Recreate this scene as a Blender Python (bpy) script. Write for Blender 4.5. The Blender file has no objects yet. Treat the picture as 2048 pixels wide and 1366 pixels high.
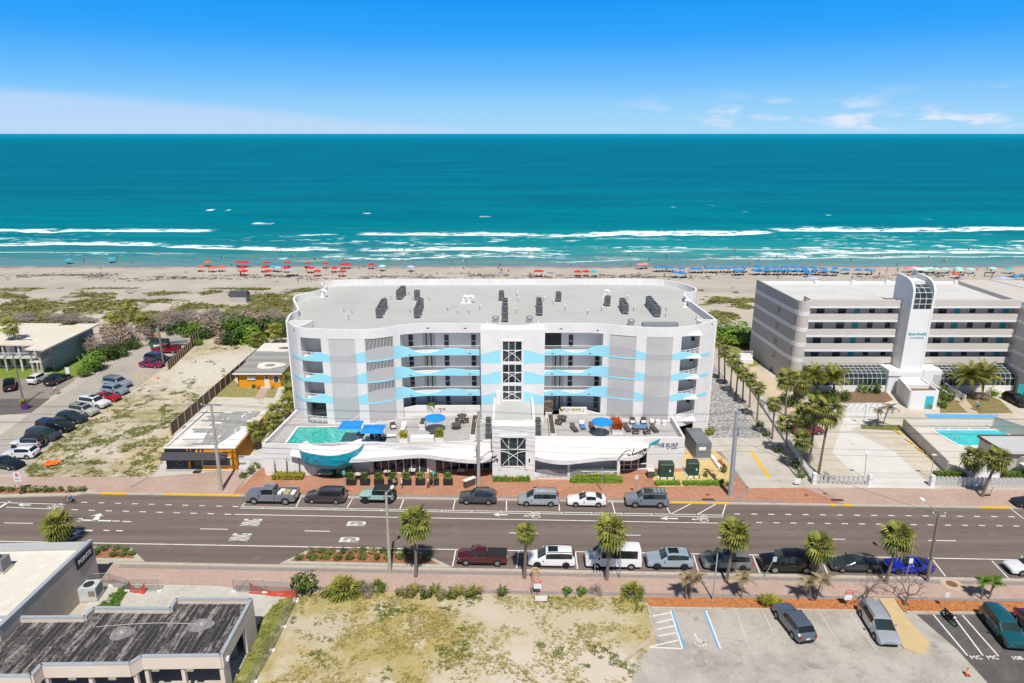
import bpy,math,random
import numpy as np
from mathutils import Vector,Matrix,noise
rnd = random.Random(7)
R = math.radians
scene = bpy.context.scene
COL = scene.collection
# ---------------------------------------------------------------- camera, sky, sun, exposure
F = 1365.0;PITCH = R(16.95);CH = 44.5
cs,sn = math.cos(PITCH),math.sin(PITCH)
cam = bpy.data.cameras.new('camera');cam.lens = 36*F/2048;cam.sensor_width = 36
cam.clip_start = 1;cam.clip_end = 200000
camo = bpy.data.objects.new('camera',cam);COL.objects.link(camo)
camo.location = (0,0,CH);camo.rotation_euler = (math.pi/2-PITCH,0,0)
scene.camera = camo
SUN_EL = R(58)
sun = bpy.data.lights.new('sun','SUN');sun.energy = 4.5;sun.angle = R(0.53);sun.color = (1.0,0.955,0.885)
suno = bpy.data.objects.new('sun',sun);COL.objects.link(suno)
suno.rotation_euler = (math.pi/2-SUN_EL,0,R(7))
world = bpy.data.worlds.new('World');scene.world = world;world.use_nodes = True
W = world.node_tree;W.nodes.clear()
def wn(t,**k):
 n = W.nodes.new(t)
 for a,b in k.items(): setattr(n,a,b)
 return n
out = wn('ShaderNodeOutputWorld');bg = wn('ShaderNodeBackground');bg.inputs[1].default_value = 0.055
sky = wn('ShaderNodeTexSky',sky_type='NISHITA',sun_disc=False,sun_elevation=SUN_EL,sun_rotation=R(173),
   air_density=1.0,dust_density=0.6,ozone_density=2.0)
tc = wn('ShaderNodeTexCoord');sep = wn('ShaderNodeSeparateXYZ')
W.links.new(tc.outputs['Generated'],sep.inputs[0])
def wmath(op,a,b=None,clamp=False):
 n = wn('ShaderNodeMath',operation=op,use_clamp=clamp)
 for i,v in enumerate((a,b)):
  if v is None: continue
  if isinstance(v,(int,float)): n.inputs[i].default_value = v
  else: W.links.new(v,n.inputs[i])
 return n.outputs[0]
elev = wmath('ARCSINE',sep.outputs[2])
def wrange_(v):
 n = wn('ShaderNodeMapRange',clamp=True,interpolation_type='SMOOTHSTEP')
 for i,x in enumerate((R(11),R(24),.97,.0)): n.inputs[i+1].default_value = x
 W.links.new(v,n.inputs[0]);return n.outputs[0]
ramp = wn('ShaderNodeValToRGB');ramp.color_ramp.interpolation = 'CARDINAL'
W.links.new(wmath('DIVIDE',elev,R(30),True),ramp.inputs[0])
SKY = [(0.0,(.50,.92,1.26)),(0.022,(.487,.90,1.26)),(0.11,(.266,.732,1.29)),(0.206,(.079,.535,1.29)),(0.312,(.0135,.42,1.22)),(0.5,(.01,.27,1.0)),(1.0,(.02,.15,.7))]
els = ramp.color_ramp.elements
while len(els) < len(SKY): els.new(0.5)
for e,(p,c) in zip(els,SKY): e.position = p;e.color = (*[v/1.4 for v in c],1)
skymix = wn('ShaderNodeMix',data_type='RGBA')
gain = wn('ShaderNodeMix',data_type='RGBA',blend_type='MULTIPLY');gain.inputs[0].default_value = 1
gain.inputs[7].default_value = (18.1,18.1,18.1,1)
W.links.new(ramp.outputs[0],gain.inputs[6])
W.links.new(sky.outputs[0],skymix.inputs[6]);W.links.new(gain.outputs[2],skymix.inputs[7])
W.links.new(wrange_(elev),skymix.inputs[0])
az = wmath('ARCTAN2',sep.outputs[0],sep.outputs[1])
comb = wn('ShaderNodeCombineXYZ');W.links.new(az,comb.inputs[0]);W.links.new(wmath('MULTIPLY',elev,3.4),comb.inputs[1])
def wnoise(scale,det,vec,dist=0.0):
 n = wn('ShaderNodeTexNoise');n.inputs['Scale'].default_value = scale;n.inputs['Detail'].default_value = det
 n.inputs['Distortion'].default_value = dist;W.links.new(vec,n.inputs['Vector']);return n.outputs[0]
def wrange(v,a,b,c=0.0,d=1.0):
 n = wn('ShaderNodeMapRange',clamp=True,interpolation_type='SMOOTHSTEP')
 for i,x in enumerate((a,b,c,d)): n.inputs[i+1].default_value = x
 W.links.new(v,n.inputs[0]);return n.outputs[0]
n1 = wnoise(3.0,2,comb.outputs[0])
top = wmath('ADD',wmath('MULTIPLY',wmath('SUBTRACT',n1,0.5),0.022),wrange(az,-0.62,0.0,R(2.75),R(0.45)))
bank = wmath('MULTIPLY',wrange(wmath('SUBTRACT',top,elev),-0.004,0.012),wrange(az,-0.15,0.15,0.62,0.0))
n2 = wnoise(12,10,comb.outputs[0],0.15)
puff = wmath('MULTIPLY',wrange(n2,0.485,0.63),wmath('MULTIPLY',wrange(az,0.02,0.4),wmath('MULTIPLY',wrange(elev,R(0.0),R(0.5)),wrange(elev,R(3.6),R(1.2)))))
cl = wmath('MAXIMUM',bank,wmath('MULTIPLY',puff,0.9),True)
cmix = wn('ShaderNodeMix',data_type='RGBA');W.links.new(cl,cmix.inputs[0]);W.links.new(skymix.outputs[2],cmix.inputs[6])
ccol = wn('ShaderNodeMix',data_type='RGBA');W.links.new(puff,ccol.inputs[0]);ccol.inputs[6].default_value = (9.6,11.8,15.8,1);ccol.inputs[7].default_value = (13.0,14.0,16.2,1)
W.links.new(ccol.outputs[2],cmix.inputs[7])
W.links.new(cmix.outputs[2],bg.inputs[0]);W.links.new(bg.outputs[0],out.inputs[0])
vs = scene.view_settings;vs.view_transform = 'Standard';vs.look = 'None';vs.exposure = 0.12;vs.gamma = 1;vs.use_curve_mapping = False
scene.cycles.max_bounces = 6;scene.cycles.diffuse_bounces = 3;scene.cycles.glossy_bounces = 3
scene.cycles.transmission_bounces = 3;scene.cycles.transparent_max_bounces = 6
# ---------------------------------------------------------------- measuring: photo pixel -> point on a level plane
def P(px,py,z=0.0):
 a = (px-1024)/F;b = (683-py)/F
 t = (z-CH)/(-sn+b*cs)
 return (a*t,(cs+b*sn)*t)
def Zat(py,y):
 b = (683-py)/F
 return CH+(-sn+b*cs)/(cs+b*sn)*y
def PY(px,py,y):
 b = (683-py)/F;t = y/(cs+b*sn)
 return ((px-1024)/F*t,CH+(-sn+b*cs)*t)
def zt(x,y):
 z = 0.0
 if y > 190: z = -3.1*min(1,(y-190)/66.0)
 if y > 256: z -= (y-256)*0.035
 if 150 < y < 205:
  e = min(1,(y-150)/14,(205-y)/16)
  if abs(x) < 300: z += e*(0.9+1.3*noise.noise((x*.045,y*.07,3.1))+0.5*noise.noise((x*.13,y*.16,8)))
 return z
def PT(px,py):
 z = 0.0
 for _ in range(12): x,y = P(px,py,z);z = zt(x,y)
 return x,y,z
# ---------------------------------------------------------------- materials
MATS = {}
class NT:
 def __init__(s,name):
  s.m = bpy.data.materials.new(name);s.m.use_nodes = True;s.t = s.m.node_tree
  s.b = s.t.nodes['Principled BSDF'];MATS[name] = s.m
 def n(s,typ,**k):
  n = s.t.nodes.new(typ)
  for a,b in k.items(): setattr(n,a,b)
  return n
 def l(s,a,b): s.t.links.new(a,b)
 def pos(s,obj=False,scale=None):
  if obj: o = s.n('ShaderNodeTexCoord').outputs['Object']
  else: o = s.n('ShaderNodeNewGeometry').outputs['Position']
  if scale:
   mp = s.n('ShaderNodeMapping');mp.inputs['Scale'].default_value = scale;s.l(o,mp.inputs[0]);o = mp.outputs[0]
  return o
 def noise(s,vec,scale,det=4,rough=.55,dist=0.0):
  n = s.n('ShaderNodeTexNoise');n.inputs['Scale'].default_value = scale;n.inputs['Detail'].default_value = det
  n.inputs['Roughness'].default_value = rough;n.inputs['Distortion'].default_value = dist
  s.l(vec,n.inputs['Vector']);return n.outputs[0]
 def rng(s,v,a,b,c=0.,d=1.):
  n = s.n('ShaderNodeMapRange',clamp=True)
  for i,x in enumerate((a,b,c,d)): n.inputs[i+1].default_value = x
  s.l(v,n.inputs[0]);return n.outputs[0]
 def math(s,op,a,b=0.0):
  n = s.n('ShaderNodeMath',operation=op)
  for i,v in enumerate((a,b)):
   if isinstance(v,(int,float)): n.inputs[i].default_value = v
   else: s.l(v,n.inputs[i])
  return n.outputs[0]
 def mix(s,f,a,b,bt='MIX'):
  n = s.n('ShaderNodeMix',data_type='RGBA',blend_type=bt)
  for i,v in ((0,f),(6,a),(7,b)):
   if isinstance(v,(int,float)): n.inputs[i].default_value = v
   elif isinstance(v,tuple): n.inputs[i].default_value = (*v,1) if len(v) == 3 else v
   else: s.l(v,n.inputs[i])
  return n.outputs[2]
 def bump(s,h,strength=.3,dist=.05):
  n = s.n('ShaderNodeBump');n.inputs['Strength'].default_value = strength;n.inputs['Distance'].default_value = dist
  s.l(h,n.inputs['Height']);s.l(n.outputs[0],s.b.inputs['Normal'])
 def set(s,col=None,rough=None,metal=None,spec=None,coat=None):
  for k,v in (('Base Color',col),('Roughness',rough),('Metallic',metal),('Specular IOR Level',spec),('Coat Weight',coat)):
   if v is None: continue
   if isinstance(v,(int,float)): s.b.inputs[k].default_value = v
   elif isinstance(v,tuple): s.b.inputs[k].default_value = (*v,1)
   else: s.l(v,s.b.inputs[k])
  return s.m
def mat(name,col,rough=.75,metal=0.,var=.12,scale=1.5,spec=.4,coat=0.,bump=0.,obj=False,dirt=None):
 """a plain surface with uneven colour, grain and optional dirt"""
 if name in MATS: return MATS[name]
 t = NT(name);p = t.pos(obj)
 n = t.noise(p,scale,5,.65)
 lo = tuple(c*(1-var) for c in col);hi = tuple(min(1,c*(1+var*.7)) for c in col)
 c = t.mix(t.rng(n,.3,.7),lo,hi)
 if dirt:
  d = t.noise(p,scale*.35,6,.7,.3);c = t.mix(t.rng(d,.52,.72,0,.7),c,dirt)
 if bump: t.bump(t.noise(p,scale*6,4),bump,.03)
 return t.set(c,rough,metal,spec,coat)
# ---------------------------------------------------------------- mesh helpers
class MB:
 def __init__(s): s.v = [];s.f = []
 def poly(s,pts):
  i = len(s.v);s.v += [tuple(p) for p in pts];s.f.append(tuple(range(i,i+len(pts))));return s
 def box(s,x0,y0,z0,x1,y1,z1):
  i = len(s.v)
  s.v += [(x0,y0,z0),(x1,y0,z0),(x1,y1,z0),(x0,y1,z0),(x0,y0,z1),(x1,y0,z1),(x1,y1,z1),(x0,y1,z1)]
  s.f += [tuple(i+k for k in q) for q in ((3,2,1,0),(4,5,6,7),(0,1,5,4),(1,2,6,5),(2,3,7,6),(3,0,4,7))];return s
 def hexa(s,q):
  i = len(s.v);s.v += [tuple(p) for p in q]
  s.f += [tuple(i+k for k in r) for r in ((3,2,1,0),(4,5,6,7),(0,1,5,4),(1,2,6,5),(2,3,7,6),(3,0,4,7))];return s
 def obox(s,cx,cy,z0,lx,ly,h,rot=0.):
  c,q = math.cos(rot),math.sin(rot);r = []
  for sx,sy in ((-1,-1),(1,-1),(1,1),(-1,1)): r.append((cx+c*sx*lx/2-q*sy*ly/2,cy+q*sx*lx/2+c*sy*ly/2))
  return s.hexa([(x,y,z0) for x,y in r]+[(x,y,z0+h) for x,y in r])
 def wall(s,a,b,th,z0,z1,z0b=None,z1b=None):
  d = Vector((b[0]-a[0],b[1]-a[1]));n = Vector((-d.y,d.x)).normalized()*th/2
  q = [(a[0]-n.x,a[1]-n.y),(b[0]-n.x,b[1]-n.y),(b[0]+n.x,b[1]+n.y),(a[0]+n.x,a[1]+n.y)]
  zb = [z0,z0 if z0b is None else z0b];ztp = [z1,z1 if z1b is None else z1b]
  k = (0,1,1,0)
  return s.hexa([(x,y,zb[j]) for (x,y),j in zip(q,k)]+[(x,y,ztp[j]) for (x,y),j in zip(q,k)])
 def prism(s,pts,z0,z1):
  a = sum(pts[i][0]*pts[(i+1) % len(pts)][1]-pts[(i+1) % len(pts)][0]*pts[i][1] for i in range(len(pts)))
  if a < 0: pts = pts[::-1]
  i = len(s.v);n = len(pts)
  s.v += [(x,y,z0) for x,y in pts]+[(x,y,z1) for x,y in pts]
  s.f.append(tuple(range(i+n-1,i-1,-1)));s.f.append(tuple(range(i+n,i+2*n)))
  s.f += [(i+k,i+(k+1) % n,i+n+(k+1) % n,i+n+k) for k in range(n)];return s
 def sheet(s,pts,z):
  a = sum(pts[i][0]*pts[(i+1) % len(pts)][1]-pts[(i+1) % len(pts)][0]*pts[i][1] for i in range(len(pts)))
  if a < 0: pts = pts[::-1]
  return s.poly([(x,y,z) for x,y in pts])
 def tube(s,pts,r,n=6,cap=True):
  pts = [Vector(p) for p in pts];rs = r if isinstance(r,(list,tuple)) else [r]*len(pts)
  base = len(s.v);up = Vector((0,0,1))
  for k,p in enumerate(pts):
   d = (pts[min(k+1,len(pts)-1)]-pts[max(k-1,0)]).normalized()
   a = d.cross(up if abs(d.z) < .95 else Vector((1,0,0))).normalized();b = d.cross(a)
   for j in range(n):
    t = 2*math.pi*j/n;q = p+(a*math.cos(t)+b*math.sin(t))*rs[k];s.v.append(tuple(q))
  for k in range(len(pts)-1):
   for j in range(n):
    a0 = base+k*n+j;a1 = base+k*n+(j+1) % n
    s.f.append((a0,a0+n,a1+n,a1))
  if cap:
   s.f.append(tuple(range(base,base+n)));s.f.append(tuple(range(base+len(pts)*n-1,base+(len(pts)-1)*n-1,-1)))
  return s
 def lathe(s,prof,c=(0,0),n=12,cap=True):
  base = len(s.v)
  for r,z in prof:
   for j in range(n): t = 2*math.pi*j/n;s.v.append((c[0]+r*math.cos(t),c[1]+r*math.sin(t),z))
  for k in range(len(prof)-1):
   for j in range(n):
    a0 = base+k*n+j;a1 = base+k*n+(j+1) % n;s.f.append((a0,a1,a1+n,a0+n))
  if cap:
   s.f.append(tuple(range(base+n-1,base-1,-1)));s.f.append(tuple(range(base+(len(prof)-1)*n,base+len(prof)*n)))
  return s
 def disc(s,c,axis,r,th,n=14):
  c = Vector(c);ax = Vector(axis).normalized();return s.tube([c-ax*th/2,c+ax*th/2],r,n)
 def ellip(s,c,r,nu=8,nv=5):
  prof = [];base = len(s.v)
  for k in range(nv+1):
   t = -math.pi/2+math.pi*k/nv
   for j in range(nu):
    a = 2*math.pi*j/nu;rr = max(.02,math.cos(t))
    s.v.append((c[0]+r[0]*rr*math.cos(a),c[1]+r[1]*rr*math.sin(a),c[2]+r[2]*math.sin(t)))
  for k in range(nv):
   for j in range(nu):
    a0 = base+k*nu+j;a1 = base+k*nu+(j+1) % nu;s.f.append((a0,a1,a1+nu,a0+nu))
  return s
 def mesh(s,name,m=None,smooth=False,angle=40):
  me = bpy.data.meshes.new(name);me.from_pydata(s.v,[],s.f)
  if m: me.materials.append(m)
  if smooth:
   me.shade_smooth()
   me.set_sharp_from_angle(angle=R(angle))
  me.update();return me
 def build(s,name,m,parent=None,smooth=False,loc=None,rot=0.,angle=40):
  return link(name,s.mesh(name,m,smooth,angle),parent,loc,rot)
def link(name,data,parent=None,loc=None,rot=0.,scale=None):
 o = bpy.data.objects.new(name,data);COL.objects.link(o)
 if parent: o.parent = parent
 if loc: o.location = loc
 if rot: o.rotation_euler = rot if isinstance(rot,(tuple,list)) else (0,0,rot)
 if scale: o.scale = scale if isinstance(scale,(tuple,list)) else (scale,)*3
 return o
def tag(o,label,cat,group=None,kind=None):
 if label: o['label'] = label
 if cat: o['category'] = cat
 if group: o['group'] = group
 if kind: o['kind'] = kind
 return o
def thing(name,label,cat,loc=(0,0,0),rot=0.,group=None,scale=None):
 return tag(link(name,None,None,loc,rot,scale),label,cat,group)
def struct(o): o['kind'] = 'structure';return o
def stuff(o): o['kind'] = 'stuff';return o
def dup(o,loc=None,rot=None,label=None,scale=None,parent=None):
 c = o.copy();COL.objects.link(c)
 if parent: c.parent = parent
 if loc: c.location = loc
 if rot is not None: c.rotation_euler = (0,0,rot)
 if label: c['label'] = label
 if scale: c.scale = (scale,)*3 if not isinstance(scale,tuple) else scale
 for ch in list(o.children): dup(ch,parent=c)
 return c
def text(body,size,m,parent,loc,rot=(0,0,0),name='lettering',scale=(1,1,1),ext=.004,shear=0.,align='CENTER'):
 cu = bpy.data.curves.new(name,'FONT');cu.body = body;cu.size = size;cu.align_x = align;cu.align_y = 'CENTER'
 cu.extrude = ext;cu.shear = shear;cu.offset = size*.018;cu.resolution_u = 3
 o = bpy.data.objects.new(name,cu);COL.objects.link(o);bpy.context.view_layer.update()
 me = bpy.data.meshes.new_from_object(o.evaluated_get(bpy.context.evaluated_depsgraph_get()));bpy.data.objects.remove(o)
 me.name = name;me.materials.clear();me.materials.append(m);return link(name,me,parent,loc,rot,scale)
ORD = ['','first','second','third','fourth','fifth','sixth','seventh','eighth','ninth','tenth','eleventh','twelfth','thirteenth',
  'fourteenth','fifteenth','sixteenth','seventeenth','eighteenth','nineteenth']
def nth(i):
 if i < 20: return ORD[i]
 t = ['','','twent','thirt','fort','fift','sixt','sevent','eight','ninet'][i // 10]
 return t+'ieth' if i % 10 == 0 else t+'y-'+ORD[i % 10]
def interp(x,pts):
 if x <= pts[0][0]: return pts[0][1]
 for (a,b),(c,d) in zip(pts,pts[1:]):
  if x <= c: return b+(d-b)*(x-a)/(c-a)
 return pts[-1][1]
def catmull(pts,n=6,closed=False):
 L = len(pts);o = []
 for i in range(L if closed else L-1):
  g = (lambda k: pts[k % L]) if closed else (lambda k: pts[max(0,min(L-1,k))])
  p0,p1,p2,p3 = (np.array(g(i+k),float) for k in (-1,0,1,2))
  for k in range(n):
   t = k/n
   o.append(tuple(.5*(2*p1+(p2-p0)*t+(2*p0-5*p1+4*p2-p3)*t*t+(3*p1-p0-3*p2+p3)*t ** 3)))
 if not closed: o.append(tuple(pts[-1]))
 return o
# ================================================================ SETTING: terrain, sea, road, pavements, lots
def cp(pts,z=0.0): return [P(x,y,z) for x,y in pts]
VEG = [(60,563,110,15),(190,556,90,10),(330,562,75,12),(230,575,60,7),(345,588,70,9),(460,568,80,11),(420,588,50,8),(500,575,45,7),(30,598,60,8),
  (70,622,120,18),(170,598,60,7),(215,618,90,14),(330,612,80,9),(390,622,90,9),(300,640,160,14),(560,608,75,22),(610,578,45,14),(500,632,110,15),(100,648,160,14),
  (1450,612,75,9),(1480,622,60,6),(1440,640,40,10),(1520,606,80,5),(-150,590,160,40)]
from mathutils.kdtree import KDTree
def veg(x,y):
 if y < 128 or y > 205: return 0.0
 d = y*cs+CH*sn;px = 1024+F*x/d;py = 683-F*(y*sn-CH*cs)/d
 m = 0.0
 for cx,cy,rx,ry in VEG:
  e = 1.25-math.hypot((px-cx)/rx,(py-cy)/ry)
  if e > m: m = e
 n = noise.noise((x*.11,y*.13,1.7))*.55+noise.noise((x*.34,y*.36,5.1))*.5+noise.noise((x*.9,y*.9,9))*.25
 return max(0.,min(1.,(m-.22)*1.15+n*1.5))
def grid(name,xs,ys,zf,m,vf=None,parent=None):
 nx,ny = len(xs),len(ys)
 v = [(x,y,zf(x,y)) for y in ys for x in xs]
 f = [(j*nx+i,j*nx+i+1,(j+1)*nx+i+1,(j+1)*nx+i) for j in range(ny-1) for i in range(nx-1)]
 me = bpy.data.meshes.new(name);me.from_pydata(v,[],f);me.materials.append(m);me.shade_smooth()
 if vf:
  at = me.attributes.new('mask','FLOAT','POINT');at.data.foreach_set('value',[vf(*p) for p in v])
 me.update();return link(name,me,parent)
# --- terrain: sand everywhere, dune plants colour it, wet strip at the water
t = NT('sand');p = t.pos()
at = t.n('ShaderNodeAttribute',attribute_name='mask').outputs['Fac']
big = t.noise(p,.06,5);fine = t.noise(p,1.8,6,.7)
c = t.mix(t.rng(big,.35,.65),(.43,.38,.315),(.52,.465,.395));c = t.mix(t.rng(fine,.35,.75,0,.35),c,(.36,.30,.235))
g = t.mix(t.rng(t.noise(p,.5,5),.35,.65),(.17,.165,.05),(.28,.25,.10))
vm = t.math('ADD',at,t.math('MULTIPLY',t.math('SUBTRACT',t.noise(p,.9,6,.7),.5),.9))
c = t.mix(t.rng(vm,.28,.5),c,g)
sp = t.n('ShaderNodeSeparateXYZ');t.l(p,sp.inputs[0])
wet = t.rng(t.math('ADD',sp.outputs[2],t.math('MULTIPLY',t.math('SUBTRACT',t.noise(p,.15,3),.5),.7)),-2.62,-2.95)
c = t.mix(wet,c,(.24,.205,.165));t.bump(fine,.5,.12)
SAND = t.set(c,t.mix(wet,(.95,)*3,(.28,)*3),spec=.3)
xs = [-1500,-700,-420]+list(np.arange(-320,321,2.0))+[420,700,1500]
ys = [-300,-100,0,40,80,100,110]+list(np.arange(114,210,1.6))+list(np.arange(210,290,2.5))+[320,400,700]
terrain = struct(grid('ground',xs,ys,lambda x,y: zt(x,y),SAND,lambda x,y,z: veg(x,y) if abs(x) < 320 else 0))
# --- sea
SEA = -3.0
WL = [
 (-400,430,465,464,13,1.0),(580,690,471,471,4,.8),(700,1110,471,472,14,1.),(1080,1560,474,467,15,1.),(1540,2600,463,460,17,1.),
 (-400,330,489,492,9,.95),(300,640,493,503,9,.9),(450,705,497,502,8,.9),(700,1110,502,501,9,.95),(1220,1400,507,504,7,.7),(1400,1900,519,513,2.5,.6),(1500,2600,508,505,8,.7),(1590,1650,495,496,4,1.),(1520,1545,497,497,3,.8),
 (-300,420,506,508,2.2,.5),(900,1160,512,516,2.2,.6),(1080,1320,523,522,1.6,.7),(1300,1600,500,499,3,.6),(1700,2500,517,508,2,.6),(1880,1960,479,480,3,.7),(2000,2300,482,482,3,.8),
 (500,548,447,447,7,1.),(408,428,421,421,8,.9),(448,462,421,421,5,.7),(722,742,426,427,6,.8),(955,985,435,435,6,.5),(1340,1356,415,415,9,.6),(1410,1436,409,413,8,.5),(1840,1880,436,441,6,.55),(1650,1668,431,431,4,.7),(1480,1500,423,423,6,.4)]
WLW = []
for x0,x1,y0,y1,w,s in WL:
 a = P(x0,y0,SEA);b = P(x1,y1,SEA);WLW.append((a[0],b[0],a[1],b[1],w,s))
sx = np.arange(-330,331,.8);sy = np.concatenate([np.arange(248,330,.55),np.arange(330,400,.9),np.arange(400,520,2.0)])
gx,gy = np.meshgrid(sx,sy)
def vnoise(x,y,seed):
 r = np.random.RandomState(seed).rand(256,256);xi = np.floor(x).astype(int);yi = np.floor(y).astype(int);fx = x-xi;fy = y-yi
 fx = fx*fx*(3-2*fx);fy = fy*fy*(3-2*fy);g = lambda a,b: r[a % 256,b % 256]
 return (g(xi,yi)*(1-fx)+g(xi+1,yi)*fx)*(1-fy)+(g(xi,yi+1)*(1-fx)+g(xi+1,yi+1)*fx)*fy
foam = np.zeros_like(gx);lift = np.zeros_like(gx)
wob = (vnoise(gx/26,gy*0,3)-.5)*6+(vnoise(gx/7,gy*0,4)-.5)*2.2
fray = vnoise(gx/5,gy/2.2,5)*.6+vnoise(gx/1.7,gy/1.0,6)*.4
for k,(xa,xb,ya,yb,w,s) in enumerate(WLW):
 tt = np.clip((gx-xa)/(xb-xa),0,1);small = abs(xb-xa) < 25
 yc = ya+(yb-ya)*tt+wob*(.25 if small else 1);d = gy-yc
 ends = np.clip(np.minimum(gx-xa,xb-gx)/(3 if small else 14),-1,1)
 core = np.where(d < 0,1+d/.7,1-d/(w*(.7+.5*vnoise(gx/11,gy*0+k,9))))
 foam = np.maximum(foam,np.clip(np.minimum(core,ends)*1.5,0,1)*s*np.clip(.45+fray,0,1)*np.where(d > 1.2,np.clip(fray*1.9-d/(w*2.2),0,1),1))
 lift = np.maximum(lift,np.clip(np.minimum(1-abs(d-w*.6)/(w*.6),ends*1.2),0,1)*s*min(1,w/8)*(.55 if not small else .3))
lace = np.clip((vnoise(gx/9,gy/4,11)*.5+vnoise(gx/2.6,gy/1.3,12)*.5-.50)*4,0,1)*np.clip((360-gy)/60,0,1)*np.clip((gy-258)/10,0,1)
foam = np.maximum(foam,lace*.75*np.clip(vnoise(gx/55,gy/14,13)*2.4-.6,0,1))
edge = 262.5+(vnoise(gx/30,gy*0,21)-.5)*3.0
foam = np.maximum(foam,np.clip(1-abs(gy-edge-.4)/.8,0,1)*.28)
sw = .28*np.sin(gy/4.6+wob*.5+gx*.02)+.22*(vnoise(gx/9,gy/2.6,31)-.5)+.10*(vnoise(gx/3,gy/1.1,32)-.5)
zz = SEA+sw*np.clip((gy-262)/60,.12,1)+lift
zz -= np.clip((gy-420)/100,0,1)*(zz-SEA)
bx = np.clip((330-abs(gx))/40,0,1);zz = SEA+(zz-SEA)*bx
n0,n1_ = gx.shape;idx = np.arange(n0*n1_).reshape(n0,n1_)
fc = np.stack([idx[:-1,:-1],idx[:-1,1:],idx[1:,1:],idx[1:,:-1]],-1).reshape(-1,4)
me = bpy.data.meshes.new('sea_water');me.vertices.add(gx.size);me.vertices.foreach_set('co',np.stack([gx,gy,zz],-1).ravel())
me.loops.add(fc.size);me.loops.foreach_set('vertex_index',fc.ravel().astype(np.int32));me.polygons.add(len(fc))
me.polygons.foreach_set('loop_start',np.arange(0,fc.size,4,dtype=np.int32));me.update();me.shade_smooth()
a_ = me.attributes.new('foam','FLOAT','POINT');a_.data.foreach_set('value',foam.ravel().astype(np.float32))
t = NT('sea_water');p = t.pos();s3 = t.n('ShaderNodeSeparateXYZ');t.l(p,s3.inputs[0])
fo = t.n('ShaderNodeAttribute',attribute_name='foam').outputs['Fac']
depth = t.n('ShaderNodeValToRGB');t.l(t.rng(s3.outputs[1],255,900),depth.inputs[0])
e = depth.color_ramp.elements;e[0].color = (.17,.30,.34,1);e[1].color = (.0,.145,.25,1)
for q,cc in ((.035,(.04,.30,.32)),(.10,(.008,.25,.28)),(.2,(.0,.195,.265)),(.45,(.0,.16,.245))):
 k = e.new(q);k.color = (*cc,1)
st_ = t.noise(t.pos(scale=(.012,.07,1)),1.0,5,.6);st2 = t.noise(t.pos(scale=(.06,.35,1)),1.0,5,.65)
big_ = t.noise(t.pos(scale=(.0035,.016,1)),1.0,5,.6)
c = t.mix(t.rng(st_,.35,.65,0,.45),depth.outputs[0],t.mix(.5,depth.outputs[0],(.0,.30,.28)))
c = t.mix(t.rng(st2,.45,.68,0,.55),c,t.mix(.5,c,(.0,.12,.17)))
c = t.mix(t.rng(big_,.38,.60,0,.8),c,t.mix(.5,c,(.0,.09,.16)))  # dark streaks in the colour stand in for shading of distant ripples
shelf = t.rng(s3.outputs[1],300,262,0,.55)
c = t.mix(t.math('MULTIPLY',shelf,t.rng(t.noise(t.pos(scale=(.03,.12,1)),1,4),.42,.6)),c,(.20,.27,.20))
fm = t.rng(t.math('ADD',fo,t.math('MULTIPLY',t.math('SUBTRACT',t.noise(p,1.1,6,.75),.5),.9)),.16,.85)
c = t.mix(t.rng(fm,.0,.45,0,.6),c,(.40,.60,.60));c = t.mix(t.rng(fm,.3,.9),c,(.86,.88,.88))
far = t.rng(s3.outputs[1],2500,12000,0,.75);c = t.mix(far,c,(.0,.26,.42))  # far water painted lighter for haze at the horizon
t.bump(t.math('ADD',t.noise(t.pos(scale=(.25,.7,1)),1.0,6,.6),t.math('MULTIPLY',t.noise(t.pos(scale=(.03,.12,1)),1.0,4,.6),3.0)),.6,1.0)
df = t.n('ShaderNodeBsdfDiffuse');gl_ = t.n('ShaderNodeBsdfGlossy');gl_.inputs['Roughness'].default_value = .22;ms = t.n('ShaderNodeMixShader');nb = [n for n in t.t.nodes if n.type == 'BUMP'][0]
t.l(c,df.inputs['Color']);t.l(nb.outputs[0],df.inputs['Normal']);t.l(nb.outputs[0],gl_.inputs['Normal']);t.l(t.mix(fm,(.045,)*3,(0.,0.,0.)),ms.inputs[0]);t.l(df.outputs[0],ms.inputs[1]);t.l(gl_.outputs[0],ms.inputs[2]);t.l(ms.outputs[0],t.t.nodes['Material Output'].inputs['Surface'])
SEAM = t.m
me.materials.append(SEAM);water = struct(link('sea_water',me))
b = MB()
b.poly([(-330,519.9,SEA),(330,519.9,SEA),(120000,120000,SEA),(-120000,120000,SEA)])
b.poly([(-330,250,SEA),(-330,519.9,SEA),(-120000,120000,SEA),(-120000,250,SEA)])
b.poly([(330,519.9,SEA),(330,250,SEA),(120000,250,SEA),(120000,120000,SEA)])
b.build('open_sea',SEAM,water)
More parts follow.
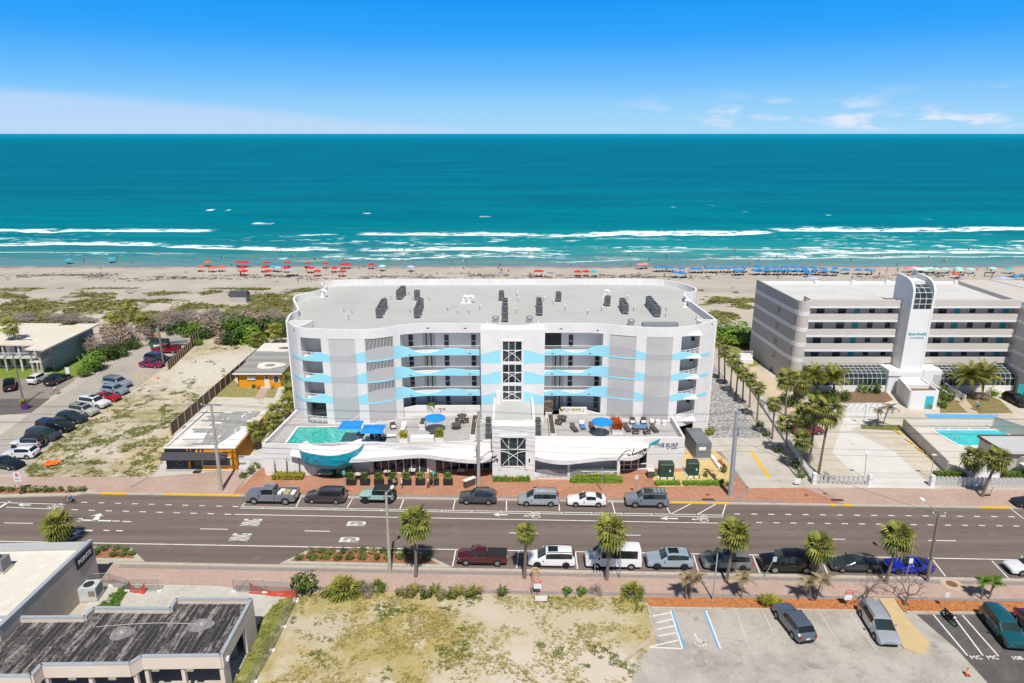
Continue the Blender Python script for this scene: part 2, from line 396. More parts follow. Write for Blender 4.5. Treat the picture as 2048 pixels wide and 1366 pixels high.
# --- surfaces
def brickmat(name,c1,c2,c3,sc,mortar=(.3,.26,.22),msz=.012,rough=.85):
 t = NT(name);p = t.pos()
 b_ = t.n('ShaderNodeTexBrick');b_.inputs['Scale'].default_value = sc;b_.inputs['Mortar Size'].default_value = msz
 for k,v in (('Color1',c1),('Color2',c2),('Mortar',mortar)): b_.inputs[k].default_value = (*v,1)
 b_.inputs['Bias'].default_value = 0.0;t.l(p,b_.inputs['Vector'])
 n = t.noise(p,2.6,5,.75);c = t.mix(t.rng(n,.48,.62,0,.8),b_.outputs[0],c3)
 c = t.mix(t.rng(t.noise(p,.25,5),.45,.7,0,.35),c,tuple(v*.72 for v in c2))
 t.bump(b_.outputs[1],-.25,.01);return t.set(c,rough)
def patchy(name,base,cols,rough=.92,fine=2.0,bump=.2,spots=()):
 """cols: (colour, noise scale, lo, hi, amount)"""
 t = NT(name);p = t.pos();c = base
 for i,(cc,sc,lo,hi,am) in enumerate(cols):
  q = t.n('ShaderNodeMapping');q.inputs['Location'].default_value = (i*17.3,i*5.1,0);t.l(p,q.inputs[0])
  c = t.mix(t.rng(t.noise(q.outputs[0],sc,6,.68,.2),lo,hi,0,am),c,cc)
 for (sx,sy,rx,ry,cc,am) in spots:
  q = t.n('ShaderNodeMapping');q.inputs['Location'].default_value = (-sx/rx,-sy/ry,0);q.inputs['Scale'].default_value = (1/rx,1/ry,0);t.l(p,q.inputs[0]);ln = t.n('ShaderNodeVectorMath',operation='LENGTH');t.l(q.outputs[0],ln.inputs[0])
  d = t.math('ADD',ln.outputs['Value'],t.math('MULTIPLY',t.math('SUBTRACT',t.noise(p,.55,6,.75),.5),1.6));c = t.mix(t.rng(d,1.15,.55,0,am),c,cc)
 if bump: t.bump(t.noise(p,fine,6,.7),bump,.06)
 return t.set(c,rough,spec=.25)
t = NT('asphalt');p = t.pos()
str_ = t.noise(t.pos(scale=(.02,.55,1)),1.0,5,.6);gr = t.noise(p,5,5,.8)
c = t.mix(t.rng(str_,.35,.65),(.135,.103,.087),(.205,.162,.140));c = t.mix(t.rng(gr,.35,.7,0,.35),c,(.135,.108,.094))
c = t.mix(t.rng(t.noise(p,.35,6,.75),.58,.72,0,.45),c,(.28,.235,.205))
ASPH = t.set(c,.88,spec=.3)
PINK = brickmat('pink_paver',(.50,.335,.265),(.43,.285,.225),(.47,.385,.33),2.6)
RED = brickmat('red_paver',(.47,.20,.105),(.38,.155,.085),(.47,.285,.18),2.6)
CONC = patchy('concrete',(.50,.46,.40),[((.40,.37,.32),.3,.45,.65,.7),((.58,.54,.48),1.1,.5,.7,.5),((.33,.30,.26),3,.6,.75,.35)])
CURBM = patchy('curb_concrete',(.46,.43,.36),[((.36,.33,.27),.8,.45,.65,.7),((.55,.52,.45),3,.5,.7,.5)])
GUT = mat('border_paver',(.27,.24,.225),.9,var=.2,scale=4)
PAINT = mat('white_road_paint',(.74,.73,.70),.8,var=.10,scale=3,dirt=(.42,.38,.35))
YEL = mat('yellow_curb_paint',(.75,.46,.02),.8,var=.15,scale=3)
YELF = mat('faded_yellow_paint',(.62,.40,.08),.85,var=.2,scale=3)
BLUP = mat('blue_road_paint',(.10,.38,.68),.8,var=.12,scale=3)
TH = math.atan(.031);U = (math.cos(TH),-math.sin(TH));V = (math.sin(TH),math.cos(TH));O0 = (0.,66.0)
def ST(u,v): return (O0[0]+U[0]*u+V[0]*v,O0[1]+U[1]*u+V[1]*v)
def stuv(x,y): d = (x-O0[0],y-O0[1]);return (d[0]*U[0]+d[1]*U[1],d[0]*V[0]+d[1]*V[1])
def strip(u0,u1,v0,v1): return [ST(u0,v0),ST(u1,v0),ST(u1,v1),ST(u0,v1)]
VN,VF = -3.55,10.75
road = struct(MB().sheet(strip(-400,400,VN-.3,VF+.2),.010).build('road',ASPH))
b = MB()
LZ = .022
def seg(b,p0,p1,w,z=LZ):
 d = Vector((p1[0]-p0[0],p1[1]-p0[1]));n = Vector((-d.y,d.x)).normalized()*w/2
 b.sheet([(p0[0]-n.x,p0[1]-n.y),(p1[0]-n.x,p1[1]-n.y),(p1[0]+n.x,p1[1]+n.y),(p0[0]+n.x,p0[1]+n.y)],z)
def pl(b,x0,y0,x1,y1,w=.13,z=LZ): seg(b,P(x0,y0),P(x1,y1),w,z)
seg(b,ST(-400,0),ST(400,0),.15)
for x0,y0,x1,y1 in ((912,1099,905,1133),(1037,1103,1033,1137),(1151,1105,1155,1138),(1387,1110,1397,1144),(1506,1112,1520,1147),(1640,1114,1656,1148),(1752,1117,1768,1150),(1866,1120,1891,1153),(1984,1122,2017,1157)): pl(b,x0,y0,x1,y1)
pl(b,482,1013.5,1447,1030.5);pl(b,480,1016.5,1447,1034.5);pl(b,482,1014,490,1006)
for x0,y0,x1,y1 in ((592,1014,603,993),(693,1018,707,994),(800,1018,809,995),(906,1019,911,997),(1013,1021,1013,997),(1119,1022,1117,999),(1230,1026,1223,1001),(1341,1029,1333,1013),(1340,1029,1385,1006),(1393,1030,1432,1008),(1444,1032,1452,1008)): pl(b,x0,y0,x1,y1)
for k in range(14): pl(b,522+k*60,1017+k*1.0,528+k*60,1014.4+k*1.0,.11)
pl(b,470,1029,1462,1047,.14)
pl(b,-300,997,130,1009.0);pl(b,12,1014.5,126,1019);pl(b,-20,1026,20,1003,.35)
for k in range(10): pl(b,163+k*33.6,1004.8+k*.95,175+k*33.6,1005.1+k*.95,.16)
for k in range(10): pl(b,143+k*34,1019.6+k*1.0,156+k*34,1020+k*1.0,.16)
for k in range(18): pl(b,1468+k*34.3,1028+k*.36,1480+k*34.3,1028.2+k*.36,.17)
for k in range(17): pl(b,1478+k*34.3,1044.7+k*.47,1490+k*34.3,1045+k*.47,.17)
for x,y,l in ((8,1046,58),(400,1058,56),(609,1062,51),(812,1064,45),(1018,1066,58),(1224,1070,57),(1435,1075,44),(1648,1078,42),(1856,1081,56),(2070,1085,50),(-200,1042,55)): pl(b,x,y,x+l,y+.9,.14)
for x0,y0,x1,y1 in ((225,1042,240,1042.6),(245,1043,262,1043.6),(207,1061,219,1061.5),(232,1061.5,246,1062)): pl(b,x0,y0,x1,y1,.18)
pl(b,2015,1013,2048,1038,.14)
def ap(b,pts,z=LZ): b.sheet(cp(pts),z)
def arrow(x,y,l):
 pl(b,x+l*.35,y,x+l,y+.6,.22);ap(b,[(x,y),(x+l*.42,y-3.6),(x+l*.36,y),(x+l*.44,y+3.8)])
arrow(36,1010,26);arrow(986,1029.5,29);arrow(1320,1037,36)
pl(b,150,1040,222,1042,.26);ap(b,[(146,1040),(166,1036),(163,1040),(160,1044)]);ap(b,[(183,1041),(196,1042),(202,1031),(208,1034),(201,1027),(179,1033),(193,1031.5)])
pl(b,138,1060,185,1061.5,.26);ap(b,[(166,1061.5),(152,1071),(138,1077),(136,1067),(144,1070),(153,1061.5)]);ap(b,[(136,1067),(140,1077),(168,1069.5),(150,1071)])
def bikemark(x,y):
 for dx,dy in ((-2,2.2),(2,-2.8)):
  c_ = P(x+6,y+dy*1.2)
  for k in range(10):
   a0,a1 = 2*math.pi*k/10,2*math.pi*(k+1)/10
   seg(b,(c_[0]+.52*math.cos(a0),c_[1]+.30*math.sin(a0)),(c_[0]+.52*math.cos(a1),c_[1]+.30*math.sin(a1)),.10)
 pl(b,x+3,y+2,x-8,y+.5,.12);pl(b,x+3,y-2.5,x-5,y+1,.12);pl(b,x-6,y-2.5,x-9,y+3,.12);pl(b,x-12,y,x-18,y+1.2,.2);pl(b,x-8,y+2.6,x-14,y+1.4,.12)
bikemark(112,1013.5);bikemark(1066,1031);bikemark(1402,1038)
b.build('lane_marking',PAINT,road)
for w_,x,y in (('PED',715,1047.5),('PED',701,1079.5),('XING',505,1045),('XING',483,1074.5)):
 q = P(x,y);text(w_,.62,PAINT,road,(q[0],q[1],LZ+.003),(0,0,R(90)-TH),name="road_lettering",scale=(1.0,5.0,1),ext=0.002)
b = MB()
for k in range(60):
 x = -30+k*2.0-30;seg(b,ST(x,5.05+.18*math.sin(k*.7)),ST(x+1.0,5.05+.18*math.sin(k*.7+.3)),.05,LZ-.004)
b.build('tar_seam',mat('tar',(.035,.03,.03),.7),road)
def slab(name,pts,z0,z1,m,parent=None): return struct(MB().prism(pts,z0,z1).build(name,m,parent))
kb = MB()
def kerb(b,a,c,th=.3,h=.14):  b.wall(a,c,th,0.0,h)
for (u0,u1) in ((-200,200),): kerb(kb,ST(u0,VF+.15),ST(u1,VF+.15),.34);kerb(kb,ST(u0,VN-.15),ST(u1,VN-.15),.34)
kobj = struct(kb.build('kerb',CURBM))
yb = MB()
for x0,x1 in ((202,254),(330,482),(1338,1412),(1422,1458),(1655,1668),(1680,1698),(1952,2008)):
 y_ = lambda x: 990.5+(x-480)*.0125
 ua = stuv(*P(x0,y_(x0)))[0];ub = stuv(*P(x1,y_(x1)))[0];yb.wall(ST(ua,VF+.14),ST(ub,VF+.14),.345,.02,.147)
yb.build('kerb_paint',YEL,kobj)
uA = stuv(*P(487,965))[0];uB = stuv(*P(1668,985))[0]
slab('pavement',[ST(-200,VF+.32),ST(uA,VF+.32),ST(uA,VF+7.2),(-34.6,85.5),P(300,956),P(0,955),ST(-200,17.3)],0,.125,PINK)
slab('red_pavement',[ST(uA,VF+.32),ST(uB,VF+.32),P(1608,977),P(1495,978),P(1440,905),P(1385,905),(23.4,84.8),(23.4,88),(-33,88),(-34.6,87)],0,.125,RED)
slab('pavement_right',[ST(uB,VF+.32),ST(200,VF+.32),ST(200,15.3),P(1868,979),P(1735,977),P(1608,977)],0,.125,PINK)
slab('near_pavement',[ST(-60,VN-.32),ST(200,VN-.32),P(2260,1207),P(2048,1205),P(1290,1194),P(640,1182),P(560,1190),P(440,1172),P(200,1166),P(120,1140)],0,.125,PINK)
bb = MB()
for x0,y0,x1,y1 in ((1495,977,1476,1002),(1636,979,1672,1002),(300,956,262,976),(496,1160,476,1182),(1495,978,1440,905)): seg(bb,P(x0,y0),P(x1,y1),.35,.132)
seg(bb,ST(-35,VF+.65),ST(34,VF+.65),.5,.130);seg(bb,ST(-42,VN-.8),ST(80,VN-.8),.55,.130)
for (x0,y0,x1,y1) in ((960,1185,2048,1203),(1385,906,1440,906)): seg(bb,P(x0,y0),P(x1,y1),.4,.131)
struct(bb.build('paver_border',GUT))
LAWN = [((.17,.165,.04),.55,.46,.58,.9),((.27,.23,.08),1.3,.45,.62,.7),((.09,.115,.025),2.2,.56,.66,.9)]
slab_ = lambda name,px,z,m: struct(MB().sheet(cp(px),z).build(name,m))
slab_('sandy_lot',[(60,957),(300,957),(340,900),(345,868),(480,738),(545,680),(420,655),(384,690),(335,730),(270,778),(130,864),(48,937)],.016,
  patchy('sandy_lot_soil',(.52,.46,.37),[((.48,.37,.20),.09,.45,.62,.6),((.26,.225,.075),.16,.44,.62,.75),((.62,.57,.49),.3,.5,.68,.7),((.15,.145,.04),1.0,.56,.66,.75)],fine=3,bump=.4,spots=[(*P(430,740),11,14,(.60,.55,.47),.85),(*P(340,900),7,9,(.52,.40,.21),.6)]))
slab_('driveway',[(-300,1000),(-80,957),(40,945),(135,862),(215,814),(270,778),(335,728),(386,692),(378,650),(320,672),(285,690),(205,740),(125,790),(70,820),(0,868),(-300,960)],.024,
  patchy('old_asphalt',(.40,.36,.31),[((.31,.28,.245),.25,.45,.65,.7),((.47,.43,.37),1.0,.5,.7,.6),((.22,.20,.18),4,.6,.72,.3)]))
slab_('car_park',[(-300,753),(60,756),(145,752),(150,760),(60,822),(-300,830)],.020,patchy('grey_asphalt',(.27,.235,.205),[((.20,.175,.155),.3,.45,.65,.8),((.36,.32,.28),1.2,.52,.7,.5)]))
slab_('asphalt_patch',[(-300,812),(0,798),(100,797),(62,826),(0,830),(-300,850)],.028,mat('dark_asphalt',(.13,.115,.105),.9,var=.2,scale=1))
slab_('footpath',[(-300,845),(0,832),(62,826),(0,872),(-300,960)],.032,CONC)
slab_('lawn',[(-300,738),(75,736),(150,706),(215,690),(260,690),(170,745),(140,760),(100,757),(-300,757)],.021,
  patchy('lawn_grass',(.17,.24,.035),[((.11,.17,.025),.8,.45,.65,.8),((.26,.27,.07),2.5,.5,.7,.6)]))
slab_('gravel_yard',[(302,957),(340,905),(350,866),(478,742),(520,700),(588,690),(588,800),(535,900),(520,945),(440,957)],.018,
  patchy('pale_gravel',(.55,.51,.45),[((.42,.38,.32),.7,.5,.66,.6),((.22,.23,.07),.25,.56,.7,.6),((.66,.63,.58),2.5,.5,.7,.5)],fine=8))
slab_('concrete_apron',[(330,943),(347,908),(496,908),(470,943)],.130,mat('pale_concrete',(.53,.52,.48),.9,var=.08,scale=.8))
slab_('house_lawn',[(430,794),(462,752),(475,768),(560,770),(548,796)],.026,patchy('dry_lawn',(.25,.24,.08),[((.34,.30,.15),1.0,.45,.62,.9),((.15,.17,.04),2.0,.5,.65,.6)]))
slab_('garden_path',[(508,798),(524,770),(540,770),(528,798)],.030,PINK)
slab_('concrete_drive',[(1366,877),(1524,877),(1610,977),(1494,978),(1442,907),(1366,907)],.128,CONC)
t = NT('grey_flagstone');p = t.pos();vo = t.n('ShaderNodeTexVoronoi');vo.inputs['Scale'].default_value = 2.3;t.l(t.pos(scale=(1,1.6,1)),vo.inputs['Vector'])
c = t.mix(t.rng(vo.outputs['Color'],.2,.8),(.36,.355,.35),(.60,.59,.57));c = t.mix(t.rng(vo.outputs['Distance'],.36,.5),c,(.24,.23,.22));FLAG = t.set(c,.9)
slab_('flagstone_drive',[(1405,690),(1437,745),(1526,877),(1380,877)],.026,FLAG)
slab_('rock_bed',[(1366,905),(1424,900),(1462,930),(1470,972),(1316,976),(1300,952),(1366,944)],.140,
  patchy('yellow_pebbles',(.60,.42,.17),[((.72,.56,.28),3,.4,.6,.8),((.42,.28,.11),5,.5,.68,.8)],fine=9,bump=.6))
slab_('hotel_lot',[(1526,735),(1545,760),(1590,800),(1640,900),(1640,978),(1736,978),(1870,980),(1915,960),(2500,990),(2500,740),(2048,770)],.020,
  patchy('lot_concrete',(.55,.50,.41),[((.46,.41,.33),.12,.45,.62,.8),((.62,.59,.53),.3,.5,.68,.6),((.36,.32,.26),2.5,.6,.74,.4)]))
slab_('pale_lane',[(1665,905),(1700,800),(1800,805),(1775,830),(1700,860),(1790,905),(1870,978),(1737,978)],.028,mat('bright_concrete',(.62,.60,.56),.9,var=.07,scale=.5))
slab_('side_walk',[(1432,685),(1455,690),(1530,745),(1640,815),(1600,840),(1520,780)],.024,mat('tan_concrete',(.55,.45,.31),.9,var=.12,scale=.6))
slab_('side_lawn',[(1436,665),(1510,665),(1520,730),(1500,735),(1455,700)],.026,patchy('side_grass',(.24,.25,.07),[((.15,.17,.04),.8,.45,.65,.8)]))
slab_('mulch_bed',[(1610,765),(1700,770),(1770,780),(1786,800),(1770,806),(1660,806)],.034,patchy('brown_mulch',(.20,.125,.075),[((.32,.24,.17),1.5,.5,.68,.7),((.12,.09,.05),3,.5,.68,.8)]))
slab_('verge',[(1880,795),(1965,785),(2000,800),(2026,826),(1955,828),(1935,826),(1880,826)],.034,patchy('brown_grass',(.24,.19,.085),[((.17,.15,.05),1.0,.45,.62,.8),((.34,.26,.15),2,.5,.68,.7)]))
slab_('garden_walk',[(1905,795),(1928,795),(1958,828),(1938,828)],.038,mat('walk_concrete',(.50,.41,.29),.9))
slab_('grass_strip',[(1722,850),(1800,850),(1815,866),(1910,945),(1910,958),(1800,862),(1722,858)],.032,patchy('thin_grass',(.17,.16,.055),[((.10,.12,.03),1.5,.45,.65,.9)]))
b = MB()
for x0,y0,x1,y1 in ((262,743,304,742),(268,744,288,762),(282,743,302,760),(296,742,312,755),(262,743,280,766)): pl(b,x0,y0,x1,y1,.14,.034)
struct(b.build('yellow_hatch',YELF));b = MB()
for x0,y0,x1,y1 in ((1640,921,1680,921),(1640,940,1696,940),(1626,925,1640,935),(1750,876,1808,876),(1770,890,1835,890),(1792,907,1862,907),(1806,923,1872,923),(1830,943,1900,943),(1770,968,1773,970)): pl(b,x0,y0,x1,y1,.12,.045)
for x,y in ((1702,838),(1688,853),(1678,865),(1703,889)): pl(b,x,y,x+5,y+.5,.3,.045)
struct(b.build('bay_line',YELF))
b = MB();pl(b,1500,904,1537,958,.26,.134);pl(b,1504,904,1541,958,.26,.136);struct(b.build('yellow_drive_line',YEL))
b = MB();ap(b,[(1848,828),(1995,830),(2000,837),(1856,836)],.040)
struct(b.build('accessible_bay_paint',BLUP));b = MB()
for k in range(9): pl(b,1857+k*16,836,1868+k*16,829,.16,.046)
for k in range(10): pl(b,1690+k*11,807,1672+k*13,822,.10,.046)
pl(b,1690,807,1790,810,.1,.046);pl(b,1672,823,1795,826,.1,.046);struct(b.build('hatch_line',mat('worn_blue_paint',(.22,.33,.52),.85)))
slab_('dry_grass_lot',[(440,1480),(520,1330),(596,1190),(645,1183),(1290,1195),(1312,1284),(1262,1370),(1262,1480)],.020,
  patchy('dry_grass_soil',(.49,.41,.28),[((.40,.315,.10),.10,.38,.56,.9),((.33,.265,.07),.35,.46,.64,.8),((.60,.54,.44),.22,.52,.66,.8),((.22,.21,.055),1.2,.56,.66,.7),((.42,.34,.17),4,.5,.66,.5)],fine=5,bump=.6,spots=[(*P(1130,1340),11,4.5,(.58,.51,.42),.9),(*P(1100,1240),9,3.2,(.54,.47,.36),.7),(*P(640,1255),3.5,2.5,(.52,.46,.37),.7),(*P(960,1215),3.5,1.8,(.55,.48,.38),.7)]))
slab_('gravel_patch',[(200,1166),(440,1172),(560,1188),(555,1235),(525,1262),(430,1290),(150,1290),(150,1250)],.016,
  patchy('grey_gravel',(.50,.47,.42),[((.38,.35,.31),.6,.48,.66,.7),((.60,.57,.52),2.0,.5,.68,.6),((.28,.25,.22),5,.6,.72,.4)],fine=8))
slab_('weedy_strip',[(500,1262),(560,1200),(596,1190),(520,1340),(440,1480),(420,1480)],.022,patchy('weeds',(.22,.225,.05),[((.36,.33,.16),.8,.48,.62,.9),((.13,.17,.03),1.5,.52,.64,.8)]))
slab_('gravel_walk',[(170,1235),(200,1195),(215,1180),(236,1180),(195,1245)],.026,CONC)
slab_('side_weeds',[(140,1262),(205,1205),(250,1170),(262,1175),(200,1262)],.024,patchy('green_weeds',(.17,.22,.035),[((.28,.26,.09),1.2,.48,.64,.8)]))
slab_('parking_lot',[(1240,1500),(1262,1370),(1275,1312),(1312,1286),(1300,1216),(2300,1232),(2300,1500)],.024,
  patchy('worn_asphalt',(.46,.425,.37),[((.33,.295,.255),.22,.42,.62,.9),((.21,.19,.17),.45,.56,.70,.7),((.46,.435,.39),1.0,.5,.68,.7),((.20,.18,.165),5,.54,.70,.6),((.22,.20,.18),.7,.58,.70,.6)],fine=8))
slab_('new_asphalt',[(1832,1229),(2300,1232),(2300,1500),(2010,1500),(1975,1366),(1915,1300)],.030,
  patchy('fresh_asphalt',(.10,.092,.085),[((.14,.13,.12),.5,.45,.65,.8),((.25,.235,.21),1.2,.58,.72,.5)]))
b = MB().prism(cp([(1735,1198),(1788,1199),(1810,1235),(1857,1286),(1858,1300),(1850,1308),(1835,1309),(1808,1299),(1795,1283)]),0,.15)
struct(b.build('concrete_island',mat('tan_island_concrete',(.56,.42,.22),.9,var=.1,scale=.8,dirt=(.5,.4,.26))))
slab('mulch_strip',cp([(1290,1196),(1735,1199),(1760,1222),(1300,1214)]),0,.10,patchy('orange_mulch',(.42,.15,.05),[((.56,.24,.09),3,.4,.6,.8),((.24,.09,.035),5,.5,.66,.8),((.50,.38,.18),.5,.6,.75,.7)],fine=9,bump=.8))
slab('mulch_strip',cp([(1790,1200),(2300,1210),(2300,1228),(1808,1224)]),0,.10,MATS['orange_mulch'])
kb = MB()
for x0,y0,x1,y1 in ((1300,1217,1760,1224),(1812,1226,2300,1231),(1296,1213,1300,1230),(1310,1262,1300,1284),(1300,1284,1275,1300),(1275,1300,1257,1318),(1257,1318,1256,1332)): kerb(kb,P(x0,y0),P(x1,y1),.25,.15)
struct(kb.build('lot_kerb',mat('stained_kerb',(.46,.41,.33),.9,var=.15,scale=2,dirt=(.45,.22,.1))))
b = MB()
for x0,y0,x1,y1 in ((1341,1222,1365,1298),(1305,1233,1341,1226),(1313,1246,1345,1239),(1315,1259,1349,1252),(1316,1273,1352,1266),(1300,1294,1356,1281),(1298,1295,1364,1298),(1412,1222,1441,1298),(1867,1230,1935,1312),(1912,1240,1966,1312),(1925,1231,1997,1313)): pl(b,x0,y0,x1,y1,.14,.040)
struct(b.build('lot_line',PAINT));b = MB()
for x0,y0,x1,y1 in ((1344,1222,1369,1298),(1409,1222,1438,1299)): pl(b,x0,y0,x1,y1,.17,.036)
struct(b.build('accessible_line',BLUP));b = MB()
for x0,y0,x1,y1 in ((1471,1222,1492,1272),(1526,1224,1545,1262),(1640,1226,1680,1290),(1700,1228,1755,1305),(1480,1250,1500,1300)): pl(b,x0,y0,x1,y1,.09,.036)
struct(b.build('faded_line',mat('faded_white_paint',(.55,.52,.47),.9)))
lot_text = [('MC',1952,1316),('MC',1985,1316),('108',2034,1317)]
for w_,x,y in lot_text:
 q = P(x,y);o = text(w_,.62,PAINT,None,(q[0],q[1],.042),(0,0,0),name='bay_lettering',scale=(1.1,1,1));o['kind'] = 'structure'
b = MB();q = P(1398,1285)
for k in range(9):
 a0,a1 = math.pi*.9+.48*k,math.pi*.9+.48*(k+1)
 if k < 8: seg(b,(q[0]+.42*math.cos(a0),q[1]-.1+.42*math.sin(a0)),(q[0]+.42*math.cos(a1),q[1]-.1+.42*math.sin(a1)),.09,.040)
seg(b,(q[0]-.1,q[1]+.75),(q[0],q[1]+.05),.12,.040);seg(b,(q[0],q[1]+.1),(q[0]+.4,q[1]+.05),.1,.040);seg(b,(q[0]+.35,q[1]+.05),(q[0]+.6,q[1]-.45),.1,.040);seg(b,(q[0]-.05,q[1]+.4),(q[0]+.3,q[1]+.38),.08,.040)
b.poly([(q[0]-.12+.13*math.cos(k),q[1]+.95+.13*math.sin(k),.040) for k in (0,1,2,3,4,5,6)]);struct(b.build('wheelchair_symbol',PAINT))
# ================================================================ the white beachfront condominium
t = NT('white_stucco');p = t.pos();c = t.mix(t.rng(t.noise(p,.3,6,.7),.35,.68),(.70,.68,.655),(.79,.765,.735))
c = t.mix(t.rng(t.noise(t.pos(scale=(2.2,2.2,.10)),1.0,5,.7),.52,.72,0,.42),c,(.61,.585,.555));t.bump(t.noise(p,9,4),.25,.02);WHITE = t.set(c,.85)
CREAM = mat('cream_stucco',(.80,.775,.75),.85,var=.04,scale=.4)  # one even cream for corridor and balcony walls
BLUE = mat('light_blue_paint',(.33,.70,.82),.8,var=.03,scale=.5)
ROOFM = patchy('grey_roof_membrane',(.47,.47,.45),[((.42,.42,.40),.12,.45,.65,.8),((.50,.495,.47),.5,.5,.7,.6),((.44,.415,.365),.22,.6,.75,.5)],rough=.9,fine=1.0,bump=.08)
DECK = brickmat('deck_paver',(.44,.425,.41),(.38,.365,.355),(.50,.48,.46),.9,(.30,.29,.28),.02)
FRAME = mat('white_frame',(.78,.78,.77),.5,var=.02)
t = NT('dark_glass');p = t.pos();n = t.noise(p,.45,3);GLASS = t.set(t.mix(t.rng(n,.4,.6),(.012,.022,.026),(.035,.055,.06)),.06,spec=.6)
GREYS = mat('grey_slat',(.56,.55,.55),.8,var=.03);GREYB = mat('grey_screen_back',(.50,.49,.49),.9,var=.03);NEARBLK = mat('shade_backing',(.055,.055,.06),.9)  # near-black painted for shade in gaps and openings; also the mural's own black
MIDV = mat('screen_back',(.52,.515,.505),.9)
DOORM = mat('beige_door',(.52,.50,.46),.7,var=.05);DARK = mat('dark_metal',(.035,.036,.038),.5,var=.1)
GREYM = mat('condenser_grey',(.20,.205,.205),.6,var=.12,scale=3);GALV = mat('galvanised',(.42,.43,.44),.45,metal=.6,var=.1)
LP = [(-32.9,96.2),(-31.3,93.7),(-29.8,92.4),(-26.9,91.8),(-23,91.4),(-19.8,91.6),(-17.5,92.6),(-16,93.7),(-14,94.4),(-12,94.7),(-8,94.72),(-4.4,94.7)]
RP = [(4.6,94.7),(8,94.72),(11,94.7),(13,94.3),(16,93.2),(19.5,92.5),(22.3,92.4),(25.3,93.2),(27.9,95),(30,96.8)]
LPS,RPS = catmull(LP,5),catmull(RP,5)
def YF(x): return interp(x,LPS) if x < 0 else interp(x,RPS)
def cuts(x0,x1,st): n = max(1,int(math.ceil((x1-x0)/st)));return [x0+(x1-x0)*i/n for i in range(n+1)]
def fpan(b,x0,x1,z0,z1,off=0.,th=.3,st=.7):
 """panel of the curved front; z0/z1 may be functions of x"""
 g = lambda z,x: z(x) if callable(z) else z
 c = cuts(x0,x1,st)
 for a,e in zip(c,c[1:]):
  ya,ye = YF(a)-off,YF(e)-off
  if g(z1,a)-g(z0,a) < .01 and g(z1,e)-g(z0,e) < .01: continue
  b.hexa([(a,ya,g(z0,a)),(e,ye,g(z0,e)),(e,ye+th,g(z0,e)),(a,ya+th,g(z0,a)),(a,ya,g(z1,a)),(e,ye,g(z1,e)),(e,ye+th,g(z1,e)),(a,ya+th,g(z1,a))])
surf = thing('condominium_building','white five storey beachfront condominium with wavy light blue bands and curved front','apartment building',(0,92,0))
def bp(name,b,m,parent=surf,**k):
 o = b.build(name,m,parent,**k);o.matrix_parent_inverse = parent.matrix_basis.inverted() if parent.parent is None else Matrix.Identity(4)
 return o
def wpart(root):
 def f(name,b,m,parent=None,**k):
  o = b.build(name,m,parent or root,**k)
  if not parent: o.location = (-root.location.x,-root.location.y,-root.location.z)
  return o
 return f
sp_ = wpart(surf)
ZB = [13.55,10.40,7.24]
ZTOP,ZL = 18.35,16.95
waveL = [(-32.1,.40),(-31.2,.36),(-30.45,.38),(-29.58,.50),(-28.83,.78),(-27.94,1.2),(-27.2,1.33),(-26.39,1.2),(-25.7,.97),(-24.07,.92),(-22.68,1.09),(-21.76,1.35),(-20.57,1.65),(-19.5,1.97),(-18.4,2.06),(-17.0,1.93),(-15.84,1.66),(-15.12,1.34),(-14.3,.8),(-13.33,.42),(-12.57,.32),(-11.68,.4),(-10.77,.68),(-9.87,.94),(-8.75,1.03),(-7.52,.94),(-6.4,.77),(-4.4,.77)]
waveR = [(4.6,.56),(5.76,.74),(6.65,.88),(7.55,.74),(8.45,.47),(9.35,.35),(10.35,.5),(11.34,1.05),(12.2,1.46),(12.95,1.59),(14.1,1.69),(15.37,1.78),(16.64,1.72),(17.75,1.4),(18.9,1.06),(20.05,.84),(21.3,.77),(22.8,.87),(23.6,1.05),(24.4,1.06),(25.2,.88),(26.2,.50),(27.3,.18),(28.1,.15),(29.4,.05)]
waveLs,waveRs = catmull(waveL,3),catmull(waveR,3)
def wv(x): return interp(x,waveLs) if x < 0 else interp(x,waveRs)
tailb = lambda x,z: z-.02-(max(0,-29.8+-x)*.13 if x < 0 else max(0,x-26.0)*.17)
LOUV = [(-25.8,-22.0),(-20.65,-16.95),(14.05,17.72),(19.1,22.85)]
BAL = [(-29.95,-26.9),(24.1,27.15)]
COR = [(-16.05,-4.4),(4.6,13.15)]
b = MB()
fpan(b,-32.9,-4.45,ZL,ZTOP);fpan(b,4.65,30,ZL,ZTOP)
for x0,x1 in ((-32.9,-29.95),(27.15,30)): fpan(b,x0,x1,0,ZL)
for x0,x1 in ((-26.9,-25.8),(-22.0,-20.65),(-16.95,-16.05),(13.15,14.05),(17.72,19.1),(22.85,24.1)): fpan(b,x0,x1,3.5,ZL)
for z in ZB:
 for x0,x1 in (LOUV[1],LOUV[2]): fpan(b,x0,x1,z-.02,z+.22,.0,.25)
 for x0,x1 in BAL: fpan(b,x0,x1,z-.02,z+.25)
 for x0,x1 in COR: fpan(b,x0,x1,z,z+.25,.0,2.4);fpan(b,x0,x1,z+.25,lambda x,z=z: z+min(.9,max(.74,wv(x)-.05)),-.12,.12)
for x0,x1 in LOUV: fpan(b,x0,x1,3.5,4.3)
for x0,x1 in BAL: fpan(b,x0,x1,0 if x1 < 0 else 3.0,4.0)
OUT = [(-32.9,96.2),(-33.6,100.3),(-33.2,102.7),(-34.6,106.4),(-36.2,110.5),(-36.1,113),(-33.7,116.9),(-33.3,119.9),(-34.5,121.6),(-34.6,123.7),(-32.2,125.3),(-24.8,125.9),(0,126.3),(24.5,126.3),(29.8,124.0),(32.3,119.4),(31.9,116.1),(29.2,112.6),(30,96.8)]
OUTS = catmull(OUT,4)
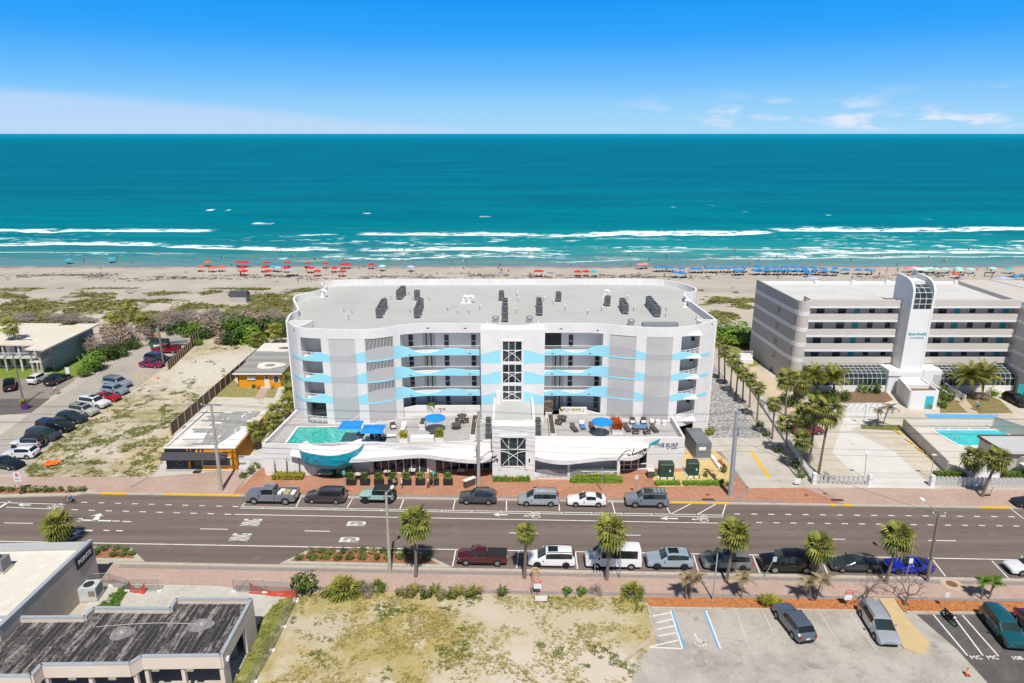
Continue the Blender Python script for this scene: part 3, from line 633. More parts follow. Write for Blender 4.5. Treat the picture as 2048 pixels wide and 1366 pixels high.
for a,e in zip(OUTS,OUTS[1:]): b.wall(a,e,.34,0,ZTOP-.02)
for x0,x1,y,z0 in ((-32.6,-29.2,96.4,17.4),(27.2,29.8,96.9,17.4)): b.box(x0,y,z0,x1,y+.3,18.30)
b.wall((-29.3,96.4),(-30.2,93.4),.3,17.3,18.3);b.wall((27.2,96.9),(27.9,95.2),.3,17.3,18.3)
sp_('wall',b,WHITE)
b = MB();b.sheet([(x,YF(x)+.15) for x in cuts(-32.7,-4.4,1.0)]+[(-4.4,93),(4.6,93)]+[(x,YF(x)+.15) for x in cuts(4.6,29.9,1.0)]+OUTS[::-1],17.25)
sp_('roof',b,ROOFM)
for z in ZB:
 b = MB();tb = lambda x,z=z: tailb(x,z);tt = lambda x,z=z: z+wv(x)
 for x0,x1 in ((-32.1,-25.8),(-22.0,-20.65),(-16.95,-4.42),(4.62,14.05),(17.72,19.1),(22.85,29.3)): b = MB();fpan(b,x0,x1,tb,tt,.02,.2,.4);sp_('wave_band',b,BLUE)
 for x0,x1 in (LOUV[1],LOUV[2]): b = MB();fpan(b,x0,x1,z-.03,z+.24,.025,.1);sp_('wave_band',b,BLUE)
def slats(b,x0,x1,z0,z1,n=27,d=.10,off=.03,w=.55):
 for i in range(n):
  x = x0+(x1-x0)*(i+.5)/n;h = (x1-x0)/n*w/2;y = YF(x)-off
  g = lambda z: z(x) if callable(z) else z
  if g(z1)-g(z0) > .02: b.box(x-h,y,g(z0),x+h,y+d,g(z1))
for k,(x0,x1) in enumerate(LOUV):
 solid = k in (0,3);ws = MB();gs = MB();vb = MB();gb = MB()
 lv = [(ZL,ZB[0]),(ZB[0],ZB[1]),(ZB[1],ZB[2])]
 for j,(zt_,zb_) in enumerate(lv):
  wt = lambda x,zb_=zb_: zb_+wv(x)
  topz = zt_-(.06 if j == 0 or not solid else -.0)-(0 if solid else .05)
  slats(ws,x0,x1,wt,topz,w=.34 if k == 1 else .62,n=20 if k == 1 else 27)
  vb = MB();fpan(vb,x0,x1,zb_,topz,-.34 if k == 1 else -.14,.05);sp_('shade_backing',vb,NEARBLK if k == 1 else MIDV)  # backing panel coloured for the shade between the slats
  lo = zb_ if solid else zb_+.24
  slats(gs,x0,x1,lo,wt,w=.7);gb = MB();fpan(gb,x0,x1,lo,wt,-.07,.04);sp_('screen_panel',gb,GREYB)
 slats(gs,x0,x1,4.3,ZB[2],w=.7);gb = MB();fpan(gb,x0,x1,4.3,ZB[2],-.07,.04)
 stuff(sp_('slat_screen',ws,WHITE));stuff(sp_('grey_slat_screen',gs,GREYS));sp_('screen_panel',gb,GREYB)
YB = 96.9
for (x0,x1),wins,doors in ((COR[0],(-15.4,-10.1,-6.1),(-13.2,)),(COR[1],(8.35,12.35),(6.0,))):
 b = MB();b.box(x0-.3,YB,3.9,x1+.3,YB+.2,ZL+.2)
 for xx in (x0-.25,x1+.05): b.box(xx,YF(max(x0+.01,min(x1-.01,xx)))+.28,3.9,xx+.2,YB,ZL+.2)
 b.box(x0,YF((x0+x1)/2)+.28,ZL,x1,YB+.1,ZL+.15)
 sp_('corridor_wall',b,CREAM)
 for fl,z in enumerate([13.8,10.65,7.5,4.1]):
  for i,wx in enumerate(wins):
   if x0 > 0 and fl == 0 and i == 1: continue
   f = MB();f.box(wx,YB-.05,z+.25,wx+.78,YB-.004,z+2.3);o = sp_('window',f,FRAME)
   for zz0,zz1 in ((z+.32,z+1.22),(z+1.32,z+2.24)): MB().box(wx+.06,YB-.07,zz0,wx+.72,YB-.052,zz1).build('pane',GLASS,o)
  for dx in doors:
   if x0 > 0 and fl == 0:
    MB().box(4.7,YB-.06,z+.1,7.3,YB-.01,z+2.9).build('dark_bay_panel',NEARBLK,surf).location = (0,-92,0);continue  # dark box painted for the shade of an open alcove
   f = MB();f.box(dx,YB-.09,z,dx+1.75,YB-.004,z+2.75);o = sp_('entry_door',f,DOORM)
   for q in (.42,1.12): MB().box(dx+q,YB-.11,z+.3,dx+q+.17,YB-.092,z+2.5).build('sidelight',GLASS,o)
  if fl < 3:
   r = MB();cc = cuts(x0,x1,.9);r.tube([(x,YF(x)+.2,z+1.12) for x in cc],.035,5)
   for x in cuts(x0,x1,.16): r.box(x-.012,YF(x)+.19,z+.3,x+.012,YF(x)+.215,z+1.1)
   stuff(sp_('railing',r,FRAME))
 if x0 < 0: b = MB();b.box(-14.2,94.75,4.0,-4.5,95.0,5.6);b.wall((-16,93.9),(-14.2,94.9),.25,4.0,5.6)
 else: b = MB();b.box(7.4,94.75,4.0,11.2,95.0,5.3);b.wall((11.2,94.9),(13.2,93.6),.25,4.0,4.8)
 sp_('terrace_wall',b,WHITE)
for (x0,x1) in BAL:
 b = MB();yb = YF((x0+x1)/2)+3.3
 b.box(x0-.3,yb,3.9,x1+.3,yb+.2,ZL+.3)
 for xx in (x0-.22,x1+.02): b.box(xx,YF(xx)+.29,3.9,xx+.2,yb,ZL+.3)
 for z in [16.95]+ZB+[3.75]: b.box(x0-.02,YF(x0)+.32 if x0 > 0 else YF(x1)+.72,z,x1+.02,yb,z+.22)
 sp_('balcony_wall',b,CREAM)
 for fl,z in enumerate([13.8,10.65,7.5,4.0]):
  gx = (x1-.75) if x0 < 0 else x0+.05
  f = MB();f.box(gx,yb-.08,z+.2,gx+.7,yb-.004,z+2.4);o = sp_('sliding_door',f,FRAME)
  for zz in (0,1.1): MB().box(gx+.05,yb-.10,z+.3+zz,gx+.65,yb-.082,z+1.25+zz).build('pane',GLASS,o)
  if x0 > 0:
   f = MB();f.box(x1-.75,yb-.08,z+1.3,x1-.1,yb-.004,z+2.5);o = sp_('window',f,FRAME);MB().box(x1-.7,yb-.10,z+1.36,x1-.15,yb-.082,z+2.44).build('pane',GLASS,o)
  if x0 < 0 and fl == 3:
   for i in range(3): f = MB();f.box(x0+.1+i*1.0,yb-.3,z+.5,x0+1.03+i*1.0,yb-.2,z+2.9);sp_('pane',f,GLASS)
  r = MB();pts = cuts(x0,x1,.5);r.tube([(x,YF(x)+.12,z+1.02) for x in pts],.04,5);r.tube([(x,YF(x)+.12,z+.62) for x in pts],.03,4)
  for x in cuts(x0,x1,.15): r.box(x-.012,YF(x)+.11,z,x+.012,YF(x)+.13,z+1.0)
  for x in cuts(x0,x1,1.0): r.box(x-.03,YF(x)+.09,z,x+.03,YF(x)+.15,z+1.05)
  stuff(sp_('railing',r,FRAME))
TX0,TX1,TY = -4.45,4.65,92.2
b = MB();b.box(TX0,TY,3.9,-1.42,95,ZTOP-.25);b.box(1.48,TY,3.9,TX1,95,ZTOP-.25)
zs = [(13.31,16.44),(10.12,13.01),(7.49,9.77)]
for z0,z1 in ((16.44,ZTOP-.3),(13.01,13.31),(9.77,10.12),(3.9,7.49)): b.box(-1.42,TY+.002,z0,1.48,94.9,z1)
for x in (-3.55,3.75): b.box(x-.12,93.2,17.6,x+.12,95.2,18.45);b.box(x-.9 if x < 0 else x-1.2,94.9,17.2,x+1.2 if x < 0 else x+.9,95.2,18.2)
b.box(-1.55,TY-.08,16.44,1.61,TY,16.62);b.box(-1.55,TY-.08,7.3,1.61,TY,7.49);b.box(-1.6,TY-.06,7.49,-1.3,TY+.1,16.44);b.box(1.36,TY-.06,7.49,1.66,TY+.1,16.44)
sp_('stair_tower',b,WHITE)
def arcs(b,xc,hw,z0,z1,y,r=.042,frac=.56):
 for s in (-1,1):
  pts = []
  for k in range(11):
   u = k/10;x = xc+s*(hw-2*hw*u);z = z0+(z1-z0)*frac*math.sin(u*math.pi/2) ** .9
   pts.append((x,y,z))
  b.tube(pts,r,5)
for z0,z1 in zs:
 f = MB();w0,w1 = -1.3,1.36
 for x in (w0+.84,w0+1.75): f.box(x-.04,TY-.0,z0,x+.04,TY+.14,z1)
 zm = z0+(z1-z0)*.56;f.box(w0,TY+.01,zm-.035,w1,TY+.13,zm+.035);f.box(w0,TY+.02,z0,w1,TY+.12,z0+.07);f.box(w0,TY+.02,z1-.07,w1,TY+.12,z1)
 arcs(f,.03,1.3,z0+.05,z1,TY-.03);o = sp_('arched_window',f,FRAME)
 for x0,x1 in ((w0,w0+.78),(w0+.9,w0+1.69),(w0+1.81,w1)):
  for a,e in ((z0+.07,zm-.05),(zm+.05,z1-.07)): MB().box(x0,TY+.15,a,x1,TY+.2,e).build('pane',GLASS,o)
b = MB()
for z in ZB:
 for s,xa,xb in ((1,TX0+.01,-1.62),(-1,TX1-.01,1.68)):
  n = 8
  for i in range(n):
   q0,q1 = i/n,(i+1)/n;h = lambda q: z+.95+.62*(3*q*q-2*q ** 3);lo = lambda q: z-.33-.12*q
   xs0,xs1 = xa+(xb-xa)*q0,xa+(xb-xa)*q1
   pts = [(xs0,TY-.012,lo(q0)),(xs1,TY-.012,lo(q1)),(xs1,TY-.012,h(q1)),(xs0,TY-.012,h(q0))]
   b.poly(pts if s > 0 else pts[::-1])
  sp_('wave_band',b,BLUE);b = MB()
b = MB()
for px_,py_ in ((855.5,656.5),(930,657),(1122,658),(1196,660)):
 x,z = PY(px_,py_,94.6);b.box(x-.2,YF(x)-.03,z-.06,x+.2,YF(x)+.01,z+.06)
for z in ZB:
 for x in (-14.9,-6.2,5.9,11.4): b.box(x-.18,YF(x)-.05,z+.2,x+.18,YF(x)-.015,z+.3)
for x in (-30.9,29.2): b.box(x-.09,YF(x)-.03,17.7,x+.09,YF(x),18.0)
stuff(sp_('scupper',b,DARK))
# ---------------------------------------------------------------- podium: pool deck, shop fronts, entrance block
DZ = 4.0
FP = catmull([(-33.4,83.5),(-29,83.5),(-25,83.55),(-20.5,84.1),(-17.5,83.9),(-14.9,83.4),(-12,83.5),(-8.4,84.1),(-4.3,84.6),(-2.7,84.8)],5)
b = MB();b.sheet([p for p in FP]+[(3.1,85.7),(23.5,85.6),(23.5,95.2),(4.6,95.2),(-4.4,95.2),(-33,97)],DZ)
DECKP = MB()
POOL = [(-30.8,85.6),(-21.6,85.6),(-21.6,90.6),(-30.8,90.6)]
x0,x1,y0,y1 = -30.8,-21.6,84.6,90.6
DECKP.sheet([(-33.3,83.6),(x0,83.6),(x0,96.5),(-32.6,96.5)],DZ);DECKP.sheet([(x0,y1),(x1,y1),(x1,96),(x0,96)],DZ)
DECKP.sheet([(x1,84)]+[p for p in FP if p[0] > x1]+[(3.1,85.7),(23.5,85.6),(23.5,95.2),(x1,95.2)],DZ)
sp_('deck',DECKP,DECK)
b = MB()
for a,e in zip(FP,FP[1:]):
 if a[0] < -19.8: b.wall(a,e,.3,0,4.72)
 else: b.wall(a,e,.3,3.05,4.72)
b.wall((-33.4,83.5),(-32.3,96.0),.3,0,4.75);b.wall((23.5,85.5),(23.4,94),.3,0,4.85)
b.wall((3.0,85.75),(23.65,85.5),.3,3.1,4.75);b.wall((18.7,85.55),(23.65,85.5),.34,0,3.1)
b.box(14.2,82.6,0,14.5,85.6,3.1)
b.wall((-33,97),(-29.9,96.5),.3,0,4.0);b.wall((23.5,94),(27.2,94.6),.3,2.9,4.4)
b.box(-33,95.6,0,-29.9,95.9,4.1)
sp_('podium_wall',b,WHITE)
b = MB()
for q in ((x0-.3,y0,x0,y1+.3),(x0,y1,x1,y1+.3),(x1,y0,x1+.3,y1+.3)): b.box(q[0],q[1],DZ-.1,q[2],q[3],DZ+.03)
sp_('pool_coping',b,WHITE)
t = NT('pool_water');p = t.pos();vo = t.n('ShaderNodeTexVoronoi',feature='SMOOTH_F1');vo.inputs['Scale'].default_value = 3.2;t.l(t.pos(scale=(1,1.8,1)),vo.inputs['Vector'])
n = t.noise(t.pos(scale=(1,1.6,1)),1.3,5,.75)
c = t.mix(t.rng(n,.40,.60),(.006,.27,.245),(.06,.52,.45));c = t.mix(t.rng(t.noise(t.pos(scale=(1,1.5,1)),3.4,4,.7),.58,.64,0,.85),c,(.55,.82,.74))  # pale flecks painted into the colour for sparkle on the water
t.bump(t.noise(p,4,4),.5,.1);PW = t.set(c,.12,spec=.5)
sp_('pool_water',MB().sheet([(x0,y0),(x1,y0),(x1,y1),(x0,y1)],DZ-.14),PW)
sp_('pool_wall',MB().sheet([(x0,y0),(x1,y0),(x1,y1),(x0,y1)],DZ-1.4),mat('pool_tile',(.3,.6,.55),.4))
t = NT('teal_wave_paint');p = t.pos();n = t.noise(t.pos(scale=(.5,1,3.0)),2.2,4,.6,.6)
c = t.mix(t.rng(n,.40,.62),(.0,.22,.34),(.01,.50,.60));TEAL = t.set(c,.45)
rimT = catmull([(-28.6,83.6),(-27.9,81.9),(-25.6,80.75),(-23.4,80.35),(-21.7,81.0),(-20.5,82.2),(-20.0,83.8)],5)
N = len(rimT);b = MB();lv = [(4.52,0.),(3.7,.02),(2.9,.08),(2.2,.24),(1.75,.46),(1.6,.62)]
def ringpt(i,f): x,y = rimT[i];cx,cy = -24.4,84.0;k = math.sin(math.pi*i/(N-1));return (x+(cx-x)*f*.6,y+(cy-y)*f)
for (za,fa),(zb_,fb) in zip(lv,lv[1:]):
 for i in range(N-1):
  tip = lambda j,z: z-.25*(j/(N-1))*0
  b.poly([(*ringpt(i,fb),zb_),(*ringpt(i+1,fb),zb_),(*ringpt(i+1,fa),za),(*ringpt(i,fa),za)])
b.sheet([ringpt(i,lv[-1][1]) for i in range(N)],lv[-1][0])
sp_('wave_basin',b,TEAL,smooth=True)
b = MB();inn = catmull([(-27.7,84.3),(-26.6,83.0),(-24.9,82.6),(-23.2,82.7),(-21.9,83.6),(-20.6,84.9),(-19.8,84.4)],5)
for i in range(N-1):
 a,e,g,h = rimT[i],rimT[i+1],inn[i+1],inn[i]
 b.hexa([(a[0],a[1]-.03,4.5),(e[0],e[1]-.03,4.5),(g[0],g[1],4.5),(h[0],h[1],4.5),(a[0],a[1]-.03,4.6),(e[0],e[1]-.03,4.6),(g[0],g[1],4.80),(h[0],h[1],4.80)])
b.hexa([(-29.6,82.6,3.3),(-27.6,82.3,3.1),(-27.6,83.5,3.1),(-29.6,83.5,3.3),(-29.6,82.6,3.45),(-27.6,82.3,3.35),(-27.6,83.5,3.9),(-29.6,83.5,3.9)])
sp_('basin_ledge',b,WHITE)
sp_('handrail',MB().tube([(-25.2,83.0,4.7),(-25.0,82.9,5.1),(-23.2,82.9,5.1),(-23.0,83.0,4.7)],.04,5),GALV)
AWL = catmull([(-23.2,81.4),(-19.5,81.75),(-16.2,82.3),(-13.5,82.8),(-11.4,82.8),(-9,82.1),(-6.9,81.6),(-4.6,81.3),(-3.2,81.6),(-2.65,82.4)],5)
AWR = catmull([(2.2,83.2),(3.6,82.0),(5.5,81.2),(7.2,81.0),(9.5,81.5),(11.7,82.0),(13.8,82.2),(15.7,82.1),(17.2,83.0),(18.2,84.4),(18.7,85.4)],5)
AWT = patchy('canopy_membrane',(.72,.70,.66),[((.60,.53,.45),.5,.48,.7,.5),((.78,.77,.74),1.5,.5,.7,.5)],bump=0)
for aw,yb in ((AWL,83.7),(AWR,85.55)):
 b = MB();tp = MB()
 for a,e in zip(aw,aw[1:]):
  b.wall(a,e,.18,2.95,3.5);ya = interp(a[0],FP) if a[0] < 0 else 85.6;ye = interp(e[0],FP) if e[0] < 0 else 85.6
  if ya > a[1]: tp.hexa([(*a,3.25),(*e,3.25),(e[0],ye,3.4),(a[0],ya,3.4),(*a,3.46),(*e,3.46),(e[0],ye,3.95),(a[0],ya,3.95)])
 sp_('awning_fascia',b,WHITE);sp_('awning_roof',tp,AWT)
b = MB();gl = MB();pts = [p for p in FP if p[0] > -19.5]
inn_ = [(x,y+.55) for x,y in pts]
sp_('back_wall',MB().prism([(-19.9,84.2),(-19.2,88),(-2.6,88),(-2.6,88.2),(-20.2,88.2)],0,3.9),NEARBLK)
xsg = cuts(-19.0,-3.0,1.12)
f = MB()
for i,x in enumerate(xsg):
 y = interp(x,inn_) ;f.box(x-.06,y-.06,0,x+.06,y+.06,3.1)
for a,e in zip(xsg,xsg[1:]): f.wall((a,interp(a,inn_)),(e,interp(e,inn_)),.14,2.6,2.72);f.wall((a,interp(a,inn_)),(e,interp(e,inn_)),.14,.0,.2)
o = sp_('shop_front',f,FRAME)
for i,(a,e) in enumerate(zip(xsg,xsg[1:])):
 if i == 7: sp_('mural_panel',MB().wall((a,interp(a,inn_)-.05),(e,interp(e,inn_)-.05),.1,.2,3.0),WHITE);continue
 MB().wall((a+.07,interp(a,inn_)),(e-.07,interp(e,inn_)),.05,.2,2.6).build('pane',GLASS,o)
sp_('side_wall',MB().box(-20.2,83.9,0,-18.9,84.8,3.6),WHITE)
b = MB();b.box(3.1,85.2,0,14.2,85.5,3.4);b.box(3.1,82.2,0,14.3,85.4,.45);b.box(7.4,82.1,.0,7.75,82.45,3.2);b.box(14.0,82.0,0,14.3,82.4,3.0)
b.wall((7.6,82.2),(14.2,82.2),.2,.45,.55);sp_('terrace',b,WHITE)
f = MB();f.box(8.0,85.1,1.9,14.0,85.2,2.9);o = sp_('ribbon_window',f,FRAME)
for i in range(5): MB().box(8.1+i*1.18,85.06,1.98,9.2+i*1.18,85.1,2.82).build('pane',GLASS,o)
r = MB()
for x in cuts(3.3,7.4,1.0)+cuts(7.7,14.0,1.15): r.box(x-.025,82.12,.4,x+.025,82.17,1.7)
r.tube([(9.2,82.0,1.35),(14.0,82.0,1.35)],.04,5);sp_('terrace_rail',r,GALV)
t = NT('clear_glass');t.set((.55,.62,.64),.03,spec=.5);t.b.inputs['Alpha'].default_value = .22;CLEAR = t.m
sp_('glass_rail',MB().box(3.3,82.1,.5,7.3,82.12,1.6).box(7.8,82.1,.5,14.0,82.12,1.6),CLEAR)
f = MB();xs_ = [14.6,15.4,16.4,17.4,18.6]
for x in xs_: f.box(x-.07,84.7+(x-14.6)*.1,0,x+.07,84.85+(x-14.6)*.1,3.1)
f.wall((14.6,84.75),(18.6,85.15),.12,.0,.25);f.wall((14.6,84.75),(18.6,85.15),.12,.9,1.0);o = sp_('glass_door',f,FRAME)
for a,e in zip(xs_,xs_[1:]): MB().wall((a+.08,84.82+(a-14.6)*.1),(e-.08,84.82+(e-14.6)*.1),.05,.25,3.0).build('pane',GLASS,o)
sp_('lobby_wall',MB().box(14.4,85.4,0,18.7,85.7,3.2),NEARBLK)
EX0,EX1,EY,EZ = -2.62,3.05,82.0,8.0
b = MB();b.box(EX0,EY,0,-1.55,92.1,7.3);b.box(1.85,EY,0,EX1,92.1,7.3);b.box(-1.55,EY,6.35,1.85,92,7.3);b.box(-1.55,EY,0,1.85,92,1.9);b.box(-1.55,EY+.6,1.9,1.85,92,6.35)
b.box(EX0,EY,7.3,EX0+.3,92.1,EZ);b.box(EX1-.3,EY,7.3,EX1,92.1,EZ);b.box(EX0+.3,EY,7.3,EX1-.3,EY+2.0,EZ)
b.box(-1.75,EY-.12,1.7,-1.5,EY,6.6);b.box(1.8,EY-.12,1.7,2.05,EY,6.6);b.box(-1.75,EY-.14,6.35,2.05,EY,6.7)
sp_('entrance_block',b,WHITE);sp_('entrance_roof',MB().box(EX0+.3,EY+2,7.31,EX1-.3,92.1,7.36),ROOFM)
f = MB()
for z0,z1 in ((2.0,4.35),(4.5,6.35)):
 for x in (-.42,.72): f.box(x-.035,EY+.05,z0,x+.035,EY+.2,z1)
 f.box(-1.55,EY+.06,z0,1.85,EY+.19,z0+.1)
arcs(f,.15,1.6,2.1,4.35,EY-.02,.045,1.0)
for s in (-1,1):
 f.tube([(.15+s*1.6*(1-u),EY-.02,6.35-1.85*math.sin(u*math.pi/2)) for u in [k/8 for k in range(7)]] ,.045,5)
o = sp_('arched_window',f,FRAME)
for a,e in ((-1.55,-.47),(-.37,.67),(.77,1.85)):
 for z0,z1 in ((2.1,4.4),(4.6,6.35)): MB().box(a,EY+.21,z0,e,EY+.25,z1).build('pane',GLASS,o)
for x in (-1.95,2.3): sp_('wall_lamp',MB().box(x-.09,EY-.15,2.9,x+.09,EY,3.3),DARK)
for x in (-1.8,2.05): sp_('planter_box',MB().box(x-.2,EY-.3,.1,x+.2,EY-.01,.75),GREYM)
sp_('mail_box',MB().box(-3.6,90.6,7.36,-2.9,91.2,9.2) if False else MB().box(-2.3,91.0,7.36,-1.6,91.7,9.3),WHITE)
SG = mat('sign_grey',(.22,.25,.27),.6);SGN = thing('building_sign','raised THE SURF letters with teal wave logo on the white podium wall','sign',(20.0,85.3,3.8))
text('THE SURF',.74,SG,SGN,(1.15,0,-.12),(R(90),0,0),ext=.03);text('AT 1 NORTH',.26,mat('sign_brown',(.35,.27,.24),.7),SGN,(2.0,0,-.62),(R(90),0,0),ext=.02)
b = MB();lo = catmull([(-1.15,-.55),(-1.2,-.1),(-.9,.25),(-.3,.55),(.3,.85)],4);hi = catmull([(-1.15,-.55),(-1.05,-.2),(-.7,-.05),(-.1,.1),(.3,.85)],4)
for i in range(len(lo)-1): b.poly([(lo[i][0],0,lo[i][1]),(hi[i][0],0,hi[i][1]),(hi[i+1][0],0,hi[i+1][1]),(lo[i+1][0],0,lo[i+1][1])])
b.build('wave_logo',mat('logo_teal',(.01,.36,.42),.5),SGN)
def script_sign(x,y,z,s,rot,label,full=True):
 th_ = thing('script_sign',label,'sign',(x,y,z),rot);b = MB()
 c = catmull([(1.75,1.25),(1.55,1.5),(.9,1.25),(.2,.55),(0,.1),(.35,0),(1.1,.2),(1.5,.5)],5);b.tube([(p*s,0,q*s) for p,q in c],.055,5)
 if full:
  for st in ([(1.45,.5),(1.6,.75),(1.4,.6),(1.5,.45),(1.7,.55),(1.8,.7)],[(2.3,1.55),(2.05,.8),(2.1,.6),(2.3,.75)],[(2.3,.75),(2.5,.9),(2.6,.75),(2.8,1.0),(3.0,.85),(3.2,1.15)],[(3.2,1.15),(3.25,.85),(3.5,1.25),(3.55,.95),(3.8,1.4),(3.85,1.0),(4.1,1.5),(4.1,1.0)]):
   c = catmull(st,4);b.tube([(p*s,0,q*s) for p,q in c],.075,5)
 else:
  c = catmull([(1.5,.5),(1.7,.75),(1.5,.65),(1.75,.6),(1.9,.85),(1.8,.55),(2.1,.9)],4);b.tube([(p*s,0,q*s) for p,q in c],.08,5)
 b.build('lettering',DARK,th_)
script_sign(14.1,82.0,2.95,.95,R(14),'black cursive lettering along the right hand white canopy edge')
script_sign(-4.3,81.2,3.0,1.1,R(8),'black cursive lettering at the right end of the long canopy',False)
# ================================================================ other buildings, walls and fences
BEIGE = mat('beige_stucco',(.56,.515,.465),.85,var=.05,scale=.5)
BEIGE_DK = mat('darkened_beige',(.45,.41,.375),.85,var=.05,scale=.5)  # beige darkened in colour for the flank's shade; shed wall also uses it
HWHITE = mat('hotel_white',(.74,.73,.71),.8,var=.03,scale=.4)
TEALD = mat('teal_door',(.035,.34,.38),.55,var=.06)
HROOF = patchy('white_roof_coating',(.60,.59,.565),[((.52,.505,.475),.2,.45,.65,.8),((.66,.65,.63),.8,.5,.7,.6),((.50,.46,.40),.35,.62,.76,.5)],bump=.1)
hotel = thing('hotel_building','beige and white hotel with teal doors, white lift tower and glass sunrooms','hotel',(70,120,0))
hp = wpart(hotel)
HX0,HX1,HY,HB = 52.6,90.6,118.0,137.0
LVL = [12.2,9.38,6.66]
b = MB()
b.box(HX0,HY,15.05,69.7,HY+.3,16.15);b.box(73.0,HY,15.05,HX1,HY+.3,16.15)
for z in LVL+[4.1]:
 b.box(53.0,HY,z+.32,69.7,HY+.25,z+1.45);b.box(73.0,HY,z+.32,HX1,HY+.25,z+1.45)
b.box(53.0,119.6,0,69.7,120,15.9);b.box(73.0,119.6,0,HX1,120,15.9)
hp('gallery_parapet',b,BEIGE)
b = MB()
for z in LVL: b.box(53.0,HY-.06,z,69.7,HY+1.7,z+.315);b.box(73.0,HY-.06,z,HX1,HY+1.7,z+.315)
b.box(53.0,HY-.06,14.75,69.7,HY+1.7,15.045);b.box(73.0,HY-.06,14.75,HX1,HY+1.7,15.045)
hp('gallery_slab',b,HWHITE)
b = MB();b.wall((51.3,119.2),(50.2,HB),.3,0,15.9,z1b=15.95);b.box(50.1,HB,0,101,HB+.3,15.95);hp('flank_wall',b,BEIGE_DK)
b = MB();cxy = (52.35,119.0)
for i in range(16):
 a0,a1 = math.pi*(1.0+i/16),math.pi*(1.0+(i+1)/16);q = [(cxy[0]+1.05*math.cos(a),cxy[1]+1.15*math.sin(a)) for a in (a0,a1)]
 b.wall(q[0],q[1],.2,0,16.0)
b.wall((53.4,119),(53.4,121.5),.25,14,16.2);b.wall((53.4,119),(53.4,120),.2,0,14);hp('corner_stack',b,BEIGE)
b = MB()
for z0,z1 in ((13.3,14.1),(10.4,11.15),(7.55,8.35),(4.6,5.4)):
 for i in range(16):
  a0,a1 = math.pi*(1.0+i/16),math.pi*(1.0+(i+1)/16);q = [(cxy[0]+1.08*math.cos(a),cxy[1]+1.18*math.sin(a)) for a in (a0,a1)];b.wall(q[0],q[1],.2,z0,z1)
 b.wall((51.27,119.1),(50.17,HB),.33,z0,z1)
hp('white_band',b,HWHITE)
b = MB();b.sheet([(51.3,119),(69.6,HY+.2),(101,HY+.2),(101,HB+.1),(50.2,HB+.1)],15.2);hp('roof',b,HROOF)
b = MB();b.box(50.3,HB-.5,15.2,101,HB-.1,15.7)
for x in (61.5,69,76,83,90): b.box(x,HB-.9,15.21,x+.9,HB-.2,15.9)
b.wall((97.5,HB),(99.5,126),.3,15.2,16.1);hp('roof_kerb',b,HWHITE)
for fl,z in enumerate([12.55,9.75,7.0,4.45]):
 for kind,xa,xb in (('w',1634,1649),('w',1677,1692),('d',1709,1720),('s',1739,1749.5),('s',1775.5,1785),('w',1877,1893),('d',1909,1920),('s',1940,1951),('s',1977,1987.5),('d',2006,2018),('w',2034,2050)):
  x0,x1 = PY(xa,621,119.55)[0],PY(xb,621,119.55)[0]
  if kind == 'd': hp('door',MB().box(x0,119.5,z,x1,119.59,z+2.15),TEALD);continue
  z0 = z+(.95 if kind == 's' else .7)
  o = hp('window',MB().box(x0,119.5,z0,x1,119.59,z+2.1),DARK);zm = (z0+z+2.1)/2
  for a,e in ((z0+.06,zm-.03),(zm+.03,z+2.04)): MB().box(x0+.06,119.48,a,x1-.06,119.5,e).build('pane',GLASS,o)
for i,(px_,py_) in enumerate(((1566,620),(1562,651),(1558,681),(1555,709),(1552,738))):
 y = 126.0;x,z = PY(px_,py_,y);xw = interp(y,[(119.2,51.3),(137,50.2)]);hp('window',MB().box(xw-.19,y-.6,z-.55,xw-.14,y+.6,z+.55),GLASS)
prof = [(115.2,0),(115.2,17.9),(115.35,18.7),(115.8,19.4),(116.6,20.0),(117.8,20.35),(119.6,20.5),(121.2,20.5),(121.2,0)]
def fin(b,x0,x1,prof=prof):
 n = len(prof);i = len(b.v);b.v += [(x0,y,z) for y,z in prof]+[(x1,y,z) for y,z in prof]
 b.f += [tuple(range(i+n-1,i-1,-1)),tuple(range(i+n,i+2*n))]+[(i+k,i+n+k,i+n+(k+1) % n,i+(k+1) % n) for k in range(n)]
b = MB();fin(b,69.35,69.72);fin(b,72.95,73.32);b.box(69.72,115.28,0,72.95,121,15.15);b.box(69.72,118.2,15.15,72.95,121,19.6);hp('lift_tower',b,HWHITE)
hd = [(115.35,15.2),(115.35,16.15),(115.35,17.1),(115.75,18.1),(116.7,18.75),(118.2,19.1)]
f = MB()
for i in range(4):
 x = 69.75+i*1.06;f.tube([(min(x,72.92),y-.03,z) for y,z in hd],.05,4)
for y,z in hd: f.box(69.72,y-.06,z-.04,72.95,y+.02,z+.04)
o = hp('lift_glazing',f,FRAME)
for i in range(3):
 for (ya,za),(yb,zb) in zip(hd,hd[1:]):
  xa = 69.8+i*1.06;MB().poly([(xa,ya,za),(xa+.98,ya,za),(xa+.98,yb,zb),(xa,yb,zb)]).build('pane',GLASS,o)
TS = mat('sign_teal',(.02,.33,.36),.6)
sg = thing('building_sign','teal Boardwalk lettering on the white lift tower of the hotel','sign',(71.33,115.26,10.6))
text('Boardwalk',.74,TS,sg,(0,0,.15),(R(90),0,0),ext=.02);text('15 north atlantic',.38,TS,sg,(0,0,-.55),(R(90),0,0),ext=.02)
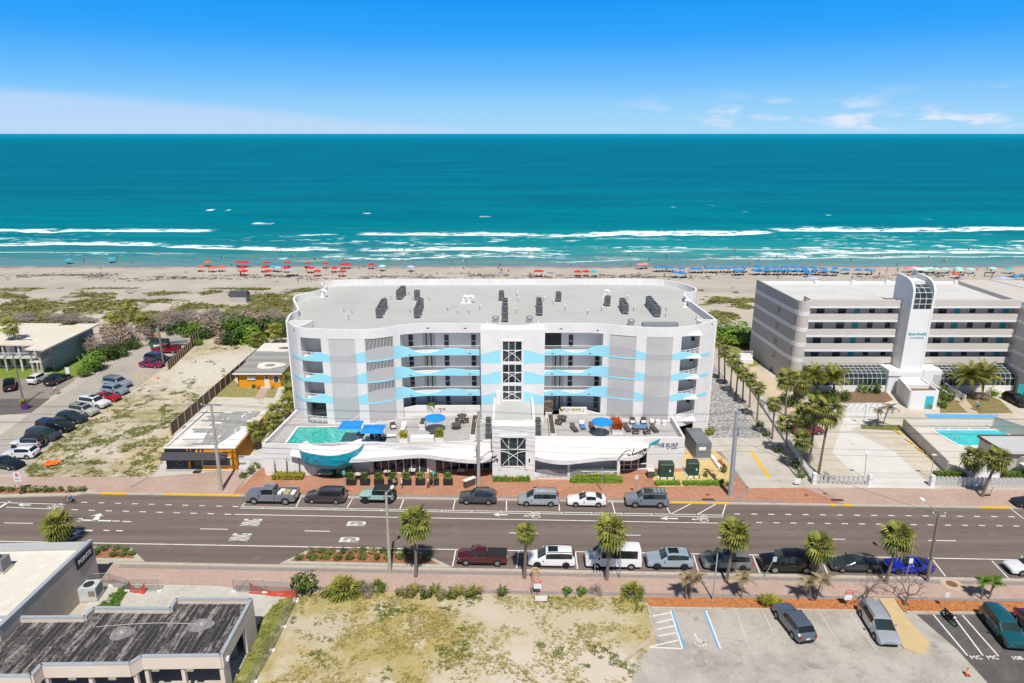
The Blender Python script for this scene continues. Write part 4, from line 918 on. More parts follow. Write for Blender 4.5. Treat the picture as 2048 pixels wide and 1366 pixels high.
def sunroom(x0,x1,n):
 pr = [(118.0,4.05),(117.2,3.85),(116.4,3.62),(115.6,3.32),(115.08,2.55),(115.0,1.2)]
 f = MB();xs = cuts(x0,x1,(x1-x0)/n+1e-6)
 for x in xs: f.tube([(x,y-.02,z+.03) for y,z in pr],.032,4)
 for y,z in pr: f.box(x0,y-.045,z-.02,x1,y+.02,z+.03)
 o = hp('sunroom',f,FRAME)
 for a,e in zip(xs,xs[1:]):
  for (ya,za),(yb,zb) in zip(pr,pr[1:]): MB().poly([(a+.03,yb,zb),(e-.03,yb,zb),(e-.03,ya,za),(a+.03,ya,za)]).build('pane',GLASS,o)
 hp('sunroom_base',MB().box(x0,114.95,0,x1,118,1.17),HWHITE)
sunroom(53.8,67.1,16);sunroom(76.6,90.2,16)
b = MB();b.box(67.1,114.6,0,69.34,118,4.2);b.box(73.33,114.6,0,76.6,118,4.2);b.box(69.34,114.7,0,73.33,115.27,4.0);hp('entry_block',b,HWHITE)
hp('garage_door',MB().box(67.2,114.5,0,69.3,114.59,2.9),mat('door_white',(.74,.75,.76),.6));hp('lintel',MB().box(67.1,114.48,2.95,69.34,114.59,3.15),GREYM)
hp('passage',MB().box(75.2,114.52,.9,76.5,114.59,3.4),GREYB);hp('door',MB().box(88.9,112.3,0,90.45,112.4,2.4),TEALD)  # flat grey panel stands in for the shaded passage opening
b = MB()
for k in range(7): b.box(75.0+k*.25,114.4-k*.45-.5,0,77.0+k*.25,114.4-k*.45,1.3-k*.19)
hp('stairs',b,CONC);b = MB();b.wall((74.9,114.4),(76.6,110.8),.2,0,2.0,z1b=.9);b.wall((77.3,114.4),(79.0,110.8),.2,0,2.0,z1b=.9);hp('stair_wall',b,HWHITE)
b = MB();b.box(90.61,108,0,104,137,15.9);hp('side_wing',b,BEIGE);b = MB()
for z in LVL+[4.0,14.8]: b.box(90.53,107.9,z,104.1,118.0,z+.55)
hp('white_band',b,HWHITE)
for z in (13.0,10.2,7.4,4.9): hp('window',MB().box(90.50,113,z,90.58,113.7,z+1.7),GLASS)
hp('slab_step',MB().box(52.0,119.4,4.0,53,121,4.4),HWHITE)
shed = thing('pump_house','small white flat roofed outbuilding with a teal door in the hotel lot','outbuilding',(69.5,110,0));sp2 = wpart(shed)
b = MB();A,B_,C_,D_ = (66.95,107.0),(71.6,107.2),(72.4,113.6),(68.6,113.8)
for a,e,h in ((A,B_,3.2),(B_,C_,3.2),(D_,A,3.2),(C_,D_,3.2)): b.wall(a,e,.25,0,h)
b.wall((67.6,110.2),(72.0,110.2),.25,2.2,3.2);b.sheet([(67.7,110.3),(72,110.3),(72.3,113.5),(68.6,113.6)],2.9);sp2('wall',b,HWHITE)
sp2('roof_timber',MB().sheet([(67,107.1),(71.6,107.3),(72,110.1),(67.7,110.1)],2.5),mat('rusty_timber',(.22,.13,.10),.9,var=.4,scale=2));sp2('door',MB().box(69.6,106.9,.1,70.9,107.0,2.3),mat('bright_teal_door',(.03,.48,.52),.5))
st0 = MB().sheet([(60,85),(74,85),(84,99),(61.5,99)],.05).build('pool_deck',patchy('pool_deck_concrete',(.62,.57,.51),[((.54,.49,.43),.5,.45,.65,.7)]));struct(st0)
hpool = thing('swimming_pool','turquoise hotel swimming pool with a blue tiled rim behind low beige walls','pool',(71,95.5,0));pp = wpart(hpool)
PL = [(65.7,97.8),(66.3,98.3),(75.6,98.3),(76.6,97.6),(76.5,92.9),(75.6,92.4),(67.2,92.4),(66.4,92.9)]
t = NT('hotel_pool_water');c = t.mix(t.rng(t.noise(t.pos(),.7,4),.4,.65),(.015,.50,.55),(.05,.60,.63));t.bump(t.noise(t.pos(),3,3),.25,.05);HPW = t.set(c,.1)
pp('water',MB().sheet(PL,.07),HPW)
b = MB();gb = MB()
for a,e in zip(PL,PL[1:]+PL[:1]): b.wall(a,e,.35,.04,.16)
pp('coping',b,HWHITE);b = MB()
for x0,x1 in ((66.3,68.3),(68.7,71.5),(72.0,75.2)): b.box(x0,98.32,.1,x1,98.5,.17)
pp('tile_band',b,mat('royal_blue_tile',(.03,.10,.45),.4));pp('ladder',MB().tube([(66.6,94.9,.1),(66.7,94.9,.9),(67.3,94.9,.9),(67.4,94.9,.1)],.04,5).tube([(66.7,94.3,.1),(66.8,94.3,.9),(67.4,94.3,.9),(67.5,94.3,.1)],.04,5),GALV)
def wallthing(name,label,cat,segs,m,group=None):
 c = segs[0][0];o = thing(name,label,cat,(c[0],c[1],0),0,group);b = MB()
 for a,e,z0,z1,th_ in segs: b.wall((a[0]-c[0],a[1]-c[1]),(e[0]-c[0],e[1]-c[1]),th_,z0,z1)
 return tag(b.build(name,m,None,loc=(c[0],c[1],0)),label,cat,group),bpy.data.objects.remove(o)
wallthing('garden_wall','long beige wall between the hotel parking bays and the pool','wall',[(P(1805,858),P(1893,946),0,1.85,.25),(P(1893,946),P(1943,966),0,1.5,.1)],BEIGE)
wallthing('garden_wall','beige wall at the far right corner of the hotel pool','wall',[(P(1985,858),P(2120,905),0,2.2,.25)],BEIGE)
def bar_fence(name,label,a,e,h,n,post=2.0,m=FRAME,z=0.05):
 L = math.hypot(e[0]-a[0],e[1]-a[1]);o = thing(name,label,'fence',(a[0],a[1],z),math.atan2(e[1]-a[1],e[0]-a[0]))
 npan = max(1,round(L/post));w = L/npan
 for k in range(npan+1): MB().box(k*w-.04,-.04,0,k*w+.04,.04,h+.06).build('post',m,o)
 for k in range(npan):
  b = MB();b.box(k*w+.05,-.02,h-.08,k*w+w-.05,.02,h);b.box(k*w+.05,-.02,.12,k*w+w-.05,.02,.18)
  for j in range(n): x = k*w+(j+1)*w/(n+1);b.box(x-.018,-.015,.1,x+.018,.015,h-.04)
  stuff(b.build('rail_panel',m,o))
bar_fence('pool_fence','white upright bar fence along the far side of the hotel pool',P(1816,857),P(1995,857),1.25,9,1.5)
ph = thing('pool_house','low pool house with grey flat roof and brown trim behind palms','outbuilding',(70,86,0));q_ = wpart(ph)
R4 = [(66.9,89.8),(80,89.8),(80,83.7),(67.2,83.7)]
q_('wall',MB().prism([(67.1,89.6),(79.9,89.6),(79.9,82.5),(69.2,82.5),(68.5,83.9),(67.3,83.9)],0,2.8),BEIGE);q_('roof',MB().prism(R4,2.85,2.97),mat('grey_roof_sheet',(.50,.50,.50),.8,var=.06,scale=.6));b = MB()
for a,e in zip(R4,R4[1:]+R4[:1]): b.wall(a,e,.22,2.8,3.06)
q_('roof_trim',b,mat('brown_trim',(.13,.07,.05),.7));q_('annex_roof',MB().box(68.3,81.2,1.9,76,83.2,2.1),HWHITE)
wallthing('board_fence','white board gate panel between two leaning palms by the pool house','gate',[(P(1940,958),P(1998,957),0,1.7,.08)],HWHITE)
def tooth_fence(label,pa,pb,pend,h=1.35,sp=.55):
 a,e = P(*pa),P(*pb);L = math.hypot(e[0]-a[0],e[1]-a[1]);o = thing('slat_fence',label,'fence',(a[0],a[1],.02),math.atan2(e[1]-a[1],e[0]-a[0]))
 me = MB().obox(0,0,0,.42,.09,h,R(-52)).mesh('slat',HWHITE);n = int(L/sp)
 for k in range(n): link('slat',me,o,((k+.5)*L/n,0,0))
 MB().box(0,-.1,-.02,L,.1,.1).build('footing',CURBM,o)
 for p in pend: MB().box(p*L-.25,-.3,0,p*L+.25,.3,h+.2).build('pillar',HWHITE,o)
tooth_fence('white slat fence with pillars left of the hotel lot entrance',(1627,967),(1738,971),(0,1));tooth_fence('white slat fence right of the hotel lot entrance',(1862,972),(2140,977),(0,))
tooth_fence('white slat fence running back from the pavement beside the palm row',(1626,965),(1524,812),(),1.0,.6)
a,e = P(1524,812),P(1462,716);wallthing('garden_wall','low white wall behind the palm row beside the flagstone drive','wall',[(a,e,0,1.0,.2)],HWHITE)
a,e = P(1610,977),P(1440,745);struct(MB().wall(a,e,.22,0,.2).build('drive_kerb',CURBM))
b_ = P(1488,726);st_ = thing('entry_steps','white side steps with handrail at the foot of the hotel flank','steps',(b_[0],b_[1],0));MB().box(-.8,0,0,1.6,1.4,1.6).box(-1.0,-.7,0,1.6,-.02,.9).build('step',HWHITE,st_);r = MB()
for x in (-.7,.4,1.5): r.box(x-.03,.02,1.6,x+.03,.08,2.5)
r.tube([(-.7,.05,2.5),(1.5,.05,2.5)],.04,4);r.tube([(-.7,.05,2.1),(1.5,.05,2.1)],.03,4);r.build('handrail',FRAME,st_)
for i,(x0,y0,x1,y1) in enumerate(((1788,861,1802,871),(1810,879,1826,889),(1830,895,1847,906),(1852,911,1868,923),(1874,928,1893,941))):
 a,e = P(x0,y0),P(x1,y1);tag(MB().obox(0,0,0,math.hypot(e[0]-a[0],e[1]-a[1]),.22,.17,math.atan2(e[1]-a[1],e[0]-a[0])).build('wheel_stop',YEL,None,loc=((a[0]+e[0])/2,(a[1]+e[1])/2,.02)),ORD[i+1]+' yellow wheel stop counting away from the building along the pool wall','wheel stop','wheel stops in the hotel lot')
MW = mat('pale_blue_wall',(.30,.37,.385),.85,var=.06,scale=.5);MR = patchy('cream_roof',(.64,.585,.49),[((.62,.52,.36),.18,.52,.68,.8),((.78,.74,.66),.6,.5,.7,.6)],bump=.05)
MP = mat('motel_post',(.62,.60,.56),.8);BRICKP = mat('pinkish_post',(.50,.41,.35),.85)
motel = thing('motel_building','two storey motel with flat cream roof and pale blue side wall','motel',(-95,128,0));m_ = wpart(motel);MZ = 5.6
roofp = [(-88.0,122.2),(-88.2,140.8),(-92.7,140.8),(-93.1,139.2),(-96.2,139.2),(-96.2,140.9),(-104,141.2),(-118,141.2),(-118,125.8),(-98.8,125.8),(-91.9,125.4),(-92.0,122.8)]
m_('roof',MB().prism(roofp,MZ-.28,MZ),MR);m_('side_wall',MB().box(-90.2,127.3,0,-89.8,140.6,MZ-.3),MW)
m_('back_wall',MB().box(-118,128.2,0,-90.2,128.5,MZ-.3).box(-118,140.2,0,-90.2,140.6,MZ-.3),BEIGE);m_('gallery_floor',MB().box(-118,126.0,2.6,-90.1,128.2,2.85).box(-92.2,123.5,2.6,-89.9,126.0,2.85),MP)
for i in range(9):
 x = -92.6-i*3.05;m_('post',MB().box(x-.16,126.0,0,x+.16,126.3,MZ-.3),BRICKP if i % 2 == 0 else MP)
 o = m_('window',MB().box(x-2.6,128.1,.5,x-.7,128.19,2.3),DARK);MB().box(x-2.5,128.06,.6,x-.8,128.1,2.2).build('pane',GLASS,o)
 o = m_('window',MB().box(x-2.2,128.1,3.3,x-1.1,128.19,4.9),DARK);MB().box(x-2.1,128.06,3.4,x-1.2,128.1,4.8).build('pane',GLASS,o);m_('door',MB().box(x-.9,128.1,2.86,x-.1,128.19,4.9),FRAME)
for x,y in ((-91.8,123.7),(-90.1,123.7),(-90.1,127.1)): m_('post',MB().box(x-.18,y-.15,0,x+.18,y+.15,MZ-.3),BRICKP)
r = MB();r.tube([(-118,126,3.75),(-92.2,126,3.75),(-92.2,123.6,3.75),(-90.0,123.6,3.75)],.04,4)
for x in cuts(-118,-92.2,.2): r.box(x-.012,125.98,2.85,x+.012,126.02,3.75)
stuff(m_('railing',r,FRAME));b = MB()
for k in range(10): b.box(-91.5,124.0+k*.28,.2+k*.25,-90.4,124.3+k*.28,.28+k*.25)
m_('stairs',b,MP);m_('stair_rail',MB().tube([(-90.3,123.9,1.1),(-90.3,126.8,3.6)],.05,4),FRAME);m_('dark_well_sheet',MB().sheet([(-98.6,128.6),(-94.4,128.6),(-94.6,129.0),(-98.4,129.0)],MZ+.012),NEARBLK)  # roof opening is a dark sheet, its shade put into the colour
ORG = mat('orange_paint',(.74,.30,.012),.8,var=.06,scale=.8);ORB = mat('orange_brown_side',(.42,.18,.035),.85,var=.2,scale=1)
house = thing('cottage','orange cottage with grey corrugated roof and pale patch rings','house',(-46,117,0));h_ = wpart(house)
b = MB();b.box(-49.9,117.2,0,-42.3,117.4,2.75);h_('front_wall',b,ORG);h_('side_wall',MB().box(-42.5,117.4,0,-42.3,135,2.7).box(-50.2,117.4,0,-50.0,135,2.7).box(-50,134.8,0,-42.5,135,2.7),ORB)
t = NT('weathered_metal_roof');p = t.pos();wv_ = t.n('ShaderNodeTexWave',bands_direction='Y',wave_profile='SIN');wv_.inputs['Scale'].default_value = .55;wv_.inputs['Distortion'].default_value = 1.2;wv_.inputs['Detail'].default_value = 3;t.l(p,wv_.inputs['Vector'])
c = t.mix(t.rng(wv_.outputs['Fac'],.3,.7),(.19,.19,.18),(.42,.42,.40));c = t.mix(t.rng(t.noise(p,.5,5),.5,.7,0,.6),c,(.34,.27,.20));MRF = t.set(c,.7)
rf = h_('roof',MB().prism([(-50.6,116.6),(-41.7,116.5),(-42.0,135.4),(-51.4,135.4),(-51.2,124.2),(-50.7,124.0)],2.76,2.9),MRF)
b = MB()
for k in range(26): b.box(-50.5,117.2+k*.68,2.9,-42.0,117.26+k*.68,2.95)
b.build('roof_rib',MRF,rf,loc=(0,0,0));stuff(rf.children[0])
h_('roof_edge',MB().box(-50.65,116.4,2.74,-41.65,116.52,2.96),FRAME)
def ellring(b,c,r0,r1,z,n=28):
 for k in range(n):
  a0,a1 = 2*math.pi*k/n,2*math.pi*(k+1)/n;f0 = 1+.12*math.sin(3*a0+1);f1 = 1+.12*math.sin(3*a1+1)
  b.poly([(c[0]+r0[0]*math.cos(a0),c[1]+r0[1]*math.sin(a0),z),(c[0]+r1[0]*f0*math.cos(a0),c[1]+r1[1]*f0*math.sin(a0),z),(c[0]+r1[0]*f1*math.cos(a1),c[1]+r1[1]*f1*math.sin(a1),z),(c[0]+r0[0]*math.cos(a1),c[1]+r0[1]*math.sin(a1),z)])
PALE = mat('pale_roof_sealant',(.70,.66,.58),.85,var=.15,scale=1.5)
b = MB();ellring(b,(-45.3,121.0),(1.0,.7),(2.6,1.9),2.965);ellring(b,(-45.8,131.8),(1.6,.8),(3.3,2.4),2.965);b.sheet([(-51.2,129.6),(-42.3,129.6),(-42.1,135.3),(-51.3,135.3)],2.956);h_('roof_patch',b,PALE);h_('roof_stain',MB().sheet([(-45.8+1.5*math.cos(k),131.8+.7*math.sin(k)) for k in [j*.57 for j in range(11)]],2.97),mat('dark_stain',(.16,.13,.10),.9,var=.4))
h_('door',MB().box(-45.2,117.1,.2,-44.3,117.19,2.2),mat('cream_door',(.74,.66,.52),.6));h_('door_light',MB().disc((-44.75,117.09,1.95),(0,1,0),.3,.03,12),GLASS)
o = h_('window',MB().box(-43.6,117.1,1.0,-42.5,117.19,2.35),FRAME);MB().box(-43.48,117.07,1.1,-42.62,117.1,2.25).build('pane',GLASS,o);h_('shutter',MB().box(-48.3,117.0,1.5,-46.8,117.19,2.2),mat('white_shutter',(.72,.70,.66),.7));h_('step',MB().box(-45.8,116.2,0,-44.0,117.1,.2),CONC)
shop = thing('shop_building','low orange and black shop with dark awning and patched panel roof','shop',(-42.7,90,0));s_ = wpart(shop)
BLK = mat('black_paint',(.022,.022,.026),.6,var=.2);SZ = 3.2
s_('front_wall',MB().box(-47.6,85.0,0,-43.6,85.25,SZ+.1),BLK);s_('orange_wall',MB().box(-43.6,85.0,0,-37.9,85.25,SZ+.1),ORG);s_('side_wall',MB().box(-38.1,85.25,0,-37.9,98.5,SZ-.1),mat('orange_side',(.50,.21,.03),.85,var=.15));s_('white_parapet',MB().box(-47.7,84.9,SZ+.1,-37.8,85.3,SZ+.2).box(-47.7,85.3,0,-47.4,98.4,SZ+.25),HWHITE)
t = NT('patched_roof');p = t.pos();c = t.mix(t.rng(t.noise(p,.5,5,.7),.4,.62),(.58,.52,.43),(.70,.68,.64));c = t.mix(t.rng(t.noise(p,.3,5),.56,.7,0,.7),c,(.30,.28,.26));s_('roof',MB().sheet([(-47.4,85.3),(-38.0,85.3),(-38.1,98.4),(-47.3,98.4)],SZ-.02),t.set(c,.9))
gp = mat('grey_roof_panel',(.31,.315,.305),.8,var=.4,scale=1.5);rr = random.Random(5)
for k in range(15):
 y = 86.4+k*.8;x = -46.6+rr.random()*3.5
 while x < -39.6: w = 2.2+rr.random()*4.5;s_('roof_panel',MB().box(x,y,SZ-.01,min(x+w,-39.0),y+.58,SZ+.05),gp);x += w+.25+rr.random()*.4
s_('roof_coating',MB().prism([(-41.0,85.4),(-38.1,85.4),(-38.2,92.5),(-39.3,92.5)],SZ+.0,SZ+.055).prism([(-46.8,88),(-43.5,88),(-43.9,90.2),(-46.6,90.2)],SZ,SZ+.057),mat('white_roof_paint',(.76,.76,.74),.8,var=.08,scale=1))
s_('awning',MB().hexa([(-47.8,83.9,2.0),(-39.0,83.9,2.0),(-39.0,85.0,2.65),(-47.8,85.0,2.65),(-47.8,83.85,2.1),(-39.0,83.85,2.1),(-39.0,85.0,2.75),(-47.8,85.0,2.75)]),mat('charcoal_awning',(.06,.06,.068),.8,var=.1))
b = MB()
for x in (-44.2,-43.6,-43.0,-42.5): b.poly([(x,84.985,3.25),(x+.35,84.985,3.25),(x+.15,84.985,2.75),(x+.02,84.985,2.7)])
s_('paint_splash',b,BLK);b = MB()
for x in (-44.6,-44.1): b.poly([(x,84.98,3.2),(x+.22,84.98,3.2),(x+.12,84.98,2.8)])
s_('paint_streak',b,ORG)
o = s_('shop_window',MB().box(-42.6,84.9,.7,-38.6,84.99,2.0),FRAME)
for i in range(2): MB().box(-42.5+i*2.0,84.87,.8,-40.7+i*2.0,84.9,1.9).build('pane',GLASS,o)
s_('door',MB().box(-43.6,84.85,.1,-42.75,84.99,2.1),GLASS);s_('mural',MB().box(-46.9,84.9,.3,-44.2,84.99,2.0),NEARBLK);b = MB()
b.tube([(-45.6+.55*math.cos(a),84.88,1.35+.42*math.sin(a)) for a in [math.pi+k*.35 for k in range(10)]],.03,4);s_('mural_emblem',b,mat('teal_mural',(.2,.45,.5),.7));text('SURF',.28,ORG,shop,(-45.6+42.7,-5.13,1.5),(R(90),0,0),name='mural_lettering');s_('mural_board',MB().box(-44.5,84.87,.5,-44.2,84.89,1.7),ORG)
s_('door_mat',MB().box(-43.7,84.0,.13,-42.7,84.7,.16),DARK);s_('brick_pilaster',MB().box(-38.5,84.8,0,-38.0,84.99,3.0),ORG)
wallthing('board_fence','white vinyl fence between the orange shop and the white podium','fence',[((-37.8,85.6),(-33.5,85.6),0,1.9,.08)],HWHITE)
b_ = thing('yard_gate','white braced gate leaning beside the palm behind the shop','gate',(-36.5,88,0));MB().wall((0,0),(1.6,1.2),.06,0,1.5).build('gate_panel',HWHITE,b_)
wallthing('side_wall','grey stained wall along the narrow passage left of the condominium','wall',[((-33.9,87),(-34.1,108),0,1.6,.15)],mat('stained_grey_wall',(.42,.40,.38),.9,var=.2))
PT_ = patchy('tan_block_wall',(.50,.42,.36),[((.41,.345,.295),.5,.45,.65,.7),((.56,.48,.42),2,.5,.7,.5)],bump=.3)
GF = mat('grey_flashing',(.36,.39,.42),.6,var=.1,scale=2)
pt = thing('shop_block','tan block building with POINTE sign and stained white roof at bottom left','building',(-46,55,0));p_ = wpart(pt)
p_('side_wall',MB().wall((-42.9,60.6),(-43.1,47.6),.3,0,4.9),PT_);p_('coping',MB().wall((-42.9,60.6),(-43.1,47.6),.42,4.9,5.0),GF)
p_('roof',MB().sheet([(-43.1,60.2),(-70,59.2),(-70,46),(-43.2,46)],4.0),patchy('stained_white_roof',(.65,.605,.525),[((.62,.55,.44),.35,.5,.68,.7),((.78,.76,.71),1,.5,.7,.6),((.22,.19,.16),1.3,.64,.74,.7)],bump=.15))
p_('street_parapet',MB().wall((-43.1,60.4),(-70,59.4),.3,0,4.75),mat('ribbed_grey_parapet',(.44,.46,.46),.7,var=.06));p_('rear_wall',MB().box(-70,45.8,0,-43.2,46,4.5),PT_)
p_('door',MB().box(-42.92,49.6,0,-42.80,50.5,2.1),DARK);p_('canopy',MB().box(-42.9,49.4,2.2,-42.3,50.7,2.3),CONC)
sg = thing('wall_sign','black POINTE sign with white letters high on the tan side wall','sign',(-42.72,58.95,4.0),R(91));MB().box(-1.35,-.03,-.62,1.35,.03,.62).build('sign_board',BLK,sg);text('POINTE',.62,FRAME,sg,(0,-.045,0),(R(90),0,0),ext=.008)
t = NT('streaked_black_roof');p = t.pos();s1 = t.noise(t.pos(scale=(2.2,.22,1)),1.0,6,.75);s2 = t.noise(p,3.5,6,.75)
c = t.mix(t.rng(t.math('ADD',s1,t.math('MULTIPLY',s2,.5)),.745,.97),(.028,.026,.028),(.42,.38,.35));wv_ = t.n('ShaderNodeTexWave',bands_direction='X');wv_.inputs['Scale'].default_value = .62;wv_.inputs['Distortion'].default_value = .4;t.l(p,wv_.inputs['Vector'])
c = t.mix(t.rng(wv_.outputs['Fac'],.975,.998,0,.35),c,(.45,.42,.38));BR = t.set(c,.9)
kb_ = thing('garage_building','low cream building with streaked black roof and open bays in bottom left corner','building',(-34,47,0));k_ = wpart(kb_)
BZ = 3.6;RP_ = [(-23.7,52.5),(-30.5,52.5),(-30.4,51.2),(-37.3,51.3),(-37.4,50.1),(-46,50.0),(-46,43.3),(-37.5,43.3),(-37.5,44.5),(-30.5,44.6),(-30.0,45.4),(-23.6,45.5)]
k_('roof',MB().sheet(RP_,BZ),BR);b = MB();w = MB()
for a,e in zip(RP_,RP_[1:]+RP_[:1]):
 if a[0] > -46 or e[0] > -46:
  back = (a[1]+e[1])/2 > 49 and abs(a[0]-e[0]) > .5 or (a[1]+e[1])/2 > 49.5
  b.wall(a,e,.3,BZ+.42,BZ+.52);w.wall(a,e,.26,BZ-.75,BZ+.42) if not back else w.wall(a,e,.26,0,BZ+.42)
k_('coping',b,GF);k_('wall',w,mat('cream_block_wall',(.64,.55,.46),.9,var=.07,scale=.6));b = MB()
for x,y in ((-23.8,45.6),(-26.9,45.5),(-29.9,45.5),(-30.4,44.8),(-34,44.7),(-37.4,44.5),(-37.4,43.5)): b.box(x-.15,y,0,x+.15,y+.3,BZ-.7)
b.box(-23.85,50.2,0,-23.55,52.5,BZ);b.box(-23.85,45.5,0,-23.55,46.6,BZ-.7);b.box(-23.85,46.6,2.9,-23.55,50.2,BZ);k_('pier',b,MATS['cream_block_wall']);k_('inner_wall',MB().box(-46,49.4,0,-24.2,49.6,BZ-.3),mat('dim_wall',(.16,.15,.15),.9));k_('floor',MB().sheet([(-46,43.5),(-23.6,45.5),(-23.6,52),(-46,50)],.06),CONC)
for x,y in ((-33.4,48.6),(-27.0,49.6)):
 b = MB();ellring(b,(x,y),(.0,.0),(1.0,.85),BZ+.008,16);k_('roof_patch',b,mat('grey_patch',(.25,.235,.23),.9,var=.45,scale=3));k_('roof_hatch',MB().box(x-.42,y-.35,BZ+.01,x+.42,y+.35,BZ+.1),mat('hatch_grey',(.27,.26,.26),.8));k_('roof_drain',MB().lathe([(.14,BZ+.1),(.08,BZ+.22)],(x,y),8),CONC)
k_('roof_cable',MB().tube([(x,49.3+.5*math.sin((x+36)*.28),BZ+.05) for x in np.arange(-36,-26,.5)],.03,4),CONC)
for x in (-29.0,-26.2,-35.2,-32.0): k_('flood_light',MB().box(x-.3,45.25 if x > -30 else 44.35,BZ-.95,x+.3,45.45 if x > -30 else 44.5,BZ-.78),mat('old_metal',(.35,.31,.24),.6))
k_('wall_light',MB().box(-23.5,46.0,3.0,-23.3,46.3,3.3),FRAME)
WOOD = mat('weathered_fence_wood',(.145,.105,.085),.9,var=.3,scale=2.5);WPOST = mat('fence_post_wood',(.34,.25,.16),.9,var=.2,scale=3)
def wood_fence(label,a,e,h,w=2.4):
 L = math.hypot(e[0]-a[0],e[1]-a[1]);o = thing('timber_fence',label,'fence',(a[0],a[1],0),math.atan2(e[1]-a[1],e[0]-a[0]));n = max(1,round(L/w));w = L/n;b = MB()
 for j in range(15): x = w*j/15;b.box(x+.01,-.02+.006*(j % 2),0,x+w/15-.008,.03,h-.03*((j*7) % 3)/2)
 for z in (.4,h-.4): b.box(0,.03,z,w,.07,z+.1)
 me = b.mesh('board_panel',WOOD);mp = MB().box(-.06,.07-.2,0,.06,.12,h+.05).mesh('post',WPOST)
 for k in range(n): link('board_panel',me,o,(k*w,0,0))
 for k in range(n+1): link('post',mp,o,(k*w,0,0))
wood_fence('long dark timber fence between the sandy lot and the orange cottage yard',(-52.4,96.3),(-52.7,141),2.0)
a,e = P(337,740),P(383,697);wood_fence('short weathered timber fence beside the red pickup',a,e,1.7,1.2);wood_fence('dark timber fence stub at the top of the sandy lot',e,P(397,684),2.4,1.5)
q = PT(480,602);sh = thing('beach_shed','small grey shed standing alone among the dunes','shed',(q[0],q[1],q[2]-.2));MB().box(-2.2,-1.3,0,2.2,1.3,2.0).build('wall',BEIGE_DK,sh);MB().hexa([(-2.5,-1.6,2.0),(2.5,-1.6,2.0),(2.5,1.6,2.0),(-2.5,1.6,2.0),(-2.4,-.05,3.1),(2.4,-.05,3.1),(2.4,.05,3.1),(-2.4,.05,3.1)]).build('roof',mat('dark_shingle',(.06,.062,.068),.9),sh)
# ================================================================ vehicles
TYRE = mat('tyre_rubber',(.018,.018,.019),.85,var=.1);RIM = mat('alloy_rim',(.45,.46,.47),.35,metal=.8,var=.05);RIMD = mat('dark_rim',(.05,.05,.055),.4,metal=.6,var=.05)
TRIM = mat('black_trim',(.02,.02,.021),.6,var=.1);HLM = mat('headlamp',(.68,.70,.72),.15,var=.05);TLM = mat('tail_lamp',(.42,.01,.012),.25,var=.05);PLATE = mat('number_plate',(.7,.72,.70),.5)
t = NT('car_glass');t.set((.012,.018,.02),.04,spec=.7);CARG = t.m
t = NT('windscreen_glass');t.set((.02,.035,.035),.05,spec=.8);WSG = t.m
def paint(name,col,metal=.3,rough=.24):
 if name in MATS: return MATS[name]
 t = NT(name);n = t.noise(t.pos(True),1.2,3);return t.set(t.mix(t.rng(n,.3,.7),tuple(c*.94 for c in col),col),rough,metal,.5,1.0)
